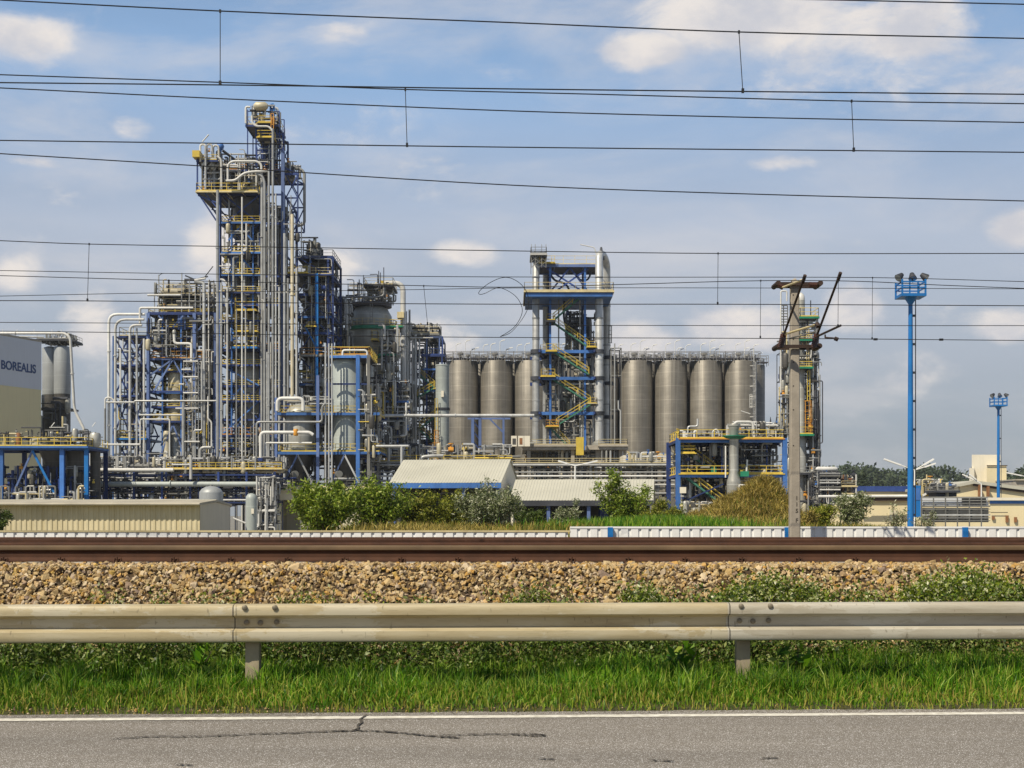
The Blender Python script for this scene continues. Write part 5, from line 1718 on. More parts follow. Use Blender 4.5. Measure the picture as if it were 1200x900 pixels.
def sphere_reactor():
    t = Thing('domed_reactor', 'round domed reactor vessel with green ring galleries and a thick white overhead pipe', 'reactor', 205, 431)
    t.vessel(431, 4.5, [(2, 352), (12, 353), (20, 357), (25, 366), (26, 376), (26, 398), (24, 404), (14, 438), (12, 446), (12, 900)], 'vessel', n=40)
    def ring(py, r, ri, m='green', rail='cream_rail', hp=8, d=4.5):
        x, y, z = X(431, t.D), t.D + d, Z(py, t.D)
        b = MB(m).lathe(x, y, [(t.s(ri), z), (t.s(ri), z - .5), (t.s(r), z - .5), (t.s(r), z)], 36)
        rl = MB(rail)
        n = 28
        hh = t.s(hp)
        q = [(x + t.s(r) * math.cos(2 * math.pi * k / n), y + t.s(r) * math.sin(2 * math.pi * k / n)) for k in range(n + 1)]
        for k in range(n):
            for f in (.55, 1):
                rl.bar((*q[k], z + hh * f), (*q[k + 1], z + hh * f), .09)
            rl.bar((*q[k], z), (*q[k], z + hh), .09)
        t.put('gallery', b, 100, [('railing', rl)])
    ring(380, 31, 24); ring(351, 25, 9, 'grating', 'grey', 8); ring(414, 24, 18); ring(440, 20, 12, 'grating')
    t.platform(455, 470, 379.5, 2, 8, 'yellow', 'fr', edge='green', hp=7)
    t.platform(445, 463, 415, 0, 6, 'grey', 'flr', edge='green', hp=8)
    t.platform(425, 459, 331, 2, 9, 'cream_rail', 'flr', edge='dark', hp=8)
    for x in (429, 441, 450):
        for d in (2.5, 8.5): t.col(x, 330, 352, d, 1.3, 'grey')
    t.vessel(440, 6, [(3, 332), (5, 334), (5, 349)], 'vessel_dark', 'drum', 16)
    t.pipe([(448, 328, 3), (470.5, 328, 3), (470.5, 900, 3)], 3.2, 'white', 10, n=18, flange=18)
    t.box(464, 472, 363, 370, 2, 4, 'cream_rail', 'flange_box')
    t.beam((444, 326, 3), (456, 328, 3), 3.0, 'yellow', 'yellow_beam')
    t.pipe([(391, 347, 1), (440, 347, 1), (449, 345, 1), (449, 336, 1)], 1.1, 'silver', 3)
    for x, a in ((397, 335), (401, 345), (407, 331), (414, 337), (420, 332), (445, 318), (443, 316), (449, 312), (425, 321)):
        t.pipe([(x, a, 1), (x, 900 if x < 410 else 352, 1)], .55, 'silver' if x < 440 else 'dark', n=6)
    t.pipe([(432, 319, 2), (441, 318.5, 2), (441, 331, 2)], .5, 'dark', 2)
    t.pipe([(419, 345, 0), (419, 332, 0), (424, 332, 0), (424, 345, 0)], .6, 'dark', 2)
    t.frame([396, 408], [352, 372, 396, 420, 450, 480, 520], 6, 1.6, 1.4, 'grey', 'dark', .6, 9)
    t.frame([448, 466], [448, 470, 500, 535], 8, 2.0, 2.0, 'navy', 'navy', .6, 10)
    t.ladder(436, 356, 378, -1.2, 2.5, 'grey', False)
    t.platform(436, 443, 399, -1, 3, 'yellow', 'flr', edge='yellow', hp=10)
    t.platform(448, 478, 455, 0, 8, 'grey', 'f', edge='grey', hp=6); t.platform(445, 478, 470, 0, 8, 'grey', 'f', edge='blue', hp=6)
    t.vessel(456, 3, [(4, 385), (5, 388), (5, 440)], 'vessel', 'drum', 18); t.vessel(457, 4, [(5, 445), (6, 448), (6, 500)], 'vessel', 'drum', 18)
    t.pipe([(445, 383, -2), (452, 383, -2), (452, 400, -2)], 1.4, 'white', 3)
    t.clutter(394, 412, 350, 480, -1, 5, 90, 71, rmax=1.1)
    t.clutter(404, 458, 324, 350, 1, 9, 40, 72, rmax=.9)
    t.clutter(446, 468, 384, 446, -2, 3, 34, 73, rmax=1.0)
    t.clutter(440, 482, 446, 550, -1, 7, 130, 74, ['silver'] * 3 + ['grey'] * 3 + ['dark'] * 3 + ['white'])
    t.clutter(438, 480, 446, 550, -2, 0, 40, 75, ['silver'] * 4 + ['white'] * 3 + ['grey'] * 2 + ['beige', 'yellow', 'dark'], rmax=.8)
    return t.finish()


def slim_pipe_tower():
    t = Thing('pipe_structure', 'slim steel pipe structure between the domed reactor and the pale green tank', 'process unit', 212, 497)
    t.frame([484, 500, 518], [416, 433, 458, 486, 522], 8, 2.2, 2.0, 'navy', 'navy', .7, 12)
    for y in (433, 458, 486):
        t.beam((496, y, -.2), (513, y, -.2), 2.0, 'blue')
    for d in (0, 8):
        t.col(500, 395, 416, d, 1.6, 'lilac'); t.col(515, 395, 416, d, 1.6, 'lilac'); t.col(518.5, 395, 416, d, 1.6, 'navy'); t.beam((499, 395, d), (519, 395, d), 2.2, 'lilac')
    for y in (395,):
        for x in (500, 518): t.beam((x, y, 0), (x, y, 8), 2, 'lilac')
    t.platform(494, 520, 416, 0, 8, 'navy', 'flr', edge='navy', hp=7)
    t.platform(480, 514, 391, 0, 8, 'cream_rail', 'fr', edge='grey', hp=8)
    t.stair((490, 466, -1.2), (510, 455, -1.2)); t.stair((510, 455, -.2), (492, 440, -.2)); t.stair((492, 503, -1.2), (510, 489, -1.2)); t.stair((510, 520, -1.2), (493, 505, -1.2))
    t.platform(509, 515, 456, -1.2, 1, 'yellow', 'fr', edge='yellow', hp=6); t.platform(509, 515, 489, -1.2, 1, 'yellow', 'fr', edge='yellow', hp=6)
    for x, a, r, m in ((478, 380, 1.2, 'white'), (481, 384, .9, 'silver'), (484, 396, 1.2, 'white'), (487.5, 393, 1.7, 'silver'), (492, 398, 1.0, 'silver'), (477, 366, .8, 'silver'), (480.5, 364, 1.2, 'silver')):
        t.pipe([(x, a, -1), (x, 900, -1)], r, m, n=10, flange=8)
    t.pipe([(481, 397, -1.2), (508, 397, -1.2)], 1.0, 'white')
    t.box(484, 497, 380, 389, 1, 4, 'beige', 'equipment_box')
    t.pipe([(478, 378, 0), (484, 392, 0)], .7, 'silver')
    t.clutter(477, 515, 378, 398, 0, 7, 40, 81, rmax=.9)
    t.clutter(478, 518, 400, 530, 0, 7, 100, 82, ['silver'] * 2 + ['grey'] * 3 + ['dark'] * 5)
    return t.finish()


def green_tank():
    t = Thing('storage_tank', 'tall pale green cylindrical tank with a yellow caged ladder', 'tank', 205, 517)
    t.vessel(518.5, 0, [(.5, 426.5), (8.2, 427.5), (8.4, 429), (8.0, 429.2), (8.0, 900)], 'vessel_green', 'shell')
    t.vessel(518.5, 0, [(8.6, 478), (8.9, 479.5), (8.6, 481)], 'dark', 'support_ring')
    t.box(517.5, 520.5, 459, 466, -1.4, -.8, 'white_wall', 'sign_plate')
    t.ladder(512, 505, 545, -1.6, 3.5, 'orange'); t.ladder(512, 468, 505, -1.4, 3, 'yellow', False)
    t.platform(508, 516, 528, -2.2, -1, 'orange', 'flr', edge='yellow', hp=8)
    return t.finish()


def silos():
    D = 240
    ps = (867.5, 827, 786, 745.5, 705, 664.5, 622, 582, 541.5)
    t = Thing('silo', 'x', 'silo', D, ps[0], -1.5, 'row of tall steel silos')
    s = 40.4 * D / F
    r = 19.0
    x = ps[0]
    t.vessel(x, 0, [(r * .35, 423.2), (r * .985, 424.2), (r, 424.6), (r, 900)], 'silo', 'shell', 40)
    # roof walkway with railing, lamps and vents
    b = MB('grating'); rl = MB('tube_grey')
    xx, z = X(x, D), Z(420.5, D)
    rr_ = t.s(r)
    b.box(xx - s / 2, xx + s / 2, D - rr_ * .9, D - rr_ * .3, z - .25, z - .1)
    for yy in (D - rr_ * .9, D - rr_ * .3):
        for k in range(5):
            px_ = xx - s / 2 + s * k / 4
            rl.bar((px_, yy, z - .8), (px_, yy, z + 1.0), .09)
        rl.bar((xx - s / 2, yy, z + 1.0), (xx + s / 2, yy, z + 1.0), .09); rl.bar((xx - s / 2, yy, z + .45), (xx + s / 2, yy, z + .45), .07)
    t.put('walkway', b, 50, [('railing', rl)])
    rg = MB('tube_grey')
    n = 26
    for k in range(n):
        a, c = 2 * math.pi * k / n, 2 * math.pi * (k + 1) / n
        p = Vector((xx + rr_ * .95 * math.cos(a), D + rr_ * .95 * math.sin(a), Z(424, D))); q = Vector((xx + rr_ * .95 * math.cos(c), D + rr_ * .95 * math.sin(c), Z(424, D)))
        for f in (.6, 1.15): rg.bar(p + Vector((0, 0, f)), q + Vector((0, 0, f)), .08)
        rg.bar(p, p + Vector((0, 0, 1.15)), .08)
    t.put('roof_railing', rg, 40)
    for dx, hgt, y in ((-7, 2.6, -1.2), (4, 3.2, -1.0), (10, 1.8, 0)):
        p = Vector((xx + t.s(dx), D + y, Z(423, D)))
        m = MB('lamp_white').tube([p, p + Vector((0, 0, hgt)), p + Vector((.5, -.2, hgt + .25))], .06, 6)
        m.bar(p + Vector((.2, -.2, hgt + .2)), p + Vector((.9, -.3, hgt + .35)), .28, .14)
        t.put('roof_lamp', m, 5)
    for dx, y, w in ((-2, 0, 1.0), (7, -1, .7), (-12, .5, .6)):
        p = Vector((xx + t.s(dx), D + y, Z(423, D)))
        t.put('vent', MB('grey').tube([p, p + Vector((0, 0, w)), p + Vector((0, 0, w * 1.05)), p + Vector((0, 0, w * 1.5))], [w * .3, w * .3, w * .6, w * .5], 10), 5)
    a = t.finish()
    names = ['rightmost steel silo of the front row, with a ladder frame on its right side', 'second steel silo from the right, above the stair end of the blue platform', 'third steel silo from the right, above the stack of small sheds',
             'steel silo standing clear just right of the pipe-legged tower', 'steel silo mostly hidden behind the right leg of the pipe-legged tower', 'steel silo seen through the middle of the pipe-legged tower', 'steel silo partly behind the left leg of the pipe-legged tower', 'steel silo left of the pipe-legged tower, fully visible with a dark gap each side',
             'leftmost steel silo, beside the pale green tank']
    a['label'] = names[0]
    z = -1.5
    for px, lab in zip(ps[1:], names[1:]):
        dup(a, (X(px, D), D, z), lab)
    labs = ['back-row silo peeping out right of the last front silo', 'back-row silo in the gap left of the rightmost front silo', 'back-row silo in the gap between the second and third front silos from the right', 'back-row silo in the gap right of the pipe-legged tower',
            'back-row silo behind the right leg of the pipe-legged tower', 'back-row silo behind the stairs of the pipe-legged tower', 'back-row silo behind the left leg of the pipe-legged tower', 'back-row silo in the dark gap left of the pipe-legged tower', 'back-row silo in the gap nearest the pale green tank']
    for i, lab in enumerate(labs):
        dup(a, (X(867.5, D) + 2.6 - s * i, D + 6.2, z), lab, 'back row of steel silos')
    # ladder frame on the right silo
    t = Thing('access_ladder', 'tall caged access ladder on the flank of the rightmost silo', 'ladder', 236.5, 884)
    t.ladder(884, 424, 520, 0, 2.4, 'white'); t.ladder(880, 462, 478, 0, 2.4, 'white', False)
    for y in range(428, 520, 12): t.beam((880, y, 1.0), (886, y, 0), .8, 'white', 'bracket')
    t.pipe([(883.5, 408, 0), (883.5, 424, 0)], .5, 'silver'); t.pipe([(867, 482, -1), (878, 485.5, -1)], .5, 'white')
    t.finish()


def loop_tower():
    t = Thing('loop_reactor_tower', 'steel stair tower held between four thick silver vertical pipes, in front of the silos', 'process tower', 205, 665)
    for x, d, top, r in ((628, 0, 303, 4.3), (637.5, 8, 303, 4.3), (702, 0, 300, 4.6), (711.5, 8, 300, 4.6)):
        pass
    def leg(x, xb, top, r, bow):
        # a loop: up the front leg, over the bend and down the back leg
        a = t.pt(x, 526, 0); z = t.pt(x, top + 6).z
        dx = X(xb, t.D + 8) - X(x, t.D)
        pts = [Vector((a.x, a.y, a.z)), Vector((a.x, a.y, z))]
        for k in range(1, 9):
            th = math.pi * k / 9
            f = (1 - math.cos(th)) / 2
            pts.append(Vector((a.x + dx * f, a.y + 8 * f, z + bow * math.sin(th))))
        pts += [Vector((a.x + dx, a.y + 8, z)), Vector((a.x + dx, a.y + 8, a.z))]
        t.put('loop_pipe', MB('silver').tube(pts, t.s(r), 20), 1e4)
        for py in range(325, 520, 24):
            for (qx, qy) in ((a.x, a.y), (a.x + dx, a.y + 8)):
                zz = Z(py, t.D); t.put('pipe_flange', MB('silver').tube([(qx, qy, zz - .12), (qx, qy, zz + .12)], t.s(r) * 1.07, 20), 1)
    leg(628, 640, 306, 4.2, 1.1); leg(702, 711, 298, 4.5, 1.4)
    # top cage on the left pipe
    t.platform(622, 640, 300, -2, 4, 'grey', 'flrb', edge='white', hp=7)
    for x in (622.5, 627, 634.5, 639.5):
        for d in (-1.8, 3.8): t.col(x, 289, 316, d, .6, 'grey')
    for a_, c_ in ((622.5, 631), (631, 639.5)):
        for y in (302, 309): t.beam((a_, y, -1.8), (c_, y + 7, -1.8), .6, 'grey', 'brace'); t.beam((c_, y, -1.8), (a_, y + 7, -1.8), .6, 'grey', 'brace')
    t.vessel(631, 1, [(2.5, 296), (4, 300), (4, 305), (2, 308)], 'vessel', 'top_fitting', 16)
    t.vessel(705, 1, [(1, 288), (1.6, 290), (2, 297), (4, 299), (4, 303)], 'dark', 'top_fitting', 14)
    t.pipe([(680.5, 285, 1), (697, 288.5, 1), (700, 299, 1)], .6, 'white', 2)
    # decks
    t.platform(633, 701, 309.5, 0.5, 7, 'cream_rail', 'flr', edge='lilac', hp=10, th=2.8)
    t.platform(632, 650, 308.5, -.2, .4, 'yellow', 'f', edge='yellow', hp=8)
    t.platform(614.5, 717.5, 344, -2.5, 11, 'cream_rail', 'flrb', edge='cream_rail', hp=9.5, th=1.6)
    t.box(616, 716.5, 345.8, 350.5, -2.4, 10.8, 'blue', 'deck_girder')
    for y in (412, 443.5, 484.5):
        t.beam((633, y, 0), (697, y, 0), 3.6, 'blue', h=3.6); t.beam((622, y, .1), (634, y, .1), 3.4, 'dark'); t.beam((696, y, .1), (708, y, .1), 3.4, 'dark'); t.beam((622, y, 9), (716, y, 9), 4.0, 'navy', h=4)
        t.beam((632, y, -1), (640, y, 9), 3, 'navy'); t.beam((696, y, -1), (706, y, 9), 3, 'navy')
        t.platform(634, 700, y - 2.0, 2.5, 8, 'cream_rail' if y == 412 else None, 'fl', edge='navy', hp=8)
        for x, d in ((628, 0), (702, 0)):
            p = t.pt(x, y, d); t.put('pipe_collar', MB('dark').tube([p - Vector((0, 0, .28)), p + Vector((0, 0, .28))], t.s(6.4), 20), 30)
        for x in (640, 713):
            p = Vector((X(x, t.D + 8), t.D + 8, Z(y, t.D))); t.put('pipe_collar', MB('dark').tube([p - Vector((0, 0, .28)), p + Vector((0, 0, .28))], t.s(6.2), 20), 30)
    for x, m in ((645, 'blue'), (686, 'blue')):
        for d in (1, 7.5): t.col(x, 310, 528, d, 2.4, m if d == 1 else 'navy')
    for x in (655, 680): t.col(x, 348, 528, 1.2, 1.6, 'grey')
    for a, b in (((641, 313), (684, 341)), ((690, 313), (650, 341)), ((668, 312), (645, 341)), ((668, 312), (690, 341))):
        t.beam((*a, 1), (*b, 1), 1.9, 'navy', 'brace')
    t.pipe([(645, 318, 2), (650, 326, 2), (665, 330, 2), (669, 342, 2)], 1.3, 'dark', 6); t.pipe([(676, 318, 2), (680, 326, 2), (690, 326, 2), (694, 315, 2)], 1.2, 'dark', 6)
    # stairs
    t.stair((682, 347, -.5), (648, 376, -.5)); t.platform(641, 650, 376, -.6, 3, 'yellow', 'fl', edge='dark', hp=7)
    t.stair((649, 377, .8), (691, 407, .8)); t.platform(688, 698, 407, -.6, 3, 'yellow', 'fr', edge='yellow', hp=6)
    t.stair((648, 412, -.5), (690, 439, -.5)); t.platform(640, 652, 412, -.8, 3, 'yellow', 'f', edge='yellow', hp=8)
    t.stair((648, 444, .5), (692, 472, .5)); t.platform(689, 699, 473, -.6, 3, 'yellow', 'fr', edge='cream_rail', hp=6); t.platform(634, 650, 441.5, -.8, 3, 'yellow', 'f', edge='yellow', hp=8)
    t.stair((692, 474, -.6), (652, 499, -.6)); t.stair((644, 500, .4), (668, 525, .4)); t.platform(640, 654, 500, -.8, 3, 'orange', 'fl', edge='yellow', hp=7)
    # inner vessels and hoops
    t.vessel(690, 5, [(2, 366), (5.5, 369), (6, 374), (6, 408)], 'vessel_dark'); t.vessel(679, 4.5, [(3, 392), (6, 395), (6, 410)], 'vessel', 'drum')
    t.vessel(661, 4, [(3, 446), (5, 449), (5, 474), (3, 478)], 'vessel_green', 'vessel', 18); t.vessel(690, 5, [(6, 416), (6, 482)], 'vessel_mid'); t.vessel(672, 5, [(5, 448), (6, 450), (6, 482)], 'vessel')
    t.pipe([(662, 349, 2), (661, 372, 2), (666, 386, 2), (676, 388, 2)], 1.3, 'dark', 8)
    for k in range(5): t.pipe([(668, 366 + k * 5, 2.5), (684, 364 + k * 5, 2.5), (686, 372 + k * 5, 2.5)], 1.5, 'dark', 4)
    for y0 in (417, 421): t.pipe([(650, 438, 2), (650, y0 + 3, 2), (657, y0, 2), (682, y0, 2), (689, y0 + 5, 2), (689, 440, 2)], 1.2, 'grey' if y0 == 417 else 'dark', 9)
    for x, r in ((646, 1.6), (652, 1.2), (684, 1.9), (697, 1.1)): t.pipe([(x, 415, 3.5), (x, 526, 3.5)], r, 'silver', n=10, flange=5)
    t.clutter(664, 700, 360, 410, 1.5, 7, 50, 91, ['dark'] * 4 + ['grey'] * 3 + ['silver'], rmax=1.1)
    t.clutter(640, 700, 414, 526, 1.5, 8, 80, 92, ['dark'] + ['grey'] * 4 + ['silver'] * 5)
    # right service ladder and bracket frame
    t.frame([716, 728], [408, 440, 480], 3, 1.2, 1.2, 'grey', 'dark', .3, 13)
    t.pipe([(720, 403, -.5), (720, 560, -.5)], .8, 'silver'); t.pipe([(724, 470, -1), (724, 480, -1), (726.5, 482, -1), (726.5, 560, -1)], .8, 'silver', 1); t.ladder(716, 380, 400, 2, 3, 'grey', True)
    # concrete table and plinth
    b = MB('concrete')
    for a, c, y0, y1, d0, d1 in ((612, 678, 523.5, 528.5, -4, 12), (686, 734, 523, 528, -3, 12), (617, 621.5, 528.5, 900, -3.5, -2.3), (640, 646, 528.5, 900, 0, 1), (668, 672, 528.5, 900, -3.5, -2.3), (697, 708, 528, 900, -2, 0), (724, 732, 528, 900, -2, 0), (618, 732, 531, 548, 4, 11)):
        p, q = t.pt(a, y1, d0), t.pt(c, y0, d1)
        if y1 == 900: p.z = -1.5
        b.box(p.x, q.x, p.y, q.y, p.z, q.z)
    t.put('concrete_table', b, 1e3)
    for x, d in ((628, 0), (702, 0)):
        p = t.pt(x, 524, d); t.put('pipe_foot', MB('vessel').tube([p, p + Vector((0, 0, .6)), p + Vector((0, 0, .9))], [t.s(8), t.s(8), t.s(5)], 20), 30)
    t.platform(612, 676, 523, -4.2, -1, 'cream_rail', 'f', edge='concrete', hp=6)
    t.platform(700, 733, 522.5, -3.2, -1, 'cream_rail', 'fr', edge='concrete', hp=6)
    t.box(673.5, 682, 514.5, 535, -5, -3.5, 'yellow', 'yellow_cabinet')
    for a in (599, 607, 614): t.box(a, a + 6.5, 513, 525, -5, -3.6, 'white_wall', 'white_panel')
    t.box(600.5, 604.5, 516, 523, -5.02, -4.9, 'vessel_dark', 'panel_window'); t.box(608.5, 612, 515.5, 523, -5.02, -4.9, 'rust', 'panel_window')
    t.clutter(615, 733, 529, 560, -3, 3, 100, 93)
    return t.finish()


def pipe_racks():
    t = Thing('pipe_rack', 'long low blue pipe rack with a green-grey main pipe, behind the beige warehouse', 'pipe rack', 160, 200)
    for x in range(-10, 330, 33):
        for d, m in ((0, 'navy'), (5, 'navy')):
            t.col(x + 2, 553, 900, d, 2.4, m)
        for y in (557, 574, 588): t.beam((x + 2, y, 0), (x + 2, y, 5), 2, 'navy')
    for d in (0, 5):
        for y in (556.5, 575, 589): t.beam((-20, y, d), (322, y, d), 1.7, 'navy' if y != 575 else 'dark')
    t.pipe([(90, 551, -.6), (205, 551, -.6)], 2.3, 'white', n=14, flange=12); t.pipe([(200, 552, 1), (330, 552, 1)], 2.2, 'beige', n=14, flange=9)
    t.pipe([(85, 567.5, -.7), (318, 567.5, -.7)], 3.0, 'vessel_green', n=16, flange=15)
    t.pipe([(-20, 586, -.6), (310, 586, -.6)], 1.1, 'white'); t.pipe([(80, 578, 1), (316, 578, 1)], 1.0, 'grey'); t.pipe([(80, 560, 1), (330, 560, 1)], 1.0, 'silver'); t.pipe([(80, 562.5, 2.5), (330, 562.5, 2.5)], 1.2, 'grey'); t.pipe([(60, 572, 3), (330, 572, 3)], 1.3, 'dark')
    t.platform(195, 330, 549.5, 0, 4, 'yellow', 'f', edge='cream_rail', hp=7)
    t.pipe([(227, 534, -1.4), (227, 562, -1.4)], 1.8, 'white', n=12); t.pipe([(205, 545, -1.2), (226, 545, -1.2)], 1.0, 'white')
    t.clutter(105, 325, 548, 592, 0.3, 4.5, 230, 101, ['dark'] * 4 + ['navy'] * 3 + ['grey'] * 2 + ['silver'] * 2, vert=.35)
    t.clutter(110, 330, 535, 551, 0, 5, 120, 102, vert=.6)
    t.finish()
    t = Thing('pipe_rack', 'long low grey pipe rack with white lines behind the two pale sheds', 'pipe rack', 172, 620)
    for x in range(440, 800, 36):
        for d in (0, 5): t.col(x, 545, 900, d, 2.0, 'grey' if x > 560 else 'navy')
        for y in (547, 562, 574): t.beam((x, y, 0), (x, y, 5), 1.6, 'grey')
    for y, r, m, d in ((545, 1.3, 'silver', -.4), (549.5, 1.0, 'grey', .5), (553.5, .9, 'silver', -.4), (558, 1.1, 'white', -.4), (563.5, 1.4, 'silver', -.5), (568, 1.0, 'white', -.4), (572, 1.0, 'grey', 0), (578, 1.0, 'silver', 0)):
        t.pipe([(440, y, d), (790, y, d)], r, m, n=10, flange=14)
    t.platform(600, 790, 543, 0, 4, 'cream_rail', 'f', edge='grey', hp=5.5); t.platform(440, 600, 541, 0, 4, 'yellow', 'f', edge='grey', hp=7)
    t.pipe([(440, 524, 1), (471, 524, 1), (471, 560, 1)], 1.9, 'silver', 3, n=12)
    t.pipe([(493, 545, -.8), (494, 536, -.8), (508, 534.5, -.8), (520, 534.5, -.8)], 2.2, 'silver', 5, n=12); t.pipe([(520, 534.5, 2), (610, 534.5, 2)], 1.8, 'grey', n=12); t.pipe([(556, 536.5, 1), (600, 536.5, 1)], 1.2, 'yellow')
    t.clutter(440, 600, 520, 548, 0, 6, 90, 103); t.clutter(440, 790, 546, 590, 0.5, 5, 150, 104, ['dark'] * 3 + ['grey'] * 3 + ['silver'] * 3 + ['yellow'], vert=.35); t.clutter(735, 790, 530, 548, 0, 4, 30, 105, ['silver', 'white', 'cream_rail'])
    t.box(735, 790, 531, 543, 6, 12, 'white_wall', 'low_wall')
    t.finish()
    # elevated pipe bridge to the loop tower
    t = Thing('pipe_bridge', 'single long grey pipe on blue trestles crossing in front of the silos', 'pipe bridge', 200, 540)
    t.pipe([(441, 487, 0), (626, 487, 0)], 1.9, 'silver', n=14, flange=12)
    for x, w in ((554, 3.4), (562.5, 3.4), (590, 2.4)):
        t.col(x, 489.5, 900, 0, w, 'lilac')
    t.beam((548, 490.5, 0), (598, 490.5, 0), 2, 'lilac'); t.beam((573, 490, 0), (590, 507, 0), 1.8, 'lilac', 'brace')
    for k in range(4): t.beam((554, 492 + k * 12, 0), (562.5, 504 + k * 12, 0), 1.2, 'navy', 'brace')
    t.finish()


def blue_platform():
    t = Thing('process_platform', 'two-storey blue steel platform crowded with pipes and drums, left of the concrete mast', 'process platform', 150, 857)
    for x in (794.5, 919.5):
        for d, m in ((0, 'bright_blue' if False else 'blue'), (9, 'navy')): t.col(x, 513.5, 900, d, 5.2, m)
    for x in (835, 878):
        t.col(x, 517, 900, 9, 3, 'navy')
    for y in (516.3, 557.3):
        t.beam((796, y, 0), (918, y, 0), 4.2, 'blue'); t.beam((796, y, 9), (918, y, 9), 4, 'navy')
        for x in (795, 836, 878, 919): t.beam((x, y, 0), (x, y, 9), 3, 'navy')
    t.platform(796, 918, 514.3, -.2, 9, 'yellow', 'flrb', edge='orange', hp=10); t.platform(796, 918, 555.5, -.2, 9, 'yellow', 'flrb', edge='yellow', hp=9)
    t.platform(796, 815, 531, 0.2, 3, 'yellow', 'fr', edge='yellow', hp=8)
    t.stair((798, 521, 2.0), (842, 554, 2.0)); t.stair((806, 560, .3), (848, 592, .3))
    t.beam((805, 586, 0), (848, 567, 0), 1.7, 'navy', 'brace'); t.beam((880, 560, 9), (916, 590, 9), 2, 'navy', 'brace'); t.beam((916, 560, 9), (880, 590, 9), 2, 'navy', 'brace')
    # stack
    t.vessel(857, -1.8, [(5.2, 499), (5.8, 500), (5.8, 504), (5.2, 505), (5.2, 555), (8.0, 564), (8.4, 566), (8.4, 582), (5, 586), (5, 900)], 'vessel', 'stack', 28)
    t.vessel(857, -1.8, [(5.9, 498), (6.5, 499), (6.5, 501), (5.9, 502)], 'vessel', 'stack_ring', 20)
    b = MB('green').lathe(X(858, t.D), t.D - 1.8, [(t.s(5.5), Z(515.5, t.D)), (t.s(9), Z(515, t.D)), (t.s(14.5), Z(512.5, t.D)), (t.s(14.5), Z(511.8, t.D)), (t.s(5.5), Z(511.8, t.D))], 28)
    t.put('green_gallery', b, 50); t.box(864, 873, 553, 559, -2.5, -1, 'green', 'green_box'); t.box(836, 842, 545, 555, 1.6, 2.2, 'green', 'green_plate')
    # big white pipes on the roof deck
    for k, (a, c, y) in enumerate(((862, 882, 494.5), (866, 882, 498), (883, 897, 494), (884, 896, 499))):
        t.pipe([(a - 3, 512, k * .8), (a - 1, y, k * .8), (c, y, k * .8), (c + 2, 514, k * .8)], 1.7, 'white', 4, n=12, flange=2)
    t.pipe([(807.5, 508, 1), (807.5, 499, 1), (819, 499, 1), (819, 490, 1)], 1.2, 'silver', 3); t.pipe([(837, 512, 1), (837, 504, 1), (842, 502, 1), (845, 510, 1)], 1.1, 'silver', 3)
    for x in (909, 916): t.vessel(x, 3, [(.2, 486), (.9, 491), (1.6, 498), (1.2, 500), (1.2, 512)], 'dark', 'vent_spike', 10)
    t.pipe([(873, 556, -.9), (874, 539, -.9)], 1.1, 'white'); t.pipe([(849, 523, -.8), (849, 560, -.8)], .9, 'white')
    t.pipe([(862, 577, -2.5), (862, 569, -2.5), (882, 569, -2.5)], 1.0, 'white', 1); t.pipe([(826, 900, -2.8), (826, 589.5, -2.8), (846, 589.5, -2.8)], 1.3, 'silver', 3); t.pipe([(795, 593, -1), (826, 593, -1)], 1.8, 'cream_rail')
    t.box(834, 837, 586, 593, -3, -2.6, 'yellow', 'yellow_post'); t.box(796, 803, 571, 578, -.8, -.4, 'white_wall', 'sign_plate')
    for x, y, r, h in ((828, 538, 4, 10), (843, 541, 3.5, 8), (822, 537, 3, 7), (880, 560, 6, 20), (905, 562, 7, 22), (812, 563, 5, 20), (890, 530, 6, 16), (908, 535, 4, 12)):
        t.vessel(x, rnd.uniform(3, 7), [(r * .5, y - 1.5), (r * .9, y), (r, y + 2), (r, y + h), (r * .6, y + h + 2)], rnd.choice(['vessel_cream', 'vessel', 'vessel_dark']), 'drum', 18)
    t.clutter(797, 917, 519, 554, 1, 8.5, 170, 111, ['dark'] * 5 + ['grey'] * 3 + ['silver'] * 2 + ['navy']); t.clutter(797, 917, 559, 596, 1, 8.5, 150, 112, ['dark'] * 5 + ['grey'] * 2 + ['silver'] * 2 + ['navy'])
    t.clutter(860, 917, 494, 513, 0, 7, 90, 113, ['silver'] * 3 + ['white'] * 3 + ['grey'] * 2, rmax=1.0); t.clutter(798, 850, 504, 513, 1, 7, 30, 114, rmax=.9)
    t.clutter(797, 850, 588, 602, -2, 2, 40, 115, ['beige', 'silver', 'grey', 'white'])
    return t.finish()


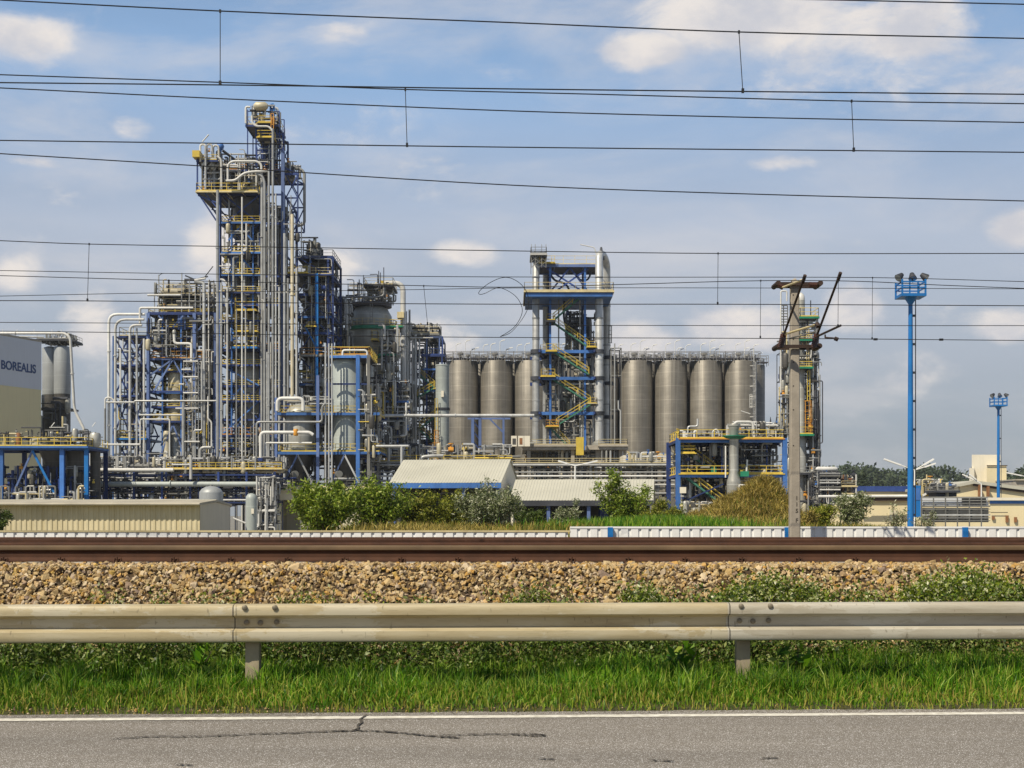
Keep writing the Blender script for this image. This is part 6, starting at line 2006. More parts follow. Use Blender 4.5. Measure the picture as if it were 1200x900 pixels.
def column_tower():
    t = Thing('distillation_column', 'slender silver distillation column with green galleries behind the concrete mast', 'column', 190, 938)
    t.vessel(938.5, 0, [(1, 343), (4, 346), (4.6, 350), (4.6, 352)], 'white', 'top_cap', 20)
    t.vessel(938.5, 0, [(4.6, 352), (4.6, 510), (6.4, 516), (6.4, 900)], 'vessel', 'shell', 28)
    for y, a, c, m, hp in ((374, 934, 955, 'yellow', 10), (432, 930, 948, 'yellow', 6), (510, 931, 949, 'yellow', 8), (555, 930, 952, 'grey', 7), (400, 934, 948, 'yellow', 5)):
        t.platform(a, c, y, -2.2, 2, m, 'flr', edge='green' if y != 555 else 'dark', hp=hp)
    t.ladder(944, 471, 508, -1.6, 6, 'orange'); t.ladder(945, 436, 471, -1.4, 3, 'yellow', False); t.ladder(944, 378, 432, -1.4, 2.6, 'cream_rail', False)
    t.pipe([(915, 460, 0), (915, 341, 0), (922, 341, 0), (922, 353, 0)], .9, 'white', 2); t.pipe([(919, 510, .5), (919, 358, .5)], .7, 'silver')
    for k in range(8): t.pipe([(916, 358 + k * 3.2, 0), (923, 358 + k * 3.2, 0), (923, 361 + k * 3.2, 0)], .6, 'grey', 1)
    t.frame([949, 957], [412, 440, 475, 512, 550], 4, 1.5, 1.2, 'grey', 'dark', .5, 14); t.frame([917, 926], [412, 445, 500], 4, 1.0, 1.0, 'dark', 'dark', .4, 15)
    for x in (951, 954, 959): t.pipe([(x, 415 if x < 955 else 440, -1), (x, 900, -1)], .8, 'silver' if x != 954 else 'dark', n=8, flange=5)
    t.pipe([(950, 352, 0), (950, 373, 0)], .6, 'dark'); t.pipe([(948, 418, -1.5), (948, 405, -1.5), (952, 405, -1.5)], .8, 'white', 2)
    t.pipe([(954, 448, -2), (960, 448, -2), (960, 520, -2), (955, 520, -2)], .7, 'dark', 2); t.pipe([(944, 600, -2), (944, 563, -2), (956, 555, -2), (963, 553, -2)], 1.2, 'silver', 4)
    t.clutter(946, 960, 410, 600, -1.5, 3, 130, 121, ['silver'] * 2 + ['grey'] * 3 + ['dark'] * 4, rmax=1.0); t.clutter(915, 928, 390, 600, -1, 3, 80, 122, ['silver', 'grey', 'grey', 'dark', 'cream_rail'], rmax=1.0)
    t.clutter(931, 958, 376, 430, -2, 2, 30, 123, rmax=.8); t.clutter(930, 962, 556, 605, -2, 3, 50, 124, ['dark', 'grey', 'silver', 'dark'])
    return t.finish()


# ------------------------------------------------------------------ buildings
def office_building():
    # wall facing right, seen at a slant: from A (near, out of the frame) to B
    B = Vector((-80.7, 234, 0)); dr = Vector((-3.65, -9, 0)).normalized()
    e = bpy.data.objects.new('office_block', None); COL.objects.link(e); e.location = (B.x, B.y, -1.5)
    tag(e, 'large grey and beige sheet-clad hall with blue lettering, cut by the left edge', 'building')
    zt, zm = 1.46 + (604 - 401) / F * 234, 1.46 + (604 - 457) / F * 234
    n = Vector((-dr.y, dr.x, 0))        # outward (to the right)
    if n.x < 0: n = -n
    Lw, W = 34, 46
    def slab(nm, m, z0, z1, out):
        a = B + n * out; b = B + dr * Lw + n * out; c = b - n * (W + out); d = a - n * (W + out)
        vs = [(*p.xy, z) for z in (z0, z1) for p in (a, b, c, d)]
        return make_obj(nm, MB(m).add(vs, [(3, 2, 1, 0), (4, 5, 6, 7), (0, 1, 5, 4), (1, 2, 6, 5), (2, 3, 7, 6), (3, 0, 4, 7)]), e.location, e)
    slab('lower_wall', 'office_beige', -1.5, zm, 0.0)
    up = slab('upper_wall', 'office_grey', zm, zt, 0.06)
    slab('parapet', 'roof_grey', zt, zt + .35, 0.1)
    # lettering: centre along the wall between pixel 2 and 41
    def along(px):
        k = (px - CX) / F          # x = k*y on the wall line
        return (k * B.y - B.x) / (dr.x - k * dr.y)
    s0, s1 = along(1.0), along(41.5)
    mid = B + dr * (s0 + s1) / 2 + n * .10
    size = 2.05
    zc = Z(430.5, mid.y)
    ux = -dr                              # reading direction: from near (left) to far (right)
    mx = Matrix((( ux.x, 0, n.x, mid.x), (ux.y, 0, n.y, mid.y), (0, 1, 0, zc), (0, 0, 0, 1)))
    tb = text_mesh('BOREALIS', size, .03, 'logo_blue', mx)
    xs = [(Vector(v) - mid).dot(ux) for v in tb.v]
    sc = (s0 - s1) / (max(xs) - min(xs))
    c0 = (max(xs) + min(xs)) / 2
    tb.v = [tuple(mid + ux * ((Vector(v) - mid).dot(ux) - c0) * sc + n * (Vector(v) - mid).dot(n) + Vector((0, 0, v[2] - zc)) * 1.0) for v in tb.v]
    tb.v = [(x, y, zc + z - 0) if False else (x, y, z + mid.z * 0 + (zc if z < 5 else 0)) for x, y, z in tb.v]
    make_obj('lettering', tb, e.location, up)
    t = Thing('roof_pipe', 'white pipe running along the hall roof edge and bending down past the twin silos', 'pipe', 224, 60)
    t.pipe([(-40, 390.5, 0), (76, 390.5, 0), (82.5, 396, 0), (82.5, 478, 2), (88, 490, 2), (96, 506, 2), (96, 540, 2)], 1.6, 'white', 7, n=12, flange=10); t.pipe([(20, 393.5, 1), (49, 394.5, 1)], .8, 'silver')
    for x in (3, 20, 40, 61, 72): t.pipe([(x, 390, 0), (x, 386, 0)], .4, 'lamp_white', n=6)
    t.beam((30, 396, 2), (86, 397, 2), 1.6, 'dark', 'roof_beam'); t.finish()
    t = Thing('twin_silo', 'pair of short grey silos on a dark skirt beside the lettered hall', 'silo', 244, 68)
    for x, r in ((56, 9.6), (73, 9.6)):
        t.vessel(x, 1.5 if x < 60 else 0, [(r * .4, 405), (r * .98, 407), (r, 407.6), (r, 461), (r * .98, 462)], 'vessel_pale', 'shell', 28)
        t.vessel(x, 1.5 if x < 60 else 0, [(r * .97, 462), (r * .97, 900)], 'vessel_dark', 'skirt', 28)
    t.platform(48, 86, 399, -2, 5, 'grey', 'fr', edge='dark', hp=6); t.box(48, 86, 479, 481, -2, 3, 'dark', 'collar')
    t.clutter(50, 84, 391, 403, -1, 4, 24, 131, ['dark', 'grey', 'silver'], rmax=.8); t.clutter(46, 84, 464, 520, -3, -1.5, 16, 132, ['dark', 'grey', 'dark'])
    t.finish()


def left_platform():
    t = Thing('process_platform', 'blue steel platform with a dark hopper and inverted V braces at the left edge', 'process platform', 150, 50)
    for d, m in ((0, 'bright_blue'), (7, 'navy')):
        for x, w in ((-28, 4.6), (2, 4.6), (73, 5), (101.5, 4.6)): t.col(x, 523, 900, d, w, 'blue' if d == 0 and x < 100 else m if d == 0 else 'navy')
        t.beam((-30, 525.5, d), (104, 525.5, d), 4.2, 'blue' if d == 0 else 'navy')
        t.beam((38, 528, d), (13, 584, d), 2.2, 'lilac' if d == 0 else 'navy', 'brace'); t.beam((38, 528, d), (67, 584, d), 2.6, 'bright_blue' if d == 0 else 'navy', 'brace')
    for x in (2, 73, 101.5): t.beam((x, 525.5, 0), (x, 525.5, 7), 3, 'navy')
    t.platform(-30, 104, 523.5, -.6, 7, 'yellow', 'flr', edge='blue', hp=10)
    t.vessel(50, 3.5, [(16, 527), (15, 531), (5, 556), (5, 562)], 'vessel_dark', 'hopper_cone'); t.vessel(76, 4, [(11, 527), (11, 900)], 'rust' if False else 'vessel_dark', 'silo_leg'); t.vessel(97, 4.5, [(6, 527), (6, 900)], 'vessel_dark', 'silo_leg')
    t.vessel(40, 2, [(10, 513), (12, 514), (12, 522)], 'vessel_cream', 'drum'); t.vessel(81, 2, [(2.6, 501), (3.8, 503), (3.8, 516)], 'vessel', 'drum', 16); t.vessel(105, 2, [(5, 506), (6.5, 508), (6.5, 520), (4, 523)], 'vessel', 'drum', 18); t.vessel(14, 2, [(2, 506), (3.4, 508), (3.4, 522)], 'rust', 'drum', 14)
    t.pipe([(70, 487, 1), (70, 500, 1)], 1.2, 'cream_rail'); t.pipe([(25, 501, 0), (48, 501, 0), (48, 520, 0)], .8, 'dark', 2); t.pipe([(76, 498, -.4), (81, 498, -.4), (81, 506, -.4)], 1.2, 'silver', 2); t.pipe([(58, 501, 0), (76, 501, 0)], .7, 'silver')
    for x in (60, 108): t.pipe([(x, 500, 0), (x + 4, 495, 0)], .5, 'lamp_white', n=6)
    t.clutter(-25, 104, 503, 522, 0, 6, 60, 141, ['silver', 'grey', 'cream_rail', 'dark', 'grey'], rmax=1.0); t.clutter(-25, 102, 545, 600, 1, 7, 130, 142, ['dark'] * 4 + ['navy'] * 3 + ['silver'] * 2); t.clutter(-20, 102, 570, 596, -1.5, 0, 45, 143, ['silver', 'grey', 'white', 'cream_rail'], vert=.6)
    t.finish()


def warehouse():
    t = Thing('warehouse', 'long low beige corrugated warehouse with a grey gable end, left of the shrubs', 'warehouse', 85, 100, -1.6)
    x0, x1 = X(-190, 85), X(234, 85)
    ze = Z(590.5, 85); dep = 9.0; zr = ze + .16
    # corrugated front wall with real ribs
    vs, fs, prof = [], [], []
    n = int((x1 - x0) / .32); p = (x1 - x0) / n
    for i in range(n):
        a = x0 + i * p
        prof += [(a, 0), (a + p * .4, 0), (a + p * .5, .045), (a + p * .9, .045)]
    prof.append((x1, 0))
    for x, d in prof: vs += [(x, 85 + d, -1.6), (x, 85 + d, ze)]
    for i in range(len(prof) - 1): fs.append((2 * i, 2 * i + 2, 2 * i + 3, 2 * i + 1))
    t.put('front_wall', MB('corr_wall').add(vs, fs), 100)
    t.put('gable_wall', MB('gable_grey').prism([(85.06, -1.6), (85.06, ze), (85 + dep / 2, zr - .02), (85 + dep, ze), (85 + dep, -1.6)], 'x', x1 - .2, x1 + .02), 90)
    t.put('back_wall', MB('corr_wall').box(x0, x1 - .2, 85 + dep - .1, 85 + dep, -1.6, ze), 10)
    ov = .45
    t.put('roof', MB('roof_grey').prism([(85 - ov, ze - .08), (85 - ov, ze + .06), (85 + dep / 2, zr + .14), (85 + dep + .2, ze + .06), (85 + dep + .2, ze - .05), (85 + dep / 2, zr)], 'x', x0, x1 + .12), 80,
          [('gutter', MB('roof_grey').tube([(x0, 85 - ov - .07, ze - .02), (x1 + .12, 85 - ov - .07, ze - .02)], .08, 8)), ('ridge_cap', MB('roof_white').box(x0, x1 + .1, 85 + dep / 2 - .15, 85 + dep / 2 + .15, zr + .1, zr + .17))])
    t.put('rust_patch', MB('yellow').box(X(182, 85), X(190, 85), 84.985, 85.002, Z(603, 85), Z(593, 85)), 5) if False else None
    t.finish()
    t = Thing('storage_tank', 'grey dome-topped tank behind the gable end of the beige warehouse', 'tank', 110, 248)
    t.vessel(247.5, 0, [(1, 569.5), (6, 570.3), (11, 573), (13.5, 576.5), (13.8, 578), (13.8, 900)], 'vessel_pale', 'shell', 36); t.vessel(247.5, 0, [(1.4, 568), (1.8, 568.4), (1.8, 570)], 'grey', 'hatch', 12); t.finish()
    t = Thing('storage_tank', 'slim white upright tank beside the small-pipe manifold', 'tank', 112, 295)
    t.vessel(294.5, 0, [(1, 578), (4, 579), (6.2, 582), (6.5, 585), (6.5, 900)], 'vessel_green', 'shell', 28); t.box(296, 299, 596, 602, -.6, -.45, 'white_wall', 'label_plate'); t.finish()


def shed(name, label, D, xe0, xe1, ye, xr0, xr1, yr, depth, rot, open_front=True, posts=()):
    """Gable shed, ridge along its length; eave row ye, ridge row yr."""
    t = Thing(name, label, 'shed', D, (xe0 + xe1) / 2)
    x0, x1 = X(xe0, D), X(xe1, D); ze = Z(ye, D); zr = Z(yr, D + depth / 2)
    c = (x0, D)
    def put(nm, mb, sz, subs=None):
        mb.rot(rot, c)
        for _, s_ in (subs or []): s_.rot(rot, c)
        t.put(nm, mb, sz, subs)
    n = int((x1 - x0) / .22); vs, fs = [], []
    ov = .35
    # ribbed front slope
    prof = []
    p = (x1 - x0 + .4) / n
    for i in range(n):
        a = x0 - .2 + i * p; prof += [(a, 0), (a + p * .6, 0), (a + p * .7, .02), (a + p * .9, .02)]
    prof.append((x1 + .2, 0))
    ys, yr_ = D - ov, D + depth / 2
    sl = (zr - ze) / (depth / 2)
    for x, h in prof: vs += [(x, ys, ze - ov * sl + h), (x, yr_, zr + h), (x, D + depth + ov, ze - ov * sl + h)]
    for i in range(len(prof) - 1):
        o = 3 * i; fs += [(o, o + 3, o + 4, o + 1), (o + 1, o + 4, o + 5, o + 2)]
    put('roof', MB('roof_white').add(vs, fs), 100, [('fascia', MB('blue' if open_front else 'dark').box(x0 - .2, x1 + .2, D - ov - .06, D - ov, ze - ov * sl - .42, ze - ov * sl - .01))])
    for x in (x0, x1):
        put('gable_wall', MB('white_wall').prism([(D + (0 if x == x1 else 0), -1.5), (D, ze - .04), (yr_, zr - .04), (D + depth, ze - .04), (D + depth, -1.5)], 'x', x - .08, x + .08), 50)
    put('back_wall', MB('grey').box(x0 + .1, x1 - .1, D + depth - .1, D + depth - .02, -1.5, ze - .1), 40)
    for x in posts:
        xx = X(x, D); put('post', MB('lilac').box(xx - .13, xx + .13, D - .13, D + .13, -1.5, ze - .05), 10)
    fl = MB('dark').box(x0 + .1, x1 - .1, D + .3, D + depth - .2, -1.5, -1.3); put('floor_slab', fl, 5)
    return t


def sheds():
    t = shed('open_shed', 'larger pale-roofed open shed with a blue fascia behind the shrubs', 108, 460, 587, 564, 470, 597, 539, 9.0, R(-9), True, (462, 545, 585))
    t.pipe([(515, 585, 2), (515, 577, 2), (545, 577, 2), (545, 600, 2)], 1.0, 'grey', 2)
    t.box(470, 505, 580, 620, 2, 5, 'dark', 'stored_crate'); t.box(555, 580, 588, 620, 2, 5, 'grey', 'stored_crate')
    p = t.pt(522, 569, -.2); t.put('hanging_lamp', MB('yellow').tube([p, p - Vector((0, 0, .2)), p - Vector((0, 0, .5))], [.08, .12, .3], 12), 3)
    t.finish()
    t = shed('open_shed', 'lower long pale-roofed open shed behind the feathery green tree', 106, 600, 762, 584.5, 604, 772, 562, 8.0, R(-7), False, (643, 690, 740))
    for x, w in ((628, 5), (652, 8), (672, 6), (705, 10), (725, 6)): t.box(x, x + w, 592 + (x % 5), 620, 2, 4, rnd.choice(['grey', 'dark', 'navy', 'beige']), 'stored_crate')
    t.box(634, 640, 588, 593, .5, 1, 'yellow', 'yellow_sign')
    t.finish()


def right_buildings():
    def hall(name, label, D, x0, x1, top, dep, wall, roof=None, roof_h=.35, roof_mat='navy', band=None, extra=None):
        t = Thing(name, label, 'building', D, (x0 + x1) / 2)
        a, c = t.pt(x0, top), t.pt(x1, top)
        q = (D + dep) / D
        def foot(o, z0, z1, m):
            x0_, x1_, f = a.x - o, c.x + o, D - o
            vs = [(x0_, f, z) if k == 0 else (x1_, f, z) if k == 1 else (x1_ * q, D + dep, z) if k == 2 else (x0_ * q, D + dep, z) for z in (z0, z1) for k in range(4)]
            return MB(m).add(vs, [(3, 2, 1, 0), (4, 5, 6, 7), (0, 1, 5, 4), (1, 2, 6, 5), (2, 3, 7, 6), (3, 0, 4, 7)])
        t.put('walls', foot(0, -1.5, a.z, wall), 100)
        t.put('roof', foot(.3, a.z + .003, a.z + roof_h, roof_mat), 80)
        if band:
            p = t.pt(0, band[0]); q = t.pt(0, band[1]); t.put('band', MB(band[2]).box(a.x - .05, c.x + .05, D - .08, D - .003, q.z, p.z), 20)
        return t
    t = hall('flat_hall', 'cream flat-roofed hall with a brown eave, left of the blue light mast', 140, 1012, 1064, 587, 14, 'cream_wall', roof_h=.5, roof_mat='brown_steel')
    t.pipe([(955, 582, -1.5), (1064, 581.5, -1.5)], 1.5, 'white', n=12, flange=16); t.beam((1010, 585, -1.2), (1064, 584.5, -1.2), 2.2, 'brown_steel')
    t.box(1042, 1052, 598, 612, -.05, .05, 'beige_wall', 'door'); t.finish()
    t = hall('flat_hall', 'long cream hall with dark blue roof edge farther behind the blue light mast', 230, 962, 1068, 576, 20, 'cream_wall', roof_h=.9, roof_mat='navy')
    for x in range(970, 1066, 12): t.box(x, x + 6, 571, 574, 2, 8, 'silver', 'roof_unit')
    t.finish()
    t = hall('flat_hall', 'cream hall with a blue band under a white roof edge at the right border', 120, 1160.5, 1290, 586.5, 16, 'cream_wall', roof_h=.25, roof_mat='white_wall', band=(586.8, 590.2, 'blue'))
    for x, y0, y1 in ((1162, 605, 609), (1178, 604, 612), (1188, 606, 612)): t.box(x, x + 3, y0, y1, -.2, -.05, 'rust', 'wall_fitting')
    t.pipe([(1160, 600.5, -.2), (1180, 600.5, -.2)], .4, 'dark'); t.finish()
    # stepped cream tower building
    t = Thing('stepped_building', 'stepped cream tower block with a lower annex, behind the smaller blue light mast', 'building', 260, 1160)
    def bx(x0, x1, y0, d0, d1, m, nm):
        a, c = t.pt(x0, y0, d0), t.pt(x1, y0, d1); q = c.y / a.y
        vs = [(a.x, a.y, -1.5), (c.x, a.y, -1.5), (c.x * q, c.y, -1.5), (a.x * q, c.y, -1.5), (a.x, a.y, a.z), (c.x, a.y, a.z), (c.x * q, c.y, a.z), (a.x * q, c.y, a.z)]
        t.put(nm, MB(m).add(vs, [(3, 2, 1, 0), (4, 5, 6, 7), (0, 1, 5, 4), (1, 2, 6, 5), (2, 3, 7, 6), (3, 0, 4, 7)]), 100)
    bx(1145, 1179, 532, 3, 14, 'white_wall', 'tower_wall'); bx(1140, 1146, 548, 2, 12, 'white_wall', 'step_wall'); bx(1156.5, 1179.5, 546, 0, 2.9, 'cream_wall', 'annex_wall')
    t.beam((1156, 545.6, -.2), (1180, 545.6, -.2), 1.0, 'brown_steel', 'annex_eave')
    t.finish()
    t = Thing('pitched_hall', 'low cream hall with a shallow pitched roof below the stepped tower block', 'building', 205, 1160)
    a, m, c = t.pt(1108, 574), t.pt(1140, 567), t.pt(1225, 578.5)
    y0, y1 = 205, 225
    t.put('walls', MB('cream_wall').prism([(a.x, -1.5), (a.x, a.z), (m.x, m.z), (c.x, c.z), (c.x, -1.5)], 'y', y0, y1), 100)
    t.put('roof', MB('roof_white').prism([(a.x - .3, a.z + .02), (m.x, m.z + .02), (c.x + .3, c.z + .02), (c.x + .3, c.z + .55), (m.x, m.z + .5), (a.x - .3, a.z + .4)], 'y', y0 - .6, y1), 90)
    t.put('eave_line', MB('brown_steel').prism([(m.x, m.z - .3), (c.x, c.z - .3), (c.x, c.z), (m.x, m.z)], 'y', y0 - .4, y0 - .02), 30)
    t.box(1145, 1147, 568, 582, -1, -.3, 'rust', 'downpipe'); t.box(1155, 1157, 570, 582, -1, -.3, 'rust', 'downpipe')
    t.finish()
    t = Thing('brown_house', 'small brown-roofed building at the right border below the trees', 'building', 250, 1192)
    t.box(1190, 1225, 563, 900, 0, 10, 'concrete', 'walls'); t.box(1176, 1190, 568, 900, 2, 10, 'navy', 'side_wing'); t.box(1189, 1226, 561.5, 563, -.5, 10.5, 'roof_grey', 'roof'); t.finish()
    # grey slatted gates
    t = Thing('sliding_gate', 'grey slatted metal gates and panels right of the blue light mast', 'gate', 150, 1120)
    for x in range(1080, 1164, 14): t.col(x, 582, 900, 0, 1.2, 'grey', 'post')
    for k in range(9):
        y = 583 + k * 3.4; t.beam((1080, y, 0), (1161, y, 0), .9 if k % 3 else 1.8, 'silver' if k in (6, 7) else 'grey', 'rail')
    t.box(1082, 1160, 583, 594, .4, .6, 'office_grey', 'panel'); t.box(1082, 1160, 595, 612, .4, .6, 'grey', 'panel'); t.box(1128, 1156, 583, 591, .1, .3, 'vessel_dark', 'panel'); t.finish()
    t = Thing('container_skid', 'dark machinery skid on the gate line in front of the pitched hall', 'machinery', 152, 1115)
    t.box(1104, 1128, 575, 581.5, 2, 5, 'dark', 'body'); t.platform(1102, 1129, 575, 1.5, 5.5, 'grey', 'flr', edge='dark', hp=5); t.clutter(1104, 1128, 566, 576, 2, 5, 40, 151, ['grey', 'dark', 'silver']); t.finish()
    t = Thing('yellow_machine', 'yellow and white loading machinery just right of the blue light mast', 'machinery', 158, 1090)
    t.box(1080, 1090, 570, 580, 0, 3, 'cream_rail', 'body'); t.box(1092, 1102, 573, 580, 0, 3, 'cream_rail', 'body'); t.beam((1078, 581, -1), (1104, 567, -1), 2.2, 'lamp_white', 'boom'); t.pipe([(1086, 580, 0), (1086, 556, 0)], .8, 'cream_rail'); t.clutter(1078, 1104, 562, 582, -.5, 3, 60, 152, ['yellow', 'cream_rail', 'white', 'grey']); t.finish()
    t = Thing('pipe_skid', 'stacked pipe skid with a white horizontal drum, right of the slender column', 'pipework', 175, 985)
    o, q, r = t.pt(960, 549, 2), t.pt(985.5, 549, 2), t.s(2.8)
    t.put('drum', MB('white').tube([o, o + Vector((.25, 0, 0)), q - Vector((.25, 0, 0)), q], [r * .5, r, r, r * .5], 18), 50)
    t.frame([960, 972, 985], [553, 560, 568, 577], 6, 1.3, 1.2, 'dark', 'dark', .3, 16)
    for y in (555, 558, 563, 566, 571, 574): t.pipe([(960, y, -.3), (984, y, -.3)], .9, rnd.choice(['white', 'silver', 'grey']), n=8)
    t.platform(986, 1004, 570, 0, 5, 'cream_rail', 'fr', edge='cream_rail', hp=6); t.clutter(960, 984, 552, 590, 0, 5, 80, 153, ['dark'] * 3 + ['grey', 'silver', 'white']); t.clutter(986, 1004, 556, 585, 0, 5, 60, 154, ['cream_rail', 'grey', 'dark', 'white', 'rust']); t.finish()
    t = Thing('control_cabinet', 'tall bright blue cabinet frame at the foot of the blue light mast', 'cabinet', 110, 1075)
    t.box(1072, 1079, 569, 606, 0, .8, 'bright_blue', 'body'); t.box(1073, 1078, 572, 586, -.04, 0.0, 'blue', 'door'); t.beam((1070, 570, .4), (1081, 570, .4), 1.2, 'dark', 'roof'); t.finish()


# ------------------------------------------------------------------ vegetation behind the fence
def plants():
    G = 'shrubs along the meadow'
    shrub('shrub', 'tall vigorous bright green shrub in front of the concrete block', 'shrub', 379, 56, 104, 553, 'leaf_bright', 13000, .16, .40, 1, group=G, stems=14)
    shrub('shrub', 'yellowish green shrub between the tall bright shrub and the dark one', 'shrub', 440, 58, 106, 562, 'leaf_bright', 11500, .14, .38, 2, group=G, stems=13)
    shrub('shrub', 'low olive shrub below the left end of the larger shed', 'shrub', 492, 60, 78, 575, 'leaf_mid', 7500, .13, .38, 3, group=G)
    shrub('shrub', 'small dark shrub in front of the opening of the larger shed', 'shrub', 530, 62, 64, 573, 'leaf_mid', 6500, .12, .38, 4, group=G)
    shrub('willow_bush', 'silvery grey-green willow bush at the right end of the larger shed', 'shrub', 572, 58, 96, 564, 'leaf_silver', 12000, .14, .26, 5, group=G, stems=13)
    shrub('willow_bush', 'sparse silvery bush under the left end of the lower shed', 'shrub', 664, 60, 44, 585, 'leaf_silver', 2600, .12, .28, 6, group=G)
    shrub('shrub', 'low dark thicket between the silvery willow and the lower shed', 'shrub', 620, 60, 50, 594, 'leaf_dark', 3000, .11, .36, 16, group=G)
    shrub('young_tree', 'feathery bright green young tree in front of the lower pale shed', 'tree', 730, 62, 82, 550, 'leaf_bright', 10500, .13, .34, 7, upright=1.0, squash=.8, stems=12)
    shrub('shrub', 'round low green shrub at the foot of the feathery young tree', 'shrub', 775, 60, 66, 587, 'leaf_mid', 6500, .11, .36, 8, group=G)
    shrub('shrub', 'small green bush right of the concrete mast', 'shrub', 962, 58, 52, 587, 'leaf_mid', 6000, .11, .36, 9, group=G)
    shrub('willow_bush', 'silvery flowering bush between the mast and the cream hall', 'shrub', 998, 59, 66, 575, 'leaf_silver', 6000, .13, .3, 10, group=G)
    shrub('dry_bush', 'thin dry bush in front of the cream hall', 'shrub', 1048, 60, 46, 590, 'leaf_silver', 1000, .11, .3, 11, group=G)
    shrub('dry_bush', 'thin dark bush at the foot of the blue light mast', 'shrub', 1086, 66, 36, 592, 'leaf_silver', 1000, .11, .3, 14, group=G)
    shrub('shrub', 'dark shrub cut off by the left border in front of the warehouse', 'shrub', -8, 56, 46, 586, 'leaf_dark', 6000, .12, .38, 12, group=G)
    shrub('shrub', 'leafy green sprout on top of the dry hay mound', 'shrub', 900, 69, 30, 563, 'leaf_mid', 1500, .12, .36, 13, base=2.2, group=G)
    shrub('dry_bush', 'pale yellowish tufted bush right behind the concrete mast', 'shrub', 948, 54, 34, 595, 'hay', 2200, .13, .2, 15, group=G)
    rg = np.random.default_rng(21)
    # meadow grass and the hay mound
    n = 60000
    x = rg.uniform(-17, 20, n); y = rg.uniform(42, 74, n)
    k = x > -4.5 - (y - 42) * .16; x, y = x[k], y[k]; n = len(x)
    h = rg.uniform(.12, .42, n) * (0.6 + .6 * (np.sin(x * .9) * np.sin(y * .5 + x * .3) > 0))
    o = blades_obj('grass', x, y, ground_z(x, y), h, rg.uniform(.012, .03, n), rg, 'meadow', .45); tag(o, 'tall rough meadow grass behind the white fence', 'grass', kind='stuff')
    mx, my = X(880, 68), 67.2
    nt_ = 1100
    cx = mx + rg.normal(-.35, 1.75, nt_); cy = my + rg.normal(0, 1.7, nt_)
    k = ground_z(cx, cy) > .35; cx, cy = cx[k], cy[k]; nt_ = len(cx)
    kk = 34
    sp = rg.uniform(.06, .3, nt_)
    x = (cx[:, None] + rg.normal(0, 1, (nt_, kk)) * sp[:, None]).ravel(); y = (cy[:, None] + rg.normal(0, 1, (nt_, kk)) * sp[:, None]).ravel()
    h = np.repeat(rg.uniform(.12, .62, nt_) ** 1.2, kk) * rg.uniform(.5, 1.2, len(x))
    o = blades_obj('grass', x, y, ground_z(x, y) - .03, h, rg.uniform(.012, .03, len(x)), rg, 'hay', 1.0); tag(o, 'dry brown and golden grass covering the earth mound', 'dry grass', kind='stuff')
    n = 5000
    x = rg.normal(X(512, 50), 1.3, n); y = rg.uniform(44, 52, n)
    o = blades_obj('grass', x, y, ground_z(x, y), rg.uniform(.2, .6, n), rg.uniform(.012, .025, n), rg, 'hay', .5); tag(o, 'tawny dry grass tufts in front of the larger shed', 'dry grass', kind='stuff')
    n = 9000
    x = rg.normal(X(760, 58), 2.0, n); y = rg.uniform(52, 62, n)
    o = blades_obj('grass', x, y, ground_z(x, y), rg.uniform(.3, .75, n), rg.uniform(.012, .025, n), rg, 'grass', .3); tag(o, 'bright green reedy grass patch below the lower shed', 'grass', kind='stuff')
    # far wood: many crowns read as one mass
    pts = []
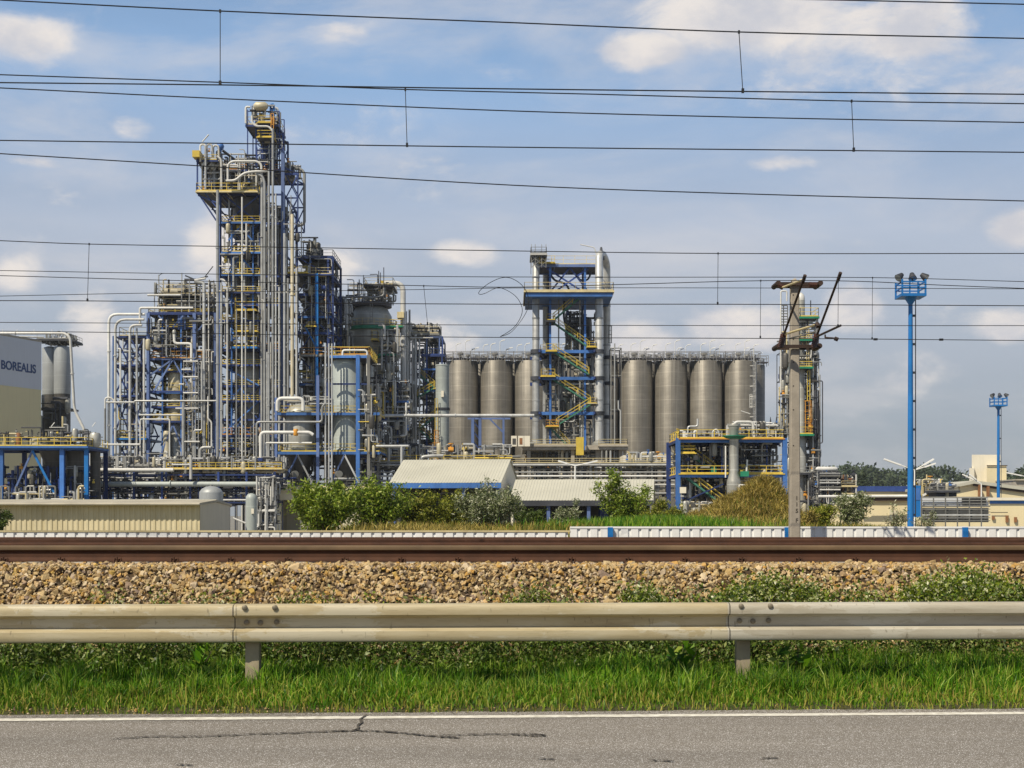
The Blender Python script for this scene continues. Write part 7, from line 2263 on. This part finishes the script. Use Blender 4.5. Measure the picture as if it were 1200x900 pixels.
    for k in range(150):
        px = rg.uniform(935, 1420); D = rg.uniform(640, 760)
        top = 548 + 4 * math.sin(px * .05) + 3 * math.sin(px * .017 + 1) + rg.uniform(-3, 5)
        if px < 1010: top += (1010 - px) * .12
        cx = X(px, D); zt = Z(top, D); w = rg.uniform(4.5, 8)
        for c in range(16):
            a, bb = rg.uniform(0, 6.28), rg.uniform(0, 1)
            f = rg.uniform(.1, 1)
            zz = -1 + (zt + 1) * f
            rr = w * math.sqrt(max(.05, 1 - abs(f - .5) ** 2 * 2.6)) * bb ** .5
            c0 = np.array([cx + math.cos(a) * rr, D + math.sin(a) * rr, zz - 1.2])
            pts.append(c0 + rg.normal(0, 1, (26, 3)) * np.array([1.5, 1.5, 1.0]))
    V, Fc = leaf_quads(np.concatenate(pts), 1.7, .7, rg, .2)
    o = np_obj('far_wood', V, Fc, 'leaf_forest'); tag(o, 'dark green wood along the horizon at the right', 'wood', kind='stuff')
    for (px, D, w, top, lab, sd) in ((1009, 420, 20, 553, 'single grey-green tree standing before the far wood, left of the blue light mast', 31), (1028, 460, 16, 560, 'small bushy tree just left of the blue light mast far behind', 32), (1186, 300, 30, 545, 'dark round tree behind the stepped tower block at the right border', 33)):
        shrub('tree', lab, 'tree', px, D, w * 1.3, top, 'leaf_forest', 4200, .9 if D > 350 else .6, .6, sd, stems=7, base=-1.5, upright=1.0, squash=.5)


def main():
    build_materials()
    build_light(); build_ground(); build_guardrail(); build_verge(); build_ballast(); build_tracks(); build_fence(); build_wires(); build_mast()
    left_pipe_tower(); reactor_tower(); side_tower(); hopper_structure(); pipe_manifold(); sphere_reactor(); slim_pipe_tower(); green_tank(); silos(); loop_tower()
    pipe_racks(); blue_platform(); column_tower(); office_building(); left_platform(); warehouse(); sheds(); right_buildings()
    light_mast(1067, 96, 349, 0, 29, 'tall bright blue floodlight mast with a railed basket, nearer of the two')
    light_mast(1170, 178, 476.5, 0, 16, 'smaller, farther blue floodlight mast near the right border')
    street_lamp('street_lamp', 1072, 135, 551, 'white lamp pole with long V arms behind the nearer blue light mast', [(-36, -13, 1), (22, -13, 1), (24, -8, 1)])
    street_lamp('street_lamp', 674, 130, 546, 'white two-armed lamp in front of the pipe-legged tower', [(-20, -6, 1), (26, -6, 1)])
    street_lamp('street_lamp', 1150, 170, 567, 'white lamp with two parallel arms before the stepped tower block', [(-22, -11, 1), (-14, -11, 1)])
    street_lamp('street_lamp', 1210, 170, 560, 'white lamp arm reaching in from the right border', [(-30, -6, 1), (24, -6, 1)])
    plants()
    build_haze()


main()
